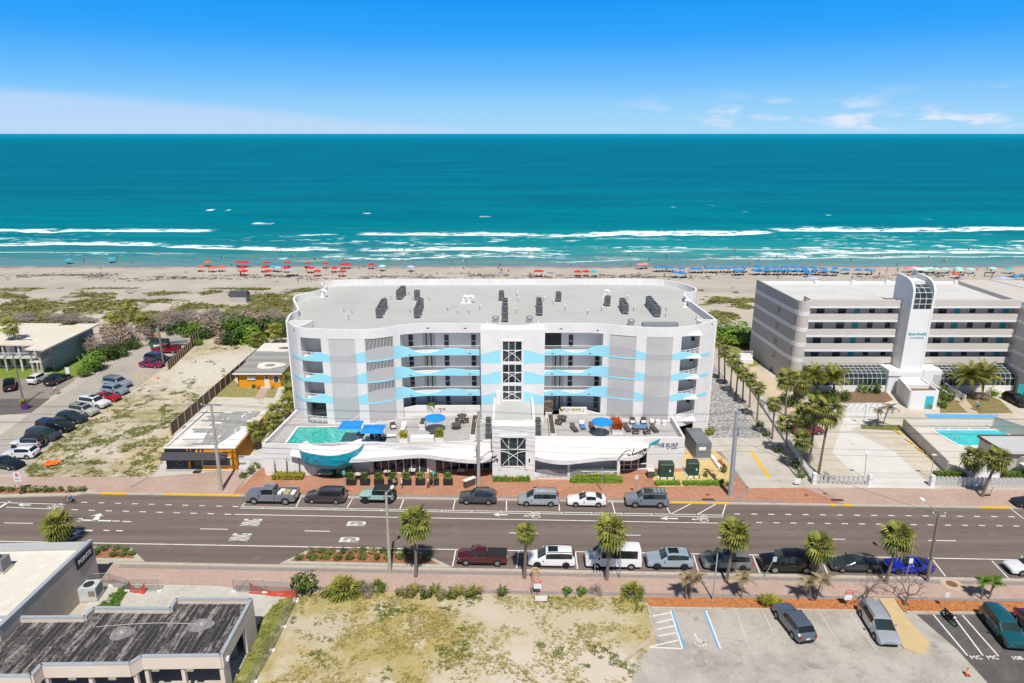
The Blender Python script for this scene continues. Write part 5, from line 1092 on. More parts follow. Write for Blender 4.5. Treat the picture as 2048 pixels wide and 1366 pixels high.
SPECS = dict(
 sedan=dict(L=4.88,W=1.84,wb=1.42,r=.335,st=[(2.44,.34,.58,0,'h'),(2.34,.22,.70,0,'h'),(1.9,.2,.80,0,'h'),(1.1,.2,.92,0,'h'),(.95,.2,.95,0,'h'),(.12,.2,.98,1.38,'g'),(-.02,.2,.98,1.42,'g'),(-.34,.2,.99,1.45,'p'),(-.42,.2,.99,1.45,'g'),(-1.02,.2,1.0,1.40,'g'),(-1.12,.2,1.0,1.38,'g'),(-1.9,.2,1.04,0,'h'),(-2.32,.25,1.0,0,'h'),(-2.44,.36,.82,0,'h')]),
 coupe=dict(L=4.75,W=1.9,wb=1.38,r=.345,st=[(2.37,.32,.55,0,'h'),(2.25,.2,.68,0,'h'),(1.7,.18,.80,0,'h'),(.85,.18,.90,0,'h'),(.72,.18,.92,0,'h'),(-.1,.18,.94,1.32,'g'),(-.25,.18,.95,1.35,'g'),(-.8,.18,.96,1.34,'p'),(-.9,.18,.97,1.33,'g'),(-1.0,.18,.98,1.30,'g'),(-1.85,.2,1.02,0,'h'),(-2.26,.25,.98,0,'h'),(-2.37,.36,.8,0,'h')]),
 suv=dict(L=4.85,W=1.92,wb=1.42,r=.37,st=[(2.42,.40,.70,0,'h'),(2.32,.28,.90,0,'h'),(1.8,.26,1.02,0,'h'),(1.15,.26,1.10,0,'h'),(1.0,.26,1.13,0,'h'),(.38,.26,1.15,1.60,'g'),(.22,.26,1.15,1.68,'g'),(-.28,.26,1.16,1.74,'p'),(-.36,.26,1.16,1.74,'g'),(-1.2,.26,1.18,1.71,'p'),(-1.28,.26,1.18,1.71,'g'),(-1.85,.26,1.22,1.62,'g'),(-2.2,.28,1.18,0,'h'),(-2.36,.32,1.05,0,'h'),(-2.42,.42,.8,0,'h')]),
 bigsuv=dict(L=5.3,W=2.02,wb=1.55,r=.41,st=[(2.65,.45,.8,0,'h'),(2.58,.32,1.02,0,'h'),(2.0,.3,1.13,0,'h'),(1.35,.3,1.2,0,'h'),(1.2,.3,1.22,0,'h'),(.62,.3,1.23,1.76,'g'),(.45,.3,1.23,1.84,'g'),(-.1,.3,1.24,1.91,'p'),(-.2,.3,1.24,1.91,'g'),(-1.1,.3,1.25,1.91,'p'),(-1.2,.3,1.25,1.90,'g'),(-2.2,.3,1.26,1.86,'p'),(-2.3,.3,1.26,1.84,'g'),(-2.52,.32,1.22,0,'h'),(-2.65,.42,.8,0,'h')]),
 minivan=dict(L=5.15,W=2.0,wb=1.54,r=.35,st=[(2.57,.36,.66,0,'h'),(2.45,.22,.84,0,'h'),(2.05,.2,.95,0,'h'),(1.62,.2,1.03,0,'h'),(1.5,.2,1.05,0,'h'),(.62,.2,1.08,1.58,'g'),(.42,.2,1.08,1.66,'g'),(.22,.2,1.08,1.70,'p'),(.12,.2,1.09,1.71,'g'),(-.9,.2,1.1,1.74,'p'),(-.98,.2,1.1,1.74,'g'),(-2.05,.2,1.13,1.70,'g'),(-2.2,.2,1.13,1.62,'p'),(-2.48,.24,1.08,0,'h'),(-2.57,.36,.8,0,'h')]),
 van=dict(L=5.98,W=2.06,wb=1.86,r=.36,st=[(2.99,.42,.78,0,'h'),(2.9,.3,1.02,0,'h'),(2.5,.28,1.18,0,'h'),(2.2,.28,1.3,0,'h'),(2.1,.28,1.34,0,'h'),(1.35,.28,1.36,2.05,'g'),(1.2,.28,1.36,2.16,'g'),(.55,.28,1.36,2.28,'p'),(.4,.28,1.36,2.3,'g'),(-.9,.28,1.36,2.32,'p'),(-1.0,.28,1.36,2.32,'g'),(-2.5,.28,1.36,2.30,'p'),(-2.86,.28,1.36,2.26,'g'),(-2.95,.3,1.36,0,'h'),(-2.99,.42,.9,0,'h')]),
 pickup=dict(L=5.9,W=2.05,wb=1.86,r=.42,bed=-.55,st=[(2.95,.5,.86,0,'h'),(2.88,.36,1.08,0,'h'),(2.3,.34,1.18,0,'h'),(1.55,.34,1.25,0,'h'),(1.42,.34,1.27,0,'h'),(.95,.34,1.28,1.76,'g'),(.8,.34,1.28,1.86,'g'),(.3,.34,1.28,1.92,'p'),(.2,.34,1.28,1.92,'g'),(-.42,.34,1.28,1.88,'g'),(-.5,.34,1.28,0,'h'),(-.56,.34,1.26,0,'h')]),
 jeep=dict(L=4.4,W=1.88,wb=1.45,r=.44,st=[(2.2,.55,.88,0,'h'),(2.14,.5,1.08,0,'h'),(1.5,.5,1.14,0,'h'),(.9,.5,1.18,0,'h'),(.78,.5,1.2,0,'h'),(.55,.5,1.22,1.74,'g'),(.4,.5,1.22,1.82,'g'),(-.25,.5,1.22,1.86,'p'),(-.4,.5,1.22,1.86,'g'),(-1.05,.5,1.22,1.86,'p'),(-1.2,.5,1.22,1.86,'g'),(-1.9,.5,1.22,1.83,'p'),(-1.98,.5,1.22,1.8,'g'),(-2.05,.5,1.2,0,'h'),(-2.1,.56,.9,0,'h')]))
WHEELS = {}
def wheel_mesh(r,rim):
 k = (round(r,2),rim.name)
 if k not in WHEELS:
  ty = MB().lathe([(r*.66,-.11),(r*.95,-.11),(r,-.07),(r,.07),(r*.95,.11),(r*.66,.11)],n=18,cap=False).mesh('tyre',TYRE,True)
  rm = MB();rm.lathe([(r*.68,.05),(r*.6,.085),(r*.15,.075)],n=18);
  for j in range(5): a = 2*math.pi*j/5;rm.obox(.4*r*math.cos(a),.4*r*math.sin(a),.07,r*.55,.06,.035,a)
  bk = MB().lathe([(r*.67,.02),(r*.66,.05)],n=18).mesh('rim_back',TRIM)
  WHEELS[k] = (ty,rm.mesh('rim',rim))
 return WHEELS[k]
NCAR = 0
def vehicle(kind,col,label,cat,rear,front,rim=RIM,name=None,scale=1.,L=None,sunroof=False,rack=False,top=None,rails=None,cover=False,group=None,dark_rear=False,topper=False,z0=.02,metal=.25):
 """rear/front: ground points of the car's axis (metres); only centre and heading are taken"""
 global NCAR;NCAR += 1
 S = SPECS[kind];sc = scale*((L/S['L']) if L else 1.);W2 = S['W']/2
 c = ((rear[0]+front[0])/2,(rear[1]+front[1])/2);ang = math.atan2(front[1]-rear[1],front[0]-rear[0])
 root = thing(name or 'parked_'+{'sedan': 'car','coupe': 'car','bigsuv': 'suv'}.get(kind,kind),label,cat,(c[0],c[1],z0),ang,group,sc)
 P_ = paint('paint_%d' % NCAR,col,metal);st = S['st'];n = len(st);rows = [];b = MB()
 for i,(x,sill,belt,roof,kd) in enumerate(st):
  e = min(i,n-1-i);w = W2*(.86 if e == 0 else .95 if e == 1 else .985 if e == 2 else 1.) if not ('bed' in S and i > n/2) else W2*.99
  if kind in ('van','jeep','bigsuv') and e == 1: w = W2*.975
  rw = W2*(.70 if kind in ('sedan','coupe') else .80 if kind != 'van' else .86)
  mid = sill+(belt-sill)*.55
  if roof: half = [(w*.86,sill),(w*.985,sill+.12),(w,mid),(w*.955,belt),(rw,roof-.06),(rw*.82,roof),(0,roof+.03)]
  else: half = [(w*.86,sill),(w*.985,sill+.12),(w,mid),(w*.955,belt-.03),(w*.86,belt),(w*.6,belt+.03),(0,belt+.045)]
  rows.append([(x,-y,z) for y,z in half]+[(x,y,z) for y,z in half[-2::-1]])
 m = len(rows[0]);base = len(b.v)
 for r in rows: b.v += r
 glass = {'windscreen': [],'rear_window': [],'side_window': [[],[]]};body = []
 for i in range(n-1):
  k0,k1 = st[i][4],st[i+1][4];r0,r1 = st[i][3],st[i+1][3]
  for j in range(m-1):
   f = (base+i*m+j,base+(i+1)*m+j,base+(i+1)*m+j+1,base+i*m+j+1)
   side = j in (3,m-5);upper = 4 <= j <= m-6
   if r0 and r1 and side and not (k0 == 'p' and st[i][0] < -1.9): glass['side_window'][0 if j == 3 else 1].append(f)
   elif not r0 and r1 and upper: glass['windscreen'].append(f)
   elif r0 and not r1 and (upper) : glass['rear_window'].append(f)
   else: body.append(f)
 b.f = body+[tuple(base+j for j in range(m)),tuple(base+(n-1)*m+j for j in range(m-1,-1,-1))]
 def sub(faces,name,mm,grow=0.0,smooth=True):
  q = MB();mp = {}
  for f in faces:
   g = []
   for v in f:
    if v not in mp: mp[v] = len(q.v);q.v.append(b.v[v])
    g.append(mp[v])
   q.f.append(tuple(g))
  return q.build(name,mm,root,smooth=smooth,angle=35)
 sub(b.f,'body',P_)
 for k,fs in glass.items():
  if k == 'side_window':
   for f in fs:
    if f: sub(f,k,CARG)
  elif fs: sub(fs,k,WSG if k == 'windscreen' else CARG)
 tyre,rim_ = wheel_mesh(S['r'],rim);arch = MB()
 for sx in (1,-1):
  for sy in (1,-1):
   wx = sx*S['wb']*(.985 if sx > 0 else 1.0);w = link('wheel',tyre,root,(wx,sy*(W2-.07),S['r']),(R(90) if sy < 0 else R(-90),0,0));link('rim',rim_,w)
   a = [(wx+(S['r']+.07)*math.cos(t_),S['r']+.02+(S['r']+.07)*math.sin(t_)) for t_ in [math.pi*k/9 for k in range(10)]]
   arch.poly([(x,sy*(W2+.006),max(.2,z)) for x,z in (a if sy < 0 else a[::-1])])
 L2 = st[0][0];hb = st[1][2];rb = st[-1][0]
 arch.box(L2-.03,-W2*.62,st[0][1]-.02,L2+.025,W2*.62,st[0][1]+.1);arch.box(st[-1][0]-.02 if 'bed' not in S else -2.97,-W2*.7,.34,st[-1][0]+.05 if 'bed' not in S else -2.9,W2*.7,.5)
 for sy in (1,-1): arch.box(-S['wb']+.45,sy*W2*.97-.03,st[3][1]-.03,S['wb']-.45,sy*W2*.97+.03,st[3][1]+.06)
 arch.build('trim',TRIM,root);MB().box(L2-.02,-W2*.45,(st[0][1]+hb)/2+.02,L2+.02,W2*.45,st[0][2]-.02).build('grille',TRIM,root)
 for sy in (1,-1):
  x = st[1][0];MB().hexa([(x-.08,sy*W2*.60,hb-.2),(L2+.01,sy*W2*.52,hb-.22),(L2-.03,sy*W2*.86,hb-.22),(x-.22,sy*W2*.965,hb-.2),(x-.1,sy*W2*.60,hb-.03),(L2-.06,sy*W2*.54,hb-.08),(x-.02,sy*W2*.84,hb-.06),(x-.25,sy*W2*.955,hb-.04)]).build('headlight',HLM,root)
  rx = -2.95 if 'bed' in S else rb;tz = (1.0 if 'bed' in S else st[-1][2]+.02)
  MB().box(rx-.015,sy*W2*.80-.11,tz-.12,rx+.12,sy*W2*.80+.11,tz+.18).build('tail_light',TLM,root)
  k = [i for i in range(n) if st[i][3]][0];MB().box(st[k][0]+.15,sy*(W2+.02)-(0 if sy > 0 else .2),st[k][2]-.02,st[k][0]+.3,sy*(W2+.02)+(.2 if sy > 0 else 0),st[k][2]+.15).build('mirror',P_ if kind != 'van' else TRIM,root)
 rx = -2.96 if 'bed' in S else rb-.025;MB().box(rx-.01,-.2,.62,rx+.01,.2,.76).build('number_plate',PLATE,root)
 rr_ = [s for s in st if s[3]];zr = max(s[3] for s in rr_);xm = [s[0] for s in rr_ if s[3] > zr-.09];xa,xb = min(xm),max(xm)
 if sunroof: MB().box(xb-1.1 if xb-xa > 1.4 else xa+.15,-W2*.48,zr-.015,xb-.05,W2*.48,zr+.045).build('sunroof',CARG,root)
 if rack or rails:
  q = MB()
  for sy in (1,-1): q.tube([(xa-.15,sy*W2*.72,zr-.04),(xa,sy*W2*.72,zr+.07),(xb-.1,sy*W2*.72,zr+.07),(xb+.1,sy*W2*.72,zr-.04)],.025,5)
  if rack:
   for x in cuts(xa+.1,xb-.2,.6): q.tube([(x,-W2*.72,zr+.07),(x,W2*.72,zr+.07)],.022,4)
  q.build('roof_rack',TRIM,root)
 if top: q = MB();q.hexa([(xa-.1,-W2*.80,zr-.12),(xb+.1,-W2*.80,zr-.12),(xb+.1,W2*.80,zr-.12),(xa-.1,W2*.80,zr-.12),(xa-.05,-W2*.74,zr+.06),(xb,-W2*.74,zr+.06),(xb,W2*.74,zr+.06),(xa-.05,W2*.74,zr+.06)]).build('hard_top',top,root)
 if 'bed' in S:
  x0,x1 = -2.93,-.60;q = MB();q.box(x0,-W2*.96,.45,x1,-W2*.88,1.26);q.box(x0,W2*.88,.45,x1,W2*.96,1.26);q.box(x0,-W2*.87,.45,x1,W2*.87,.72);q.build('truck_bed',P_,root);MB().box(-2.95,-W2*.87,.55,-2.86,W2*.87,1.22).build('tailgate',P_,root)
  for sy in (1,-1): MB().hexa([(x0+.2,sy*W2*.962,.75),(x1-.1,sy*W2*.962,.75),(x1-.1,sy*W2*.99,.75),(x0+.2,sy*W2*.99,.75),(x0+.2,sy*W2*.962,1.15),(x1-.1,sy*W2*.962,1.15),(x1-.1,sy*W2*.985,1.15),(x0+.2,sy*W2*.985,1.15)]).build('bed_flank',P_,root)
  if cover: MB().box(x0+.04,-W2*.9,1.262,x1,W2*.9,1.31).build('bed_cover',TRIM,root)
  elif not topper: MB().box(x0+.1,-W2*.86,.721,x1-.02,W2*.86,.745).build('bed_liner',TRIM,root)
  if topper: MB().hexa([(x0,-W2*.94,1.265),(x1,-W2*.94,1.265),(x1,W2*.94,1.265),(x0,W2*.94,1.265),(x0+.1,-W2*.78,1.85),(x1,-W2*.8,1.9),(x1,W2*.8,1.9),(x0+.1,W2*.78,1.85)]).build('bed_topper',P_,root);MB().box(x0+.25,-W2*.93,1.42,x1-.2,-W2*.84,1.7).build('side_window',CARG,root)
 if kind == 'jeep':
  w = link('spare_wheel',tyre,root,(-2.22,0,1.05),(0,R(-90),0));q = MB()
  for sx in (1,-1):
   for sy in (1,-1): q.box(sx*S['wb']-.62,sy*(W2+.02)-(.16 if sy > 0 else 0),.92,sx*S['wb']+.62,sy*(W2+.02)+(0 if sy > 0 else .16),1.0)
  q.build('fender',TRIM,root)
 return root
BAYG_F = 'vehicles parked along the far kerb';BAYG_N = 'vehicles parked along the near kerb'
def on_street(px,py,flip=True,dv=0.):
 x,y = P(px,py);x += V[0]*(1.0+dv);y += V[1]*(1.0+dv)
 d = -3 if flip else 3;return (x-U[0]*d,y-U[1]*d),(x+U[0]*d,y+U[1]*d)
ram = vehicle('pickup',(.22,.235,.26),'grey crew cab pickup with white and tan load in its open bed','pickup truck',*on_street(540,1009),L=6.35,group=BAYG_F)
for q,(x,y,lx,ly,h,m) in enumerate(((-1.0,.3,.5,.7,.55,HWHITE),(-1.05,-.45,.6,.5,.4,HWHITE),(-1.75,.1,.7,1.2,.5,mat('tan_box',(.42,.33,.17),.8)),(-2.4,.1,.5,1.1,.45,HWHITE))):
 c_ = ram.matrix_basis @ Vector((x*1.076,y*1.076,.80));tag(MB().obox(0,0,0,lx,ly,h,ram.rotation_euler.z).build('load_box',m,None,loc=c_),['white cooler behind the cab in the grey pickup bed','small white box by the near side of the grey pickup bed','tan crate in the middle of the grey pickup bed','white tub nearest the tailgate of the grey pickup bed'][q],'box','load in the grey pickup bed')
vehicle('minivan',(.055,.05,.06),'dark plum grey minivan second from left at the far kerb','minivan',*on_street(648,1009),group=BAYG_F,rim=RIM)
vehicle('jeep',(.30,.47,.43),'mint green off road car with black hard top and fenders','off road car',*on_street(753,1009),group=BAYG_F,rim=RIMD,top=TRIM,metal=0)
vehicle('suv',(.07,.072,.078),'charcoal grey suv parked below the pole before the white entrance block','suv',*on_street(955,1011),group=BAYG_F,rails=True,L=4.75)
vehicle('minivan',(.40,.42,.45),'silver minivan at the far kerb right of the charcoal suv','minivan',*on_street(1077,1014),group=BAYG_F,rails=True)
vehicle('sedan',(.78,.78,.78),'white sedan at the far kerb','car',*on_street(1174,1016),group=BAYG_F,metal=0)
vehicle('bigsuv',(.20,.23,.27),'large blue grey suv with roof rack at the right end of the far kerb row','suv',*on_street(1295,1017),group=BAYG_F,rack=True,sunroof=True)
vehicle('sedan',(.03,.03,.035),'dark car cut by the right edge of the photo at the far kerb','car',*on_street(2078,1021),group=BAYG_F)
vehicle('pickup',(.10,.012,.025),'maroon pickup with black bed cover','pickup truck',*on_street(963,1134),L=5.4,group=BAYG_N,cover=True,rim=RIM)
vehicle('minivan',(.78,.78,.78),'white minivan with dark sunroof left of the passenger van','minivan',*on_street(1103,1137),group=BAYG_N,sunroof=True,metal=0,rim=RIMD,rails=True)
vehicle('van',(.78,.79,.80),'tall white passenger van half hidden by a palm trunk','van',*on_street(1227,1140),group=BAYG_N,metal=0)
vehicle('suv',(.36,.44,.50),'pale blue grey suv with black sunroof right of the white van','suv',*on_street(1341,1141),group=BAYG_N,sunroof=True,L=4.95,rim=RIMD)
vehicle('minivan',(.20,.205,.215),'grey minivan behind a palm trunk and lamp post at the near kerb','minivan',*on_street(1456,1143),group=BAYG_N,sunroof=True,rim=RIMD)
vehicle('bigsuv',(.008,.008,.009),'large black suv behind the palm at the near kerb','suv',*on_street(1580,1148),group=BAYG_N,L=5.6)
vehicle('sedan',(.045,.05,.058),'charcoal sedan behind the bare tree at the near kerb','car',*on_street(1712,1148),group=BAYG_N)
vehicle('coupe',(.015,.03,.42),'bright blue two door car beside the wooden pole','car',*on_street(1824,1151),group=BAYG_N,rim=RIMD)
vehicle('sedan',(.76,.76,.76),'white car nose at the right edge of the photo at the near kerb','car',*on_street(2072,1155),group=BAYG_N,metal=0)
vehicle('suv',(.11,.14,.18),'slate blue suv with its tail towards the camera in the near car park','suv',P(1608,1283),P(1564,1228),L=4.8)
vehicle('minivan',(.42,.44,.47),'silver minivan nosed out beside the tan concrete island','minivan',P(1735,1226),P(1776,1292),rails=True)
vehicle('bigsuv',(.012,.115,.14),'teal suv nosed out at the right side of the near car park','suv',P(1975,1232),P(2033,1304),L=5.0,rim=RIMD)
vehicle('coupe',(.12,.01,.05),'maroon car cut off by the right edge behind the teal suv','car',P(2045,1236),P(2100,1300))
vehicle('suv',(.01,.01,.016),'black suv at the right edge of the hotel lot by the garden','suv',P(2010,796),P(2052,818),rim=RIMD)
vehicle('sedan',(.25,.01,.03),'red car mostly hidden behind the palms of the hotel lot','car',P(1580,866),P(1648,866))
LOTG = 'cars angled along the sandy lot'
def lot(kind,col,label,cat,x0,y0,x1,y1,**k): return vehicle(kind,col,label,cat,P(x0,y0),P(x1,y1),group=LOTG,**k)
lot('sedan',(.015,.018,.03),'dark navy car at the lower left end of the angled row','car',-14,929,44,938)
lot('suv',(.76,.76,.76),'white crossover parked facing left just above the dark navy car','suv',76,914,12,914,metal=0,L=4.6)
lot('jeep',(.74,.75,.75),'white off road car with black top in the angled row','off road car',92,896,24,896,top=TRIM,metal=0,rim=RIMD)
lot('minivan',(.05,.065,.07),'dark grey green minivan in the angled row below the black pickup','minivan',55,874,122,881)
lot('pickup',(.018,.02,.024),'black pickup with a bed topper and roof bars in the angled row','pickup truck',76,858,150,864,L=5.6,topper=True)
lot('suv',(.03,.04,.055),'dark navy suv in the angled row below the cream suv','suv',115,840,174,847)
lot('bigsuv',(.62,.60,.54),'cream suv with roof rack in the angled row','suv',137,824,201,833,rack=True,sunroof=True,L=4.95)
lot('bigsuv',(.76,.76,.75),'long white suv in the angled row left of the red coupe','suv',159,809,222,817,sunroof=True,metal=0)
lot('coupe',(.52,.008,.02),'bright red coupe in the angled row','car',190,797,241,803)
lot('suv',(.30,.36,.42),'steel blue suv in the angled row above the red coupe','suv',205,784,258,790)
lot('bigsuv',(.36,.39,.43),'long silver suv with rack at the upper end of the angled row','suv',204,769,268,777,rack=True)
lot('coupe',(.26,.008,.07),'magenta coupe beside the leaning wooden pole','car',281,732,329,735)
lot('minivan',(.04,.06,.10),'navy minivan behind the magenta coupe','minivan',289,720,342,725)
lot('pickup',(.30,.012,.03),'red pickup beside the weathered fence','pickup truck',357,705,310,705,L=5.7)
vehicle('pickup',(.012,.012,.014),'black pickup seen from behind in the far left car park','pickup truck',P(20,786),P(22,766),L=5.5)
vehicle('suv',(.74,.74,.74),'white crossover on the left car park beside the black suv','suv',P(62,771),P(97,754),metal=0,L=4.7)
vehicle('suv',(.012,.012,.014),'black suv parked beside the white crossover on the left car park','suv',P(97,774),P(134,756),L=5.0)
def motorcycle(p0,p1,label):
 ang = math.atan2(p1[1]-p0[1],p1[0]-p0[0]);o = thing('motorcycle',label,'motorcycle',((p0[0]+p1[0])/2,(p0[1]+p1[1])/2,.04),ang);GRN = mat('green_rim',(.02,.55,.30),.4)
 for x in (-.7,.72):
  w = link('wheel',MB().lathe([(.24,-.07),(.31,-.06),(.33,0),(.31,.06),(.24,.07)],n=18,cap=False).mesh('wheel',TYRE,True),o,(x,0,.33),(R(90),0,R(12) if x > 0 else 0));link('rim',MB().lathe([(.25,-.04),(.20,-.05),(.20,.05),(.25,.04)],n=18,cap=False).mesh('rim',GRN),w)
 MB().tube([(-.7,0,.33),(-.1,0,.5),(.1,0,.75),(.45,0,.85),(.72,0,.35)],.06,6).box(-.25,-.16,.3,.25,.16,.62).build('frame',TRIM,o);MB().ellip((.18,0,.86),(.3,.15,.14)).build('fuel_tank',mat('black_gloss',(.012,.013,.014),.2),o);MB().hexa([(-.75,-.1,.82),(-.1,-.14,.76),(-.1,.14,.76),(-.75,.1,.82),(-.8,-.06,.92),(-.1,-.12,.84),(-.1,.12,.84),(-.8,.06,.92)]).build('saddle',TRIM,o)
 MB().tube([(.4,-.36,1.05),(.48,-.1,1.0),(.48,.1,1.0),(.4,.36,1.05)],.025,5).build('handlebar',TRIM,o);MB().ellip((.62,0,.88),(.12,.13,.14)).build('headlight',HLM,o)
motorcycle(P(1886,1232),P(1908,1254),'black motorcycle with green wheel rims in the near car park')
# ================================================================ planting
def leafmat(name,a,b_,dead=None,rough=.6):
 t = NT(name);oi = t.n('ShaderNodeObjectInfo').outputs['Random'];p = t.pos()
 n = t.noise(p,2.3,3,.7);c = t.mix(t.rng(t.math('ADD',n,t.math('MULTIPLY',t.math('SUBTRACT',oi,.5),.35)),.3,.7),a,b_)
 if dead: c = t.mix(t.rng(t.noise(p,1.1,3),.52,.66,0,.85),c,dead)
 t.set(c,rough,spec=.25);tr = t.b.inputs.get('Subsurface Weight');return t.m
PALM = leafmat('palm_leaf',(.10,.13,.018),(.28,.275,.055));PALMY = leafmat('yellow_palm_leaf',(.15,.16,.025),(.33,.30,.06));PALMD = leafmat('dry_palm_leaf',(.20,.15,.08),(.33,.26,.15))
TRUNK = mat('palm_trunk',(.20,.165,.13),.95,var=.35,scale=5,bump=.5);TRUNKD = mat('dark_trunk',(.12,.10,.085),.95,var=.3,scale=5)
GREEN = leafmat('shrub_leaf',(.05,.085,.014),(.14,.19,.03));DKGREEN = leafmat('dark_shrub_leaf',(.022,.05,.010),(.07,.12,.02));BRIGHT = leafmat('bright_leaf',(.06,.13,.012),(.16,.27,.03));YELG = leafmat('croton_leaf',(.16,.17,.02),(.42,.36,.03))
GREYB_ = leafmat('bare_twig',(.20,.165,.145),(.36,.29,.25));PINKL = leafmat('dry_pink_leaf',(.22,.155,.11),(.36,.27,.20));REDF = leafmat('red_flower',(.30,.04,.01),(.55,.14,.02));GRASSM = leafmat('dry_grass_blade',(.22,.19,.045),(.38,.31,.10));GRASSG = leafmat('green_grass_blade',(.08,.11,.018),(.20,.21,.045));OLIVE = leafmat('dune_plant',(.14,.145,.04),(.28,.25,.09))
def rv(r):
 while True:
  v = Vector((r.uniform(-1,1),r.uniform(-1,1),r.uniform(-1,1)))
  if .05 < v.length < 1: return v
def leafcloud(n,leaf,seed,lobes=6,flat=.75,thin=1.0,core=.5):
 """unit crown (radius 1, base at 0) of loose leaf quads on uneven lobes"""
 r = random.Random(seed);b = MB();L = [(Vector((0,0,flat*.6)),.62)]
 for k in range(lobes):
  a = r.uniform(0,6.28);d = r.uniform(.35,.62);L.append((Vector((d*math.cos(a),d*math.sin(a),flat*r.uniform(.35,1.0))),r.uniform(.28,.46)))
 for k in range(n):
  c,rad = r.choice(L);v = rv(r).normalized()*rad*r.uniform(core,1.05) ** .6;p = c+v*1.0
  if p.z < .02: p.z = r.uniform(.02,.2)
  nrm = (v.normalized()+rv(r)*.7+Vector((0,0,.35))).normalized();a = nrm.orthogonal().normalized();a.rotate(Matrix.Rotation(r.uniform(0,6.28),3,nrm));c2 = nrm.cross(a);s = leaf*r.uniform(.6,1.3)
  b.poly([p-a*s,p-c2*s*.5*thin,p+a*s,p+c2*s*.5*thin])
 return b
SHR = {}
def shrubmesh(kind,m,n=240,leaf=.13,seeds=3,**k):
 key = kind
 if key not in SHR: SHR[key] = [leafcloud(n,leaf,100+i*7+len(SHR)*31,**k).mesh('crown',m) for i in range(seeds)]
 return rnd.choice(SHR[key])
KINDS = dict(green=(GREEN,260,.13),dark=(DKGREEN,260,.13),bright=(BRIGHT,260,.13),yellow=(YELG,240,.14),bare=(GREYB_,520,.17),pink=(PINKL,420,.11),big=(BRIGHT,900,.085),bigdark=(DKGREEN,900,.085),bigbare=(GREYB_,1500,.12),bigpink=(PINKL,1100,.07),olive=(OLIVE,300,.12),red=(REDF,160,.13))
BIGS = ('big','bigdark','bigbare','bigpink')
def shrub(kind,x,y,r,label,h=None,group=None,z=0.,name='shrub',cat='shrub',ry=None):
 m,n,lf = KINDS[kind];bare = 'bare' in kind
 me = shrubmesh(kind,m,n,lf,thin=.16 if bare else 1.0,lobes=9 if kind in BIGS else 6,core=.2 if bare else .5)
 h = h or r*1.5;o = thing(name,label,cat,(x,y,z),rnd.uniform(0,6.28) if not ry else 0,group)
 link('crown',me,o,scale=(r,ry or r,h/1.1))
 if r > 1.2: link('stem',MB().tube([(0,0,0),(.1*r,0,h*.35),(.25*r,.1*r,h*.7)],[.1,.07,.03],5).tube([(0,0,0),(-.12*r,.08*r,h*.6)],[.08,.03],5).mesh('stem',TRUNKD),o)
 return o
# palms ------------------------------------------------------------
def fan_frond(seed,droop,m,size=1.0):
 r = random.Random(seed);b = MB();pl_ = .75*size;b.tube([(0,0,0),(pl_*.6,0,.06),(pl_,0,-.02-droop*.2)],[.03,.02,.015],4,False);o = Vector((pl_,0,-.02-droop*.2))
 for k in range(11):
  a = R(-100+20*k);ln = (.95-.25*abs(k-5)/5)*size*r.uniform(.9,1.1);d = Vector((math.cos(a),math.sin(a),.1));s = Vector((-math.sin(a),math.cos(a),0))*.075*size
  m1 = o+d*ln*.55+Vector((0,0,.05-droop*.22*ln));tp = o+d*ln+Vector((0,0,-droop*.75*ln-.1));fold = Vector((0,0,.035))
  b.poly([o,m1-s+fold,tp,m1+s-fold])
 return b.mesh('frond',m)
def feather_frond(seed,droop,m,ln=2.6):
 r = random.Random(seed);b = MB();pts = [Vector((ln*t_*(1-.12*t_*droop),0,ln*(.42*t_-droop*.62*t_*t_))) for t_ in [k/9 for k in range(10)]];b.tube(pts,[.035-.003*k for k in range(10)],4,False)
 for k in range(1,10):
  for s in (-1,1):
   for q in (0,.5):
    p = pts[k]-(pts[k]-pts[k-1])*q;w = .5*(1-((k-q)/10) ** 2)+.1;e = p+Vector((.34,s*w*1.15,-.16-.2*r.random()));b.poly([p,p+Vector((.13,0,0)),e]) if s > 0 else b.poly([p,e,p+Vector((.13,0,0))])
 return b.mesh('frond',m)
FAN = [fan_frond(1,.15,PALM),fan_frond(2,.5,PALM),fan_frond(3,1.0,PALM),fan_frond(4,.35,PALMY),fan_frond(5,1.15,PALMD)]
FEA = [feather_frond(1,.55,PALM),feather_frond(2,.9,PALM),feather_frond(3,1.2,PALMY),feather_frond(4,.7,PALMY)];FEAD = [feather_frond(6,1.5,PALMD,1.5),feather_frond(7,1.25,PALMD,1.4)];FEAS = [feather_frond(8,.8,BRIGHT,1.3),feather_frond(9,1.1,BRIGHT,1.3)]
def crown_rots(n,seed,up=80,down=-55):
 r = random.Random(seed);o = []
 for k in range(n):
  t_ = (k+.5)/n;el = up+(down-up)*t_ ** .9+r.uniform(-9,9);o.append((k*137.5+r.uniform(-14,14),el))
 return o
def join_meshes(name,parts,m):
 vs,fs = [],[]
 for me,M in parts:
  i = len(vs);vs += [tuple(M @ v.co) for v in me.vertices];fs += [tuple(i+q for q in p.vertices) for p in me.polygons]
 me = bpy.data.meshes.new(name);me.from_pydata(vs,[],fs);me.materials.append(m);return me
JC = {}
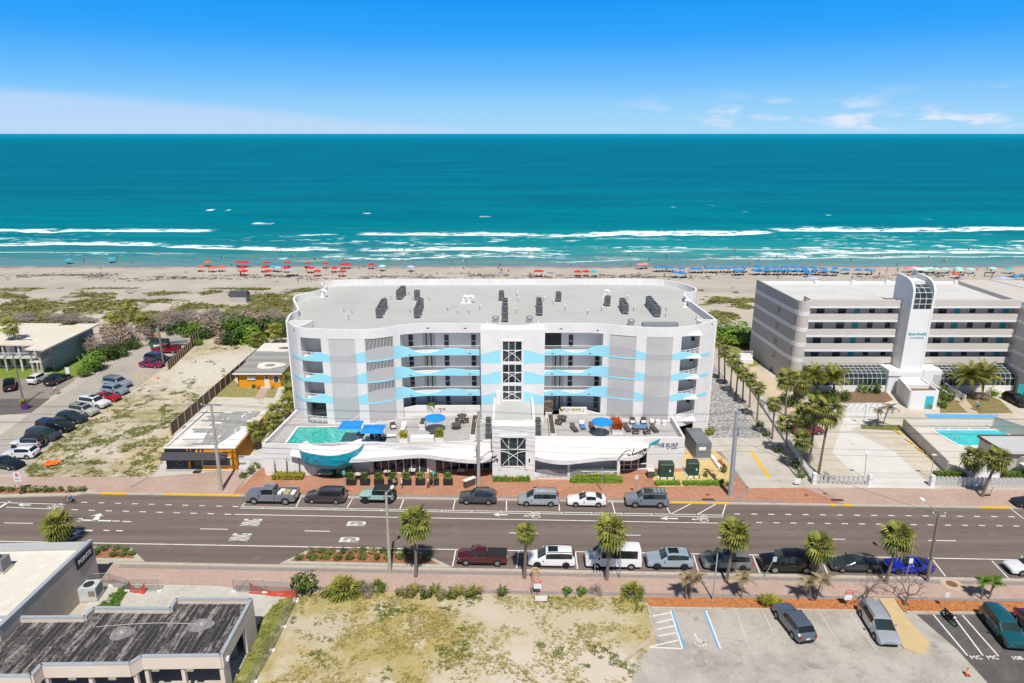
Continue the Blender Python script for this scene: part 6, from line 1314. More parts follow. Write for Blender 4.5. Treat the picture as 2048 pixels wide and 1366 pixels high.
def palm(base,top,rad,label,group=None,kind='fan',n=34,fronds=True,trunk_r=.17,z0=0.,cat='palm tree',seed=0,tint=None):
 """base (x,y), top = crown centre (x,y,z)"""
 o = thing('palm_tree',label,cat,(base[0],base[1],z0),0,group);d = Vector((top[0]-base[0],top[1]-base[1],top[2]-z0));L = d.length
 pts = [d*t_+Vector((.10*L*math.sin(t_*math.pi)*(d.x > 0)*(-.3)*abs(d.x)/L*3,0,0)) for t_ in (0,.12,.35,.6,.85,1.0)]
 MB().tube(pts,[trunk_r*q for q in (1.35,1.05,.92,.9,.95,1.2)],8).build('trunk',TRUNK,o,smooth=True)
 F_ = FAN if kind == 'fan' else FEA if kind == 'feather' else FEAD if kind == 'dead' else FEAS;unit = 1.65 if kind == 'fan' else 2.6 if kind == 'feather' else 1.4;s = rad/unit
 if kind == 'fan' : pick = lambda el,r: F_[0] if el > 45 else (F_[3] if r.random() < .25 else F_[1]) if el > -5 else F_[2] if el > -38 else F_[4]
 else: pick = lambda el,r: r.choice(F_)
 r = random.Random(seed+int(base[0]*7));rots = crown_rots(n,seed,82,-58 if kind == 'fan' else -25)
 def place(h,el): return Matrix.Translation(d) @ Matrix.Rotation(R(h),4,'Z') @ Matrix.Rotation(R(-el*.8),4,'Y') @ Matrix.Scale(s*r.uniform(.85,1.12),4)
 if fronds:
  for h,el in rots:
   f = link('frond',pick(el,r),o);f.matrix_local = place(h,el)
 else:
  k = (kind,round(rad,1),seed % 3,tint.name if tint else '')
  if k not in JC: JC[k] = (join_meshes('crown',[(pick(el,r),Matrix.Translation(-d) @ place(h,el)) for h,el in rots],tint or F_[0].materials[0]))
  link('crown',JC[k],o,loc=d,rot=r.uniform(0,6.28))
 return o
def palm_px(bx,by,cx,cy,rad,label,**k):
 b0 = P(bx,by);x,z = PY(cx,cy,b0[1]);return palm(b0,(x,b0[1]+.05,z),rad,label,**k)
SG_ = 'palms along the near pavement'
for bx,by,cx,cy,rad,lb in ((832,1155,832,1043,2.05,'tall cabbage palm in the near pavement by the concrete lamp pole'),(1049,1158,1053,1066,1.3,'slender small crowned palm between the maroon pickup and the white minivan'),(1213,1161,1223,1062,2.0,'palm standing in front of the white passenger van'),(1452,1166,1473,1068,1.9,'palm standing in front of the grey minivan'),(1632,1162,1641,1094,1.8,'palm standing in front of the large black suv'),(1771,1168,1800,1074,1.85,'leaning palm left of the bright blue car'),(129,1091,116,1049,2.0,'palm behind the POINTE building at the kerb')):
 palm_px(bx,by,cx,cy,rad,lb,group=SG_,n=46,seed=bx)
palm_px(1963,995,1998,918,1.9,'leaning palm on the pavement with a kick scooter at its foot',n=34,seed=4);palm_px(1945,960,1951,917,2.0,'bushy palm behind the slat fence beside the pool house',n=34,seed=5)
RW = 'palms along the flagstone drive'
row = [(1438,756,1438,683),(1449,766,1450,702),(1461,776,1465,719),(1472,792,1477,732),(1485,803,1488,747),(1499,815,1502,757),(1514,840,1519,776),(1544,878,1550,808),(1573,912,1574,846)]
for i,(a,e,c,d_) in enumerate(row): palm_px(a,e,c,d_,1.45 if i < 8 else 1.75,nth(i+1)+' palm counting from the sea in the row along the flagstone drive',group=RW,n=26,fronds=i > 5,seed=i,trunk_r=.15)
for bx,by,cx,cy,rad,lb in ((1602,944,1607,880,1.7,'low pale green palm at the corner of the hotel lot fence'),(1617,934,1634,815,2.1,'tall palm with its crown touching the tallest lot palm'),(1637,948,1660,822,2.3,'tallest palm leaning over the left hotel lot bays'),(1608,925,1608,832,2.0,'dark bushy palm left of the tall leaning lot palms'),(1571,832,1574,758,2.1,'dark palm in front of the beige corner stack'),(1588,815,1604,762,2.2,'broad palm right of the dark palm at the corner stack')):
 palm_px(bx,by,cx,cy,rad,lb,n=32,seed=bx,kind='fan')
for i,(bx,by,cx,cy,rad,lb) in enumerate(((1636,792,1630,752,2.6,'feather palm at the left end of the left sunroom'),(1668,796,1668,757,2.8,'yellowish feather palm in front of the left sunroom'),(1948,797,1940,752,3.2,'big feather palm in front of the right sunroom'),(1963,797,1970,752,3.0,'feather palm close behind the stairs right of the tower'))): palm_px(bx,by,cx,cy,rad,lb,n=46,kind='feather',seed=i+3,tint=None,group='feather palms by the sunrooms',trunk_r=.2)
for i,(y,x,h) in enumerate(((90.0,-36.3,3.9),(94.6,-36.0,3.1),(98.2,-36.2,3.3),(102.0,-35.9,3.2),(106.2,-36.6,3.4),(110.5,-37.2,3.3),(112.5,-38.6,3.0))): palm((x,y),(x-.2+.3*(i % 2),y,h),1.85,ORD[i+1]+' palm from the street in the passage left of the condominium',group='palms in the narrow passage',n=28,seed=i,fronds=i < 2)
palm((-95.8,128.4),(-98.2,128.6,8.6),2.1,'palm growing up through the motel roof opening',n=26,seed=2,fronds=False)
for bx,by,cx,cy,rad,lb in ((265,645,262,610,2.2,'lone tall palm standing above the dune scrub'),(232,655,232,640,2.4,'low bushy palm left of the lone tall palm'),(284,662,284,645,2.4,'low bushy palm right of the lone tall palm'),(553,690,551,660,2.2,'palm at the right end of the green thicket'),(522,695,516,676,1.9,'small palm in front of the green thicket')):
 x,y,z = PT(bx,by);xx,zz_ = PY(cx,cy,y);palm((x,y),(xx,y,zz_),rad,lb,n=24,fronds=False,seed=bx,z0=z-.2)
for bx,by,cx,cy,rad,lb,kd in ((1372,1200,1372,1155,1.0,'left stem of the wilted twin palm left of the round shadowed lamp post','dead'),(1379,1200,1390,1158,1.1,'right stem of the wilted twin palm left of the lamp post','dead'),(1483,1197,1486,1156,1.1,'single wilted palm on the orange mulch','dead'),(1624,1203,1616,1163,1.0,'left stem of the wilted twin palm below the black suv','dead'),(1630,1203,1645,1160,1.1,'right stem of the wilted twin palm below the black suv','dead'),(1758,855,1756,822,1.0,'shorter wilted palm on the hotel lot island','dead'),(1764,855,1778,816,1.3,'taller wilted palm on the hotel lot island','dead'),(1962,1200,1968,1163,.9,'left young green palm at the right end of the mulch strip','young'),(1977,1200,1990,1165,.9,'right young green palm at the right end of the mulch strip','young')):
 palm_px(bx,by,cx,cy,rad,lb,kind=kd,n=9,seed=bx,trunk_r=.085)
def bare_tree(x,y,h,label,seed):
 r = random.Random(seed);o = thing('bare_tree',label,'tree',(x,y,0));tb = MB();tw = MB()
 def grow(p,d,ln,rad,lv):
  mid = p+d*ln*.5+rv(r)*ln*.08;e = p+d*ln;(tb if lv < 2 else tw).tube([p,mid,e],[rad,rad*.85,rad*.65],5 if lv < 2 else 3,False)
  if lv >= 5: return
  for k in range(3):
   nd = (d+rv(r)*.95+Vector((0,0,-.06*lv))).normalized();nd.z = max(nd.z,-.15);grow(e,nd,ln*r.uniform(.58,.8),rad*.6,lv+1)
 grow(Vector((0,0,0)),Vector((.22,.1,1)).normalized(),h*.34,.13,0)
 BK = mat('grey_bark',(.17,.135,.115),.95,var=.2,scale=4);tb.build('trunk',BK,o);stuff(tw.build('branch',mat('twig_bark',(.22,.17,.14),.95,var=.2,scale=4),o))
bx = P(1729,1206);bare_tree(bx[0],bx[1],4.2,'leafless spreading tree in front of the charcoal sedan',3);bx = P(1808,1212);bare_tree(bx[0],bx[1],3.6,'leafless low tree right of the concrete island path',9)
for i,(x_,top_) in enumerate(((549,925),(573,920),(598,918))):
 q = P(x_+2,955);xx,zz_ = PY(x_,top_,q[1]);o = thing('bare_palm',['left','middle','right'][i]+' bare palm stem before the plain white podium wall','plant',(q[0],q[1],.1),0,'bare stems before the white wall');MB().tube([(0,0,0),(.05,0,zz_*.8),(xx-q[0],0,zz_)],[.07,.06,.05],6).build('stem',TRUNK,o);MB().tube([(xx-q[0],0,zz_-.1),(xx-q[0]+.2,.05,zz_+.4)],[.04,.01],4).tube([(xx-q[0],0,zz_-.1),(xx-q[0]-.15,0,zz_+.35)],[.04,.01],4).build('stub',TRUNKD,o)
MULCH = patchy('red_mulch',(.30,.125,.065),[((.44,.24,.13),3,.45,.6,.8),((.18,.08,.045),5,.5,.66,.8)],fine=9,bump=.7)
def bed(pts,inner):
 struct(MB().prism(cp(pts),0,.15).build('planter_kerb',CURBM));struct(MB().sheet(cp(inner),.165).build('mulch_bed',MULCH))
bed([(560,1129),(618,1101),(842,1106),(905,1137)],[(580,1124),(624,1105),(838,1109),(880,1131)]);bed([(100,1094),(262,1097),(290,1125),(100,1122)],[(110,1097),(256,1100),(270,1119),(110,1117)]);bed([(-120,964),(0,971),(196,983),(150,992),(0,996),(-120,990)],[(-110,968),(0,975),(176,984),(140,988),(0,990),(-110,985)])
r_ = random.Random(3)
for i in range(11):
 q = P(600+i*25.3,1121-(i % 3)*1.5);shrub('green',q[0],q[1],.66+.08*(i % 3),nth(i+1)+' rounded shrub from the left in the front row of the planter island',.75,'front row of the planter island',z=.15)
 q = P(624+i*20.5,1108);shrub('green' if i % 2 else 'olive',q[0],q[1],.68,nth(i+1)+' rounded shrub from the left in the back row of the planter island',.7,'back row of the planter island',z=.15)
for i,(x,y) in enumerate(((195,1112),(213,1102),(228,1114),(232,1101),(246,1113),(252,1102),(262,1114),(200,1102))): q = P(x,y);shrub('green',q[0],q[1],.62,nth(i+1)+' small shrub of the eight in the bed beside the POINTE wall',.6,'shrubs beside the POINTE wall',z=.15)
for i,x in enumerate((4,22,48,66,78,92,103,118,140,152,166)): q = P(x,984.5);shrub('dark' if i == 2 else 'olive' if i % 2 else 'green',q[0],q[1],1.1 if i == 2 else .62+.12*(i % 2),nth(i+1)+' shrub from the left in the far kerb planter with the no entry sign',.8,'shrubs in the far kerb planter',z=.15)
def leafbox(x0,x1,y0,y1,h,m,seed,leaf=.13,dens=34):
 r = random.Random(seed);b = MB();n = int((x1-x0)*(y1-y0)*dens+(x1-x0+y1-y0)*h*dens)
 for k in range(n):
  p = Vector((r.uniform(x0,x1),r.uniform(y0,y1),h*(1-r.random() ** 2.2*.9)+r.uniform(-.06,.06)))
  if r.random() < .45: p.y = y0+r.uniform(-.05,.08)
  nrm = (rv(r)+Vector((0,-.3,.6))).normalized();a = nrm.orthogonal().normalized();a.rotate(Matrix.Rotation(r.uniform(0,6.28),3,nrm));c2 = nrm.cross(a);s = leaf*r.uniform(.6,1.3);b.poly([p-a*s,p-c2*s*.5,p+a*s,p+c2*s*.5])
 b.box(x0+.08,y0+.08,0,x1-.08,y1-.08,h*.72)
 return b.mesh('foliage',m)
def hedge(x0p,x1p,yp,d,h,m,label,leaf=.13,seed=1):
 a,e = P(x0p,yp),P(x1p,yp);L = e[0]-a[0];o = thing('hedge',label,'hedge',(a[0],a[1],.12));link('foliage',leafbox(0,L,0,d,h,m,seed,leaf),o)
hedge(543,606,962,2.0,.7,YELG,'rounded bed of yellow green crotons under the white wall',.16);hedge(985,1017,966,.8,.75,BRIGHT,'left clipped low hedge at the entrance block');hedge(1035,1061,966,.8,.75,BRIGHT,'right clipped low hedge at the entrance block');hedge(1005,1046,957,.8,1.1,BRIGHT,'taller hedge strip under the entrance window');hedge(1017,1035,966,.7,.6,YELG,'clump of yellow striped grass between the entrance hedges',.2)
hedge(1140,1246,969,.8,.8,BRIGHT,'long clipped green hedge before the glass rail terrace');hedge(1152,1240,963,.7,.95,YELG,'yellow flowering strip behind the long clipped hedge',.12);hedge(1310,1362,974,.9,.6,BRIGHT,'left low hedge in front of the green transformer boxes');hedge(1366,1446,974,.9,.6,BRIGHT,'right low hedge in front of the green transformer boxes')
hedge(1873,1940,962,1.3,1.1,GREEN,'clipped hedge behind the slat fence left of the pool house palms');hedge(2010,2110,962,1.3,1.1,GREEN,'clipped hedge behind the slat fence at the right edge')
for i,(x,y,r,kd,lb) in enumerate(((1147,960,.7,'olive','small olive shrub at the left end of the long clipped hedge'),(1236,962,.7,'olive','small olive shrub at the right end of the long clipped hedge'),(1308,952,.75,'bright','upright yellow green shrub left of the left transformer box'),(1413,955,.6,'green','low shrub in the pebble bed right of the transformers'),(1440,930,.8,'red','red flowering plants at the top of the pebble bed border'),(1444,946,.8,'green','green plants along the pebble bed border'),(1416,868,1.2,'yellow','yellow green shrub at the right rear corner of the condominium'),(1448,972,.8,'dark','dark shrub at the foot of the big utility pole'),
 (690,600,0,'x',''),(612,1184,1.9,'green','large rounded shrub at the end of the red mesh fence'),(653,1191,.85,'green','clipped round shrub left of the fan palmetto'),(768,1184,.75,'green','dark green ball shrub near the pole foot'),(820,1192,.9,'olive','first scrubby bush right of the ball shrub'),(853,1194,.9,'green','second scrubby bush right of the ball shrub'),(882,1196,.8,'olive','third scrubby bush right of the ball shrub'),(905,1196,.8,'green','fourth scrubby bush right of the ball shrub'),(800,1190,.7,'olive','small faded bush next to the ball shrub'),(1133,1188,.72,'bright','left of the two round shrubs on the dry lot edge'),(1162,1189,.78,'bright','right of the two round shrubs on the dry lot edge'),(1190,1190,.9,'bare','grey leafless bush beside the two round shrubs'),(730,1192,1.1,'bare','grey brown bush beneath the fan palmetto'),(705,1196,.6,'green','little bush in front of the fan palmetto'),
 (1660,800,1.6,'dark','dark shrub under the yellowish feather palm'),(1632,800,1.6,'dark','dark shrub under the left feather palm'),(1688,800,1.5,'green','green shrub right of the left sunroom palms'),(1703,778,1.1,'bright','small bright shrub against the sunroom base wall'),(1725,785,1.5,'bright','sprawling shrub in the mulch bed left part'),(1748,786,1.5,'green','sprawling shrub in the mulch bed right part'),(1880,790,1.6,'bright','tall shrub right of the teal door outbuilding'),(1890,800,1.8,'green','large shrub at the foot of the white stairs'),(1884,815,1.2,'bright','round shrub on the verge beside the outbuilding'),(1856,816,.9,'olive','spiky bush below the teal outbuilding door'),(1963,800,1.6,'bare','dry brush under the big feather palm'),(1985,792,1.2,'bright','shrub at the right end of the right sunroom'),(1520,852,.9,'bright','bright shrub between the drive palms'),(1533,872,.9,'green','shrub by the white slat fence near the sign board'),(1555,905,1.0,'green','shrub beside the white sign board on the drive edge'),(1590,935,1.0,'green','shrub in the drive edge bed below the palms'),(1600,955,.9,'bright','shrub near the street end of the drive edge bed'),(1655,962,.9,'dark','dark shrub inside the hotel lot fence corner'),(1620,838,1.6,'olive','pale spiky plant clump between the hotel lot palms'),(1600,800,1.8,'dark','dark undergrowth below the corner stack palms'),(1575,812,1.8,'dark','dark undergrowth left of the corner stack palms'),
 (505,948,.9,'green','low shrub by the white fence next to the orange shop'),(515,935,.9,'bright','taller bright shrub by the white fence next to the orange shop'),(488,955,.8,'green','ground shrub under the small white shop sign'),(507,776,.55,'dark','small dark bush by the orange cottage door'),(516,778,.5,'red','reddish bush left of the cottage step'),(545,777,.5,'red','reddish bush right of the cottage step'),(672,950,1.3,'dark','dark shrubs in the shade of the wave basin'),(645,951,.9,'dark','shaded shrub at the left end below the wave basin'),(700,952,1.2,'dark','shaded shrub at the right end below the wave basin'))):
 if kd != 'x': q = P(x,y);shrub(kd,q[0],q[1],r,lb,r*1.35)
def palmetto(x,y,r,label,n=20):
 q = P(x,y);o = thing('palmetto',label,'shrub',(q[0],q[1],.05))
 for h,el in crown_rots(n,int(x),85,5): f = link('frond',FAN[0 if el > 40 else 1] if x % 2 else FAN[3 if el > 50 else 1],o);f.matrix_local = Matrix.Rotation(R(h),4,'Z') @ Matrix.Rotation(R(-el),4,'Y') @ Matrix.Scale(r/1.65,4)
palmetto(690,1186,2.0,'big fan palmetto at the pavement edge of the dry lot',26);palmetto(723,1180,1.1,'small spiky palmetto right of the big fan palmetto',12);palmetto(755,1178,1.1,'small spiky palmetto near the ball shrub',12);palmetto(1266,1190,1.5,'fan palmetto at the left end of the orange mulch',20);palmetto(1620,850,1.6,'palmetto among the hotel lot palms',16);palmetto(1408,850,1.0,'small palm plant beside the condominium corner',9);palmetto(672,938,1.2,'small dark palm under the wave basin',10)
def grass_clump(x,y,r,m,label,n=150,seed=1):
 q = P(x,y);rr = random.Random(seed);b = MB()
 for k in range(n):
  a = rr.uniform(0,6.28);l = r*rr.uniform(.6,1.15);d = Vector((math.cos(a),math.sin(a),0));s = Vector((-d.y,d.x,0))*.035;p0 = d*.12*rr.random();p1 = p0+d*l*.35+Vector((0,0,l*.75));p2 = p0+d*l*rr.uniform(.6,1)+Vector((0,0,l*rr.uniform(.5,.95)));b.poly([p0-s,p1-s,p2,p1+s,p0+s])
 o = thing('grass_clump',label,'grass',(q[0],q[1],.08));b.build('blades',m,o)
grass_clump(1531,1212,1.1,YELG,'left yellow green grass clump on the orange mulch',160,1);grass_clump(1551,1214,1.0,YELG,'right yellow green grass clump on the orange mulch',160,2)
for i,(x,y) in enumerate(((830,1186),(870,1187),(918,1190),(940,1194),(952,1190),(1005,1192))): grass_clump(x,y,.95,GRASSG if i % 2 else GRASSM,nth(i+1)+' fountain grass clump from the left along the pavement edge',90,i)
for i,(x,y,r,h,kd,lb) in enumerate(((180,742,3.3,4.6,'big','big bright green bush beside the drive at the motel'),(168,752,1.8,2.2,'big','lower bright bush in front of the big bright green bush'),(208,722,3.0,3.4,'bigdark','dark green bush behind the big bright bush'),(238,712,2.6,2.6,'bigdark','dark low bush along the drive edge'),(262,698,2.4,2.4,'bigdark','dark low bush at the upper drive edge'),(205,705,4.2,5.0,'bigbare','tall leafless grey bush against the motel side wall'),(243,690,4.4,4.8,'bigpink','wide bush with dry pinkish leaves above the drive'),(278,680,4.0,4.2,'bigbare','leafless grey bush near the top of the drive'),(228,676,4.2,4.0,'bigpink','dry pinkish bush behind the motel corner'),(300,668,3.2,3.2,'bigdark','shaded dark bush left of the dumpster'))):
 q = P(x,y);shrub(kd,q[0],q[1],r,lb,h)
TK = 'thicket behind the sandy lot';rr = random.Random(12);cnt = {}
for x,y,r,h,kd in sorted([(330,655,4.5,4.5,'bigbare'),(352,668,3.2,3.6,'bigdark'),(365,655,4.6,4.8,'bigbare'),(385,672,3.4,3.8,'big'),(372,640,4.4,3.6,'bigbare'),(402,655,4.8,4.6,'bigpink'),(410,676,3.0,3.2,'bigdark'),(425,640,4.5,3.8,'bigbare'),(432,668,4.4,4.6,'bigpink'),(455,655,4.8,4.6,'bigbare'),(452,686,3.0,3.0,'bigpink'),(470,688,3.6,4.2,'bigdark'),(478,664,4.6,5.0,'big'),(494,682,4.0,4.6,'big'),(500,650,4.8,4.4,'bigpink'),(515,668,4.4,4.8,'bigdark'),(518,690,3.0,3.2,'big'),(535,655,4.6,4.4,'bigpink'),(548,672,4.2,4.6,'bigdark'),(560,650,4.6,4.2,'bigbare'),(575,668,4.2,4.4,'bigdark'),(540,638,4.4,3.2,'bigbare'),(480,636,4.4,3.2,'bigbare'),(340,636,4.4,3.0,'bigbare'),(120,640,5,2.6,'bigbare'),(165,644,5,2.8,'bigbare'),(60,640,5,2.4,'bigbare'),(395,690,1.6,2.0,'big')]):
 h *= .85 if kd in ('bigbare','bigpink') else 1.
 cnt[kd] = cnt.get(kd,0)+1;q = PT(x,y);nm = {'bigbare': 'grey leafless bush','bigpink': 'dry pink leaved bush','big': 'bright green bush','bigdark': 'dark green bush'}[kd];shrub(kd,q[0],q[1],r,nth(cnt[kd])+' '+nm+' from the left in the thicket between sandy lot and dunes',h,TK+' '+nm,z=q[2]-.2)
for i,(x,y,r,h) in enumerate(((1462,684,5.0,3.4),(1480,676,5.0,3.4),(1448,672,4.0,3.0),(1500,690,4.4,3.2))): q = P(x,y);shrub('big',q[0],q[1],r,('second','third','first','fourth')[i]+' dense green bush from the left in the gap beside the hotel',h,'dense bushes between the two big buildings')
# ground cover -------------------------------------------------------
def tufts(name,pts,m,size,blades=7,seed=1,up=.6):
 r = np.random.RandomState(seed);n = len(pts);pts = np.array(pts);V_ = [];F_ = []
 k = blades;a = r.rand(n,k)*6.283;l = size*(.5+r.rand(n,k))*(.6+.8*r.rand(n,1));w = l*.17;c = pts[:,None,:]
 d = np.stack([np.cos(a),np.sin(a),np.zeros_like(a)],-1);s = np.stack([-np.sin(a),np.cos(a),np.zeros_like(a)],-1);jit = (r.rand(n,k,3)-.5)*size*1.2;jit[...,2] = 0
 p0 = c+jit-s*w[...,None];p1 = c+jit+s*w[...,None];p2 = c+jit+d*l[...,None]+np.array([0,0,1.])*(l*up*(.4+r.rand(n,k)))[...,None]
 v = np.stack([p0,p1,p2],2).reshape(-1,3);me = bpy.data.meshes.new(name);me.vertices.add(len(v));me.vertices.foreach_set('co',v.ravel());f = np.arange(len(v),dtype=np.int32);me.loops.add(len(v));me.loops.foreach_set('vertex_index',f);me.polygons.add(len(v) // 3);me.polygons.foreach_set('loop_start',np.arange(0,len(v),3,dtype=np.int32));me.materials.append(m);me.update()
 o = link(name,me);tag(o,None,None,None,'stuff');return o
def inpoly(x,y,poly):
 c = False;j = len(poly)-1
 for i in range(len(poly)):
  if (poly[i][1] > y) != (poly[j][1] > y) and x < (poly[j][0]-poly[i][0])*(y-poly[i][1])/(poly[j][1]-poly[i][1])+poly[i][0]: c = not c
  j = i
 return c
def scatter(poly,n,f,seed,z=.02):
 r = random.Random(seed);x0,x1 = min(p[0] for p in poly),max(p[0] for p in poly);y0,y1 = min(p[1] for p in poly),max(p[1] for p in poly);o = []
 for k in range(n):
  x,y = r.uniform(x0,x1),r.uniform(y0,y1)
  if inpoly(x,y,poly) and f(x,y) > r.random(): o.append((x,y,z))
 return o
cl1 = lambda x,y: noise.noise((x*.16,y*.16,3))*1.1+noise.noise((x*.5,y*.5,4))*.9
lotL = cp([(60,957),(310,957),(342,890),(478,742),(540,690),(400,690),(335,735),(270,785),(130,868),(50,940)])
pts = scatter(lotL,42000,lambda x,y: cl1(x*1.5,y*1.5)*1.2-.12+(.40 if y < 100 else 0)-max(0,(y-112)*.03),1);
def tag_stuff(o,label,cat): o['label'] = label;o['category'] = cat
tag_stuff(tufts('grass',pts,GRASSG,.19,8,1,.35),'green weeds in patches over the pale sandy lot','grass')
lotN = cp([(440,1480),(520,1330),(596,1190),(645,1186),(1290,1198),(1308,1284),(1262,1370),(1262,1480)])
pts = scatter(lotN,30000,lambda x,y: cl1(x+50,y)*.9+.12+max(0,(y-55.5)*.3)*.35,2);tag_stuff(tufts('grass',pts,GRASSM,.15,7,2,.4),'dry yellowish grass over the vacant lot in the foreground','grass')
pts = scatter(lotN,14000,lambda x,y: cl1(x*1.3+9,y*1.3)*1.3-.42+max(0,(y-56)*.28),3);tag_stuff(tufts('weeds',pts,GRASSG,.2,8,3,.45),'greener weeds along the pavement edge of the vacant lot','weeds')
wd = cp([(500,1262),(560,1200),(596,1190),(520,1340),(440,1480),(420,1480)]);tag_stuff(tufts('weeds',scatter(wd,1700,lambda x,y: cl1(x*2,y*2)*.8+.4,4),GRASSG,.18,7,4,.4),'green weeds in the strip beside the black roofed building','weeds')
wd = cp([(140,1262),(205,1205),(250,1170),(262,1175),(200,1262)]);tag_stuff(tufts('weeds',scatter(wd,1200,lambda x,y: .6,5),BRIGHT,.2,7,5,.5),'green weeds beside the POINTE wall','weeds')
r = random.Random(8);pts = [];pts2 = []
for k in range(60000):
 x,y = r.uniform(-190,70),r.uniform(130,204)
 if -36 < x < 32 and y < 127: continue
 v = veg(x,y)
 if v > .25 and r.random() < v: (pts if r.random() < .7 else pts2).append((x,y,zt(x,y)))
tag_stuff(tufts('dune_plants',pts,OLIVE,.5,8,6,.38),'olive dune plants covering the sand behind the beach','dune plants');tag_stuff(tufts('dune_grass',pts2,GRASSG,.5,7,7,.6),'lighter green dune grass among the olive dune plants','dune grass')
pts = []
for k in range(5200):
 x = r.uniform(-195,200);px_ = 1024+F*x/(228*cs+13);y = 226+7*noise.noise((x*.03,1,2))+r.gauss(0,3.2);d = noise.noise((x*.06,y*.25,6))+.35*noise.noise((x*.3,y*.6,3))
 if d > -.02+(.25 if x > 60 else 0): pts.append((x,y,zt(x,y)+.02))
tag_stuff(tufts('seaweed',pts,mat('seaweed_brown',(.085,.065,.05),.95,var=.3),.55,6,9,.12),'dark seaweed strewn in a ragged line along the beach','seaweed')
# ================================================================ roof plant, deck furniture, street furniture
RZ = 17.25
def condenser_mesh():
 b = MB();b.box(-.42,-.42,.45,.42,.42,1.75);s = MB()
 for x in (-.38,.38):
  for y in (-.38,.38): s.box(x-.03,y-.03,0,x+.03,y+.03,.45)
 s.box(-.48,-.48,.38,.48,.48,.44);g = MB()
 for k in range(9): g.box(-.43,-.435,.55+k*.13,.43,-.425,.6+k*.13)
 return b.mesh('cabinet',GREYM),s.mesh('stand',GALV),MB().lathe([(.34,1.75),(.34,1.79),(.1,1.80)],n=12).mesh('fan_grille',DARK),g.mesh('louvre',DARK)
CM = condenser_mesh()
def condenser(x,y,z,label,group,s=1.0,sz=1.0):
 o = thing('condenser_unit',label,'air conditioner',(x,y,z),0,group,(s,s,sz))
 for n_,m in zip(('cabinet','stand','fan_grille','louvre'),CM): link(n_,m,o)
CL = [('upper left',[(798,600),(802,596),(806,592)]),('lower left',[(758,637),(762,630),(765,624),(768,619)]),('left centre',[(834,601),(834,637),(837,631),(839,624),(841,618)]),('middle',[(1003,602),(1010,618),(1010,625),(1010,632),(1010,645)]),('right of middle',[(1079,632),(1079,624),(1078,617),(1117,604)]),('right',[(1215,613),(1251,629),(1248,624),(1245,618)]),('far right',[(1315,635),(1310,629),(1306,624),(1301,618),(1298,614)])]
for nm,L in CL:
 for i,(px_,py_) in enumerate(L): x,y = P(px_,py_,RZ);condenser(x,y+.4,RZ,nth(i+1)+' grey roof condenser of the '+nm+' cluster on the condominium roof','condensers on the condominium roof',1.08,.95)
def small(name,label,cat,px_,z,b,m,group=None,rot=0.,zb=None):
 x,y = P(*px_,z);return tag(b.build(name,m,None,loc=(x,y,z),rot=rot),label,cat,group)
def hood():
 return MB().tube([(0,0,0),(0,0,.75),(.1,0,1.05),(.4,0,1.2),(.68,0,1.05),(.75,0,.8)],.26,8).box(-.4,-.4,0,.4,.4,.12)
for i,(px_,lb) in enumerate((((927,606),'left of the paired white exhaust hoods on the roof'),((938,606),'right of the paired white exhaust hoods on the roof'),((1209,594),'white exhaust hood behind the right roof condensers'),((1369,614),'white exhaust hood by the right roof parapet'),((645,594),'white exhaust hood by the left roof parapet'))): small('exhaust_hood',lb,'roof vent',px_,RZ,hood(),FRAME,'white roof exhaust hoods')
vp = MB().tube([(0,0,0),(0,0,.62),(.06,0,.72),(.22,0,.72),(.26,0,.62)],.07,6).mesh('vent_pipe',GALV)
for i,px_ in enumerate(sorted([(688,625),(704,628),(697,640),(770,600),(781,600),(818,590),(776,620),(830,585),(825,601),(858,601),(820,626),(895,622),(915,628),(937,628),(959,620),(1033,592),(1036,604),(1075,597),(1087,602),(1032,626),(1106,609),(1130,621),(1175,629),(1203,622),(1221,597),(1254,600),(1267,622),(1332,622),(1331,634),(612,652),(597,646),(1392,640)])): x,y = P(*px_,RZ);tag(link('vent_pipe',vp,None,(x,y,RZ)),nth(i+1)+' thin bent vent pipe from the left on the condominium roof','vent pipe','small vent pipes on the condominium roof')
for px_,lb in (((991,644),'mushroom exhaust fan left of the tower notch'),((1059,644),'mushroom exhaust fan right of the tower notch'),((1262,650),'mushroom exhaust fan near the right front parapet')): x,y = P(*px_,RZ);o = thing('exhaust_fan',lb,'roof vent',(x,y,RZ),0,'mushroom exhaust fans');MB().box(-.4,-.4,0,.4,.4,.5).build('base',GALV,o);MB().lathe([(.5,.5),(.55,.75),(.3,.95),(.05,1.0)],n=12).build('cowl',GALV,o)
x0,y0 = P(1285,652,RZ);tag(MB().box(0,-.6,0,5.2,.6,.5).build('roof_hatch',mat('dull_grey_metal',(.24,.26,.28),.7),None,loc=(x0,y0,RZ)),'long low grey metal box behind the right front parapet','roof hatch')
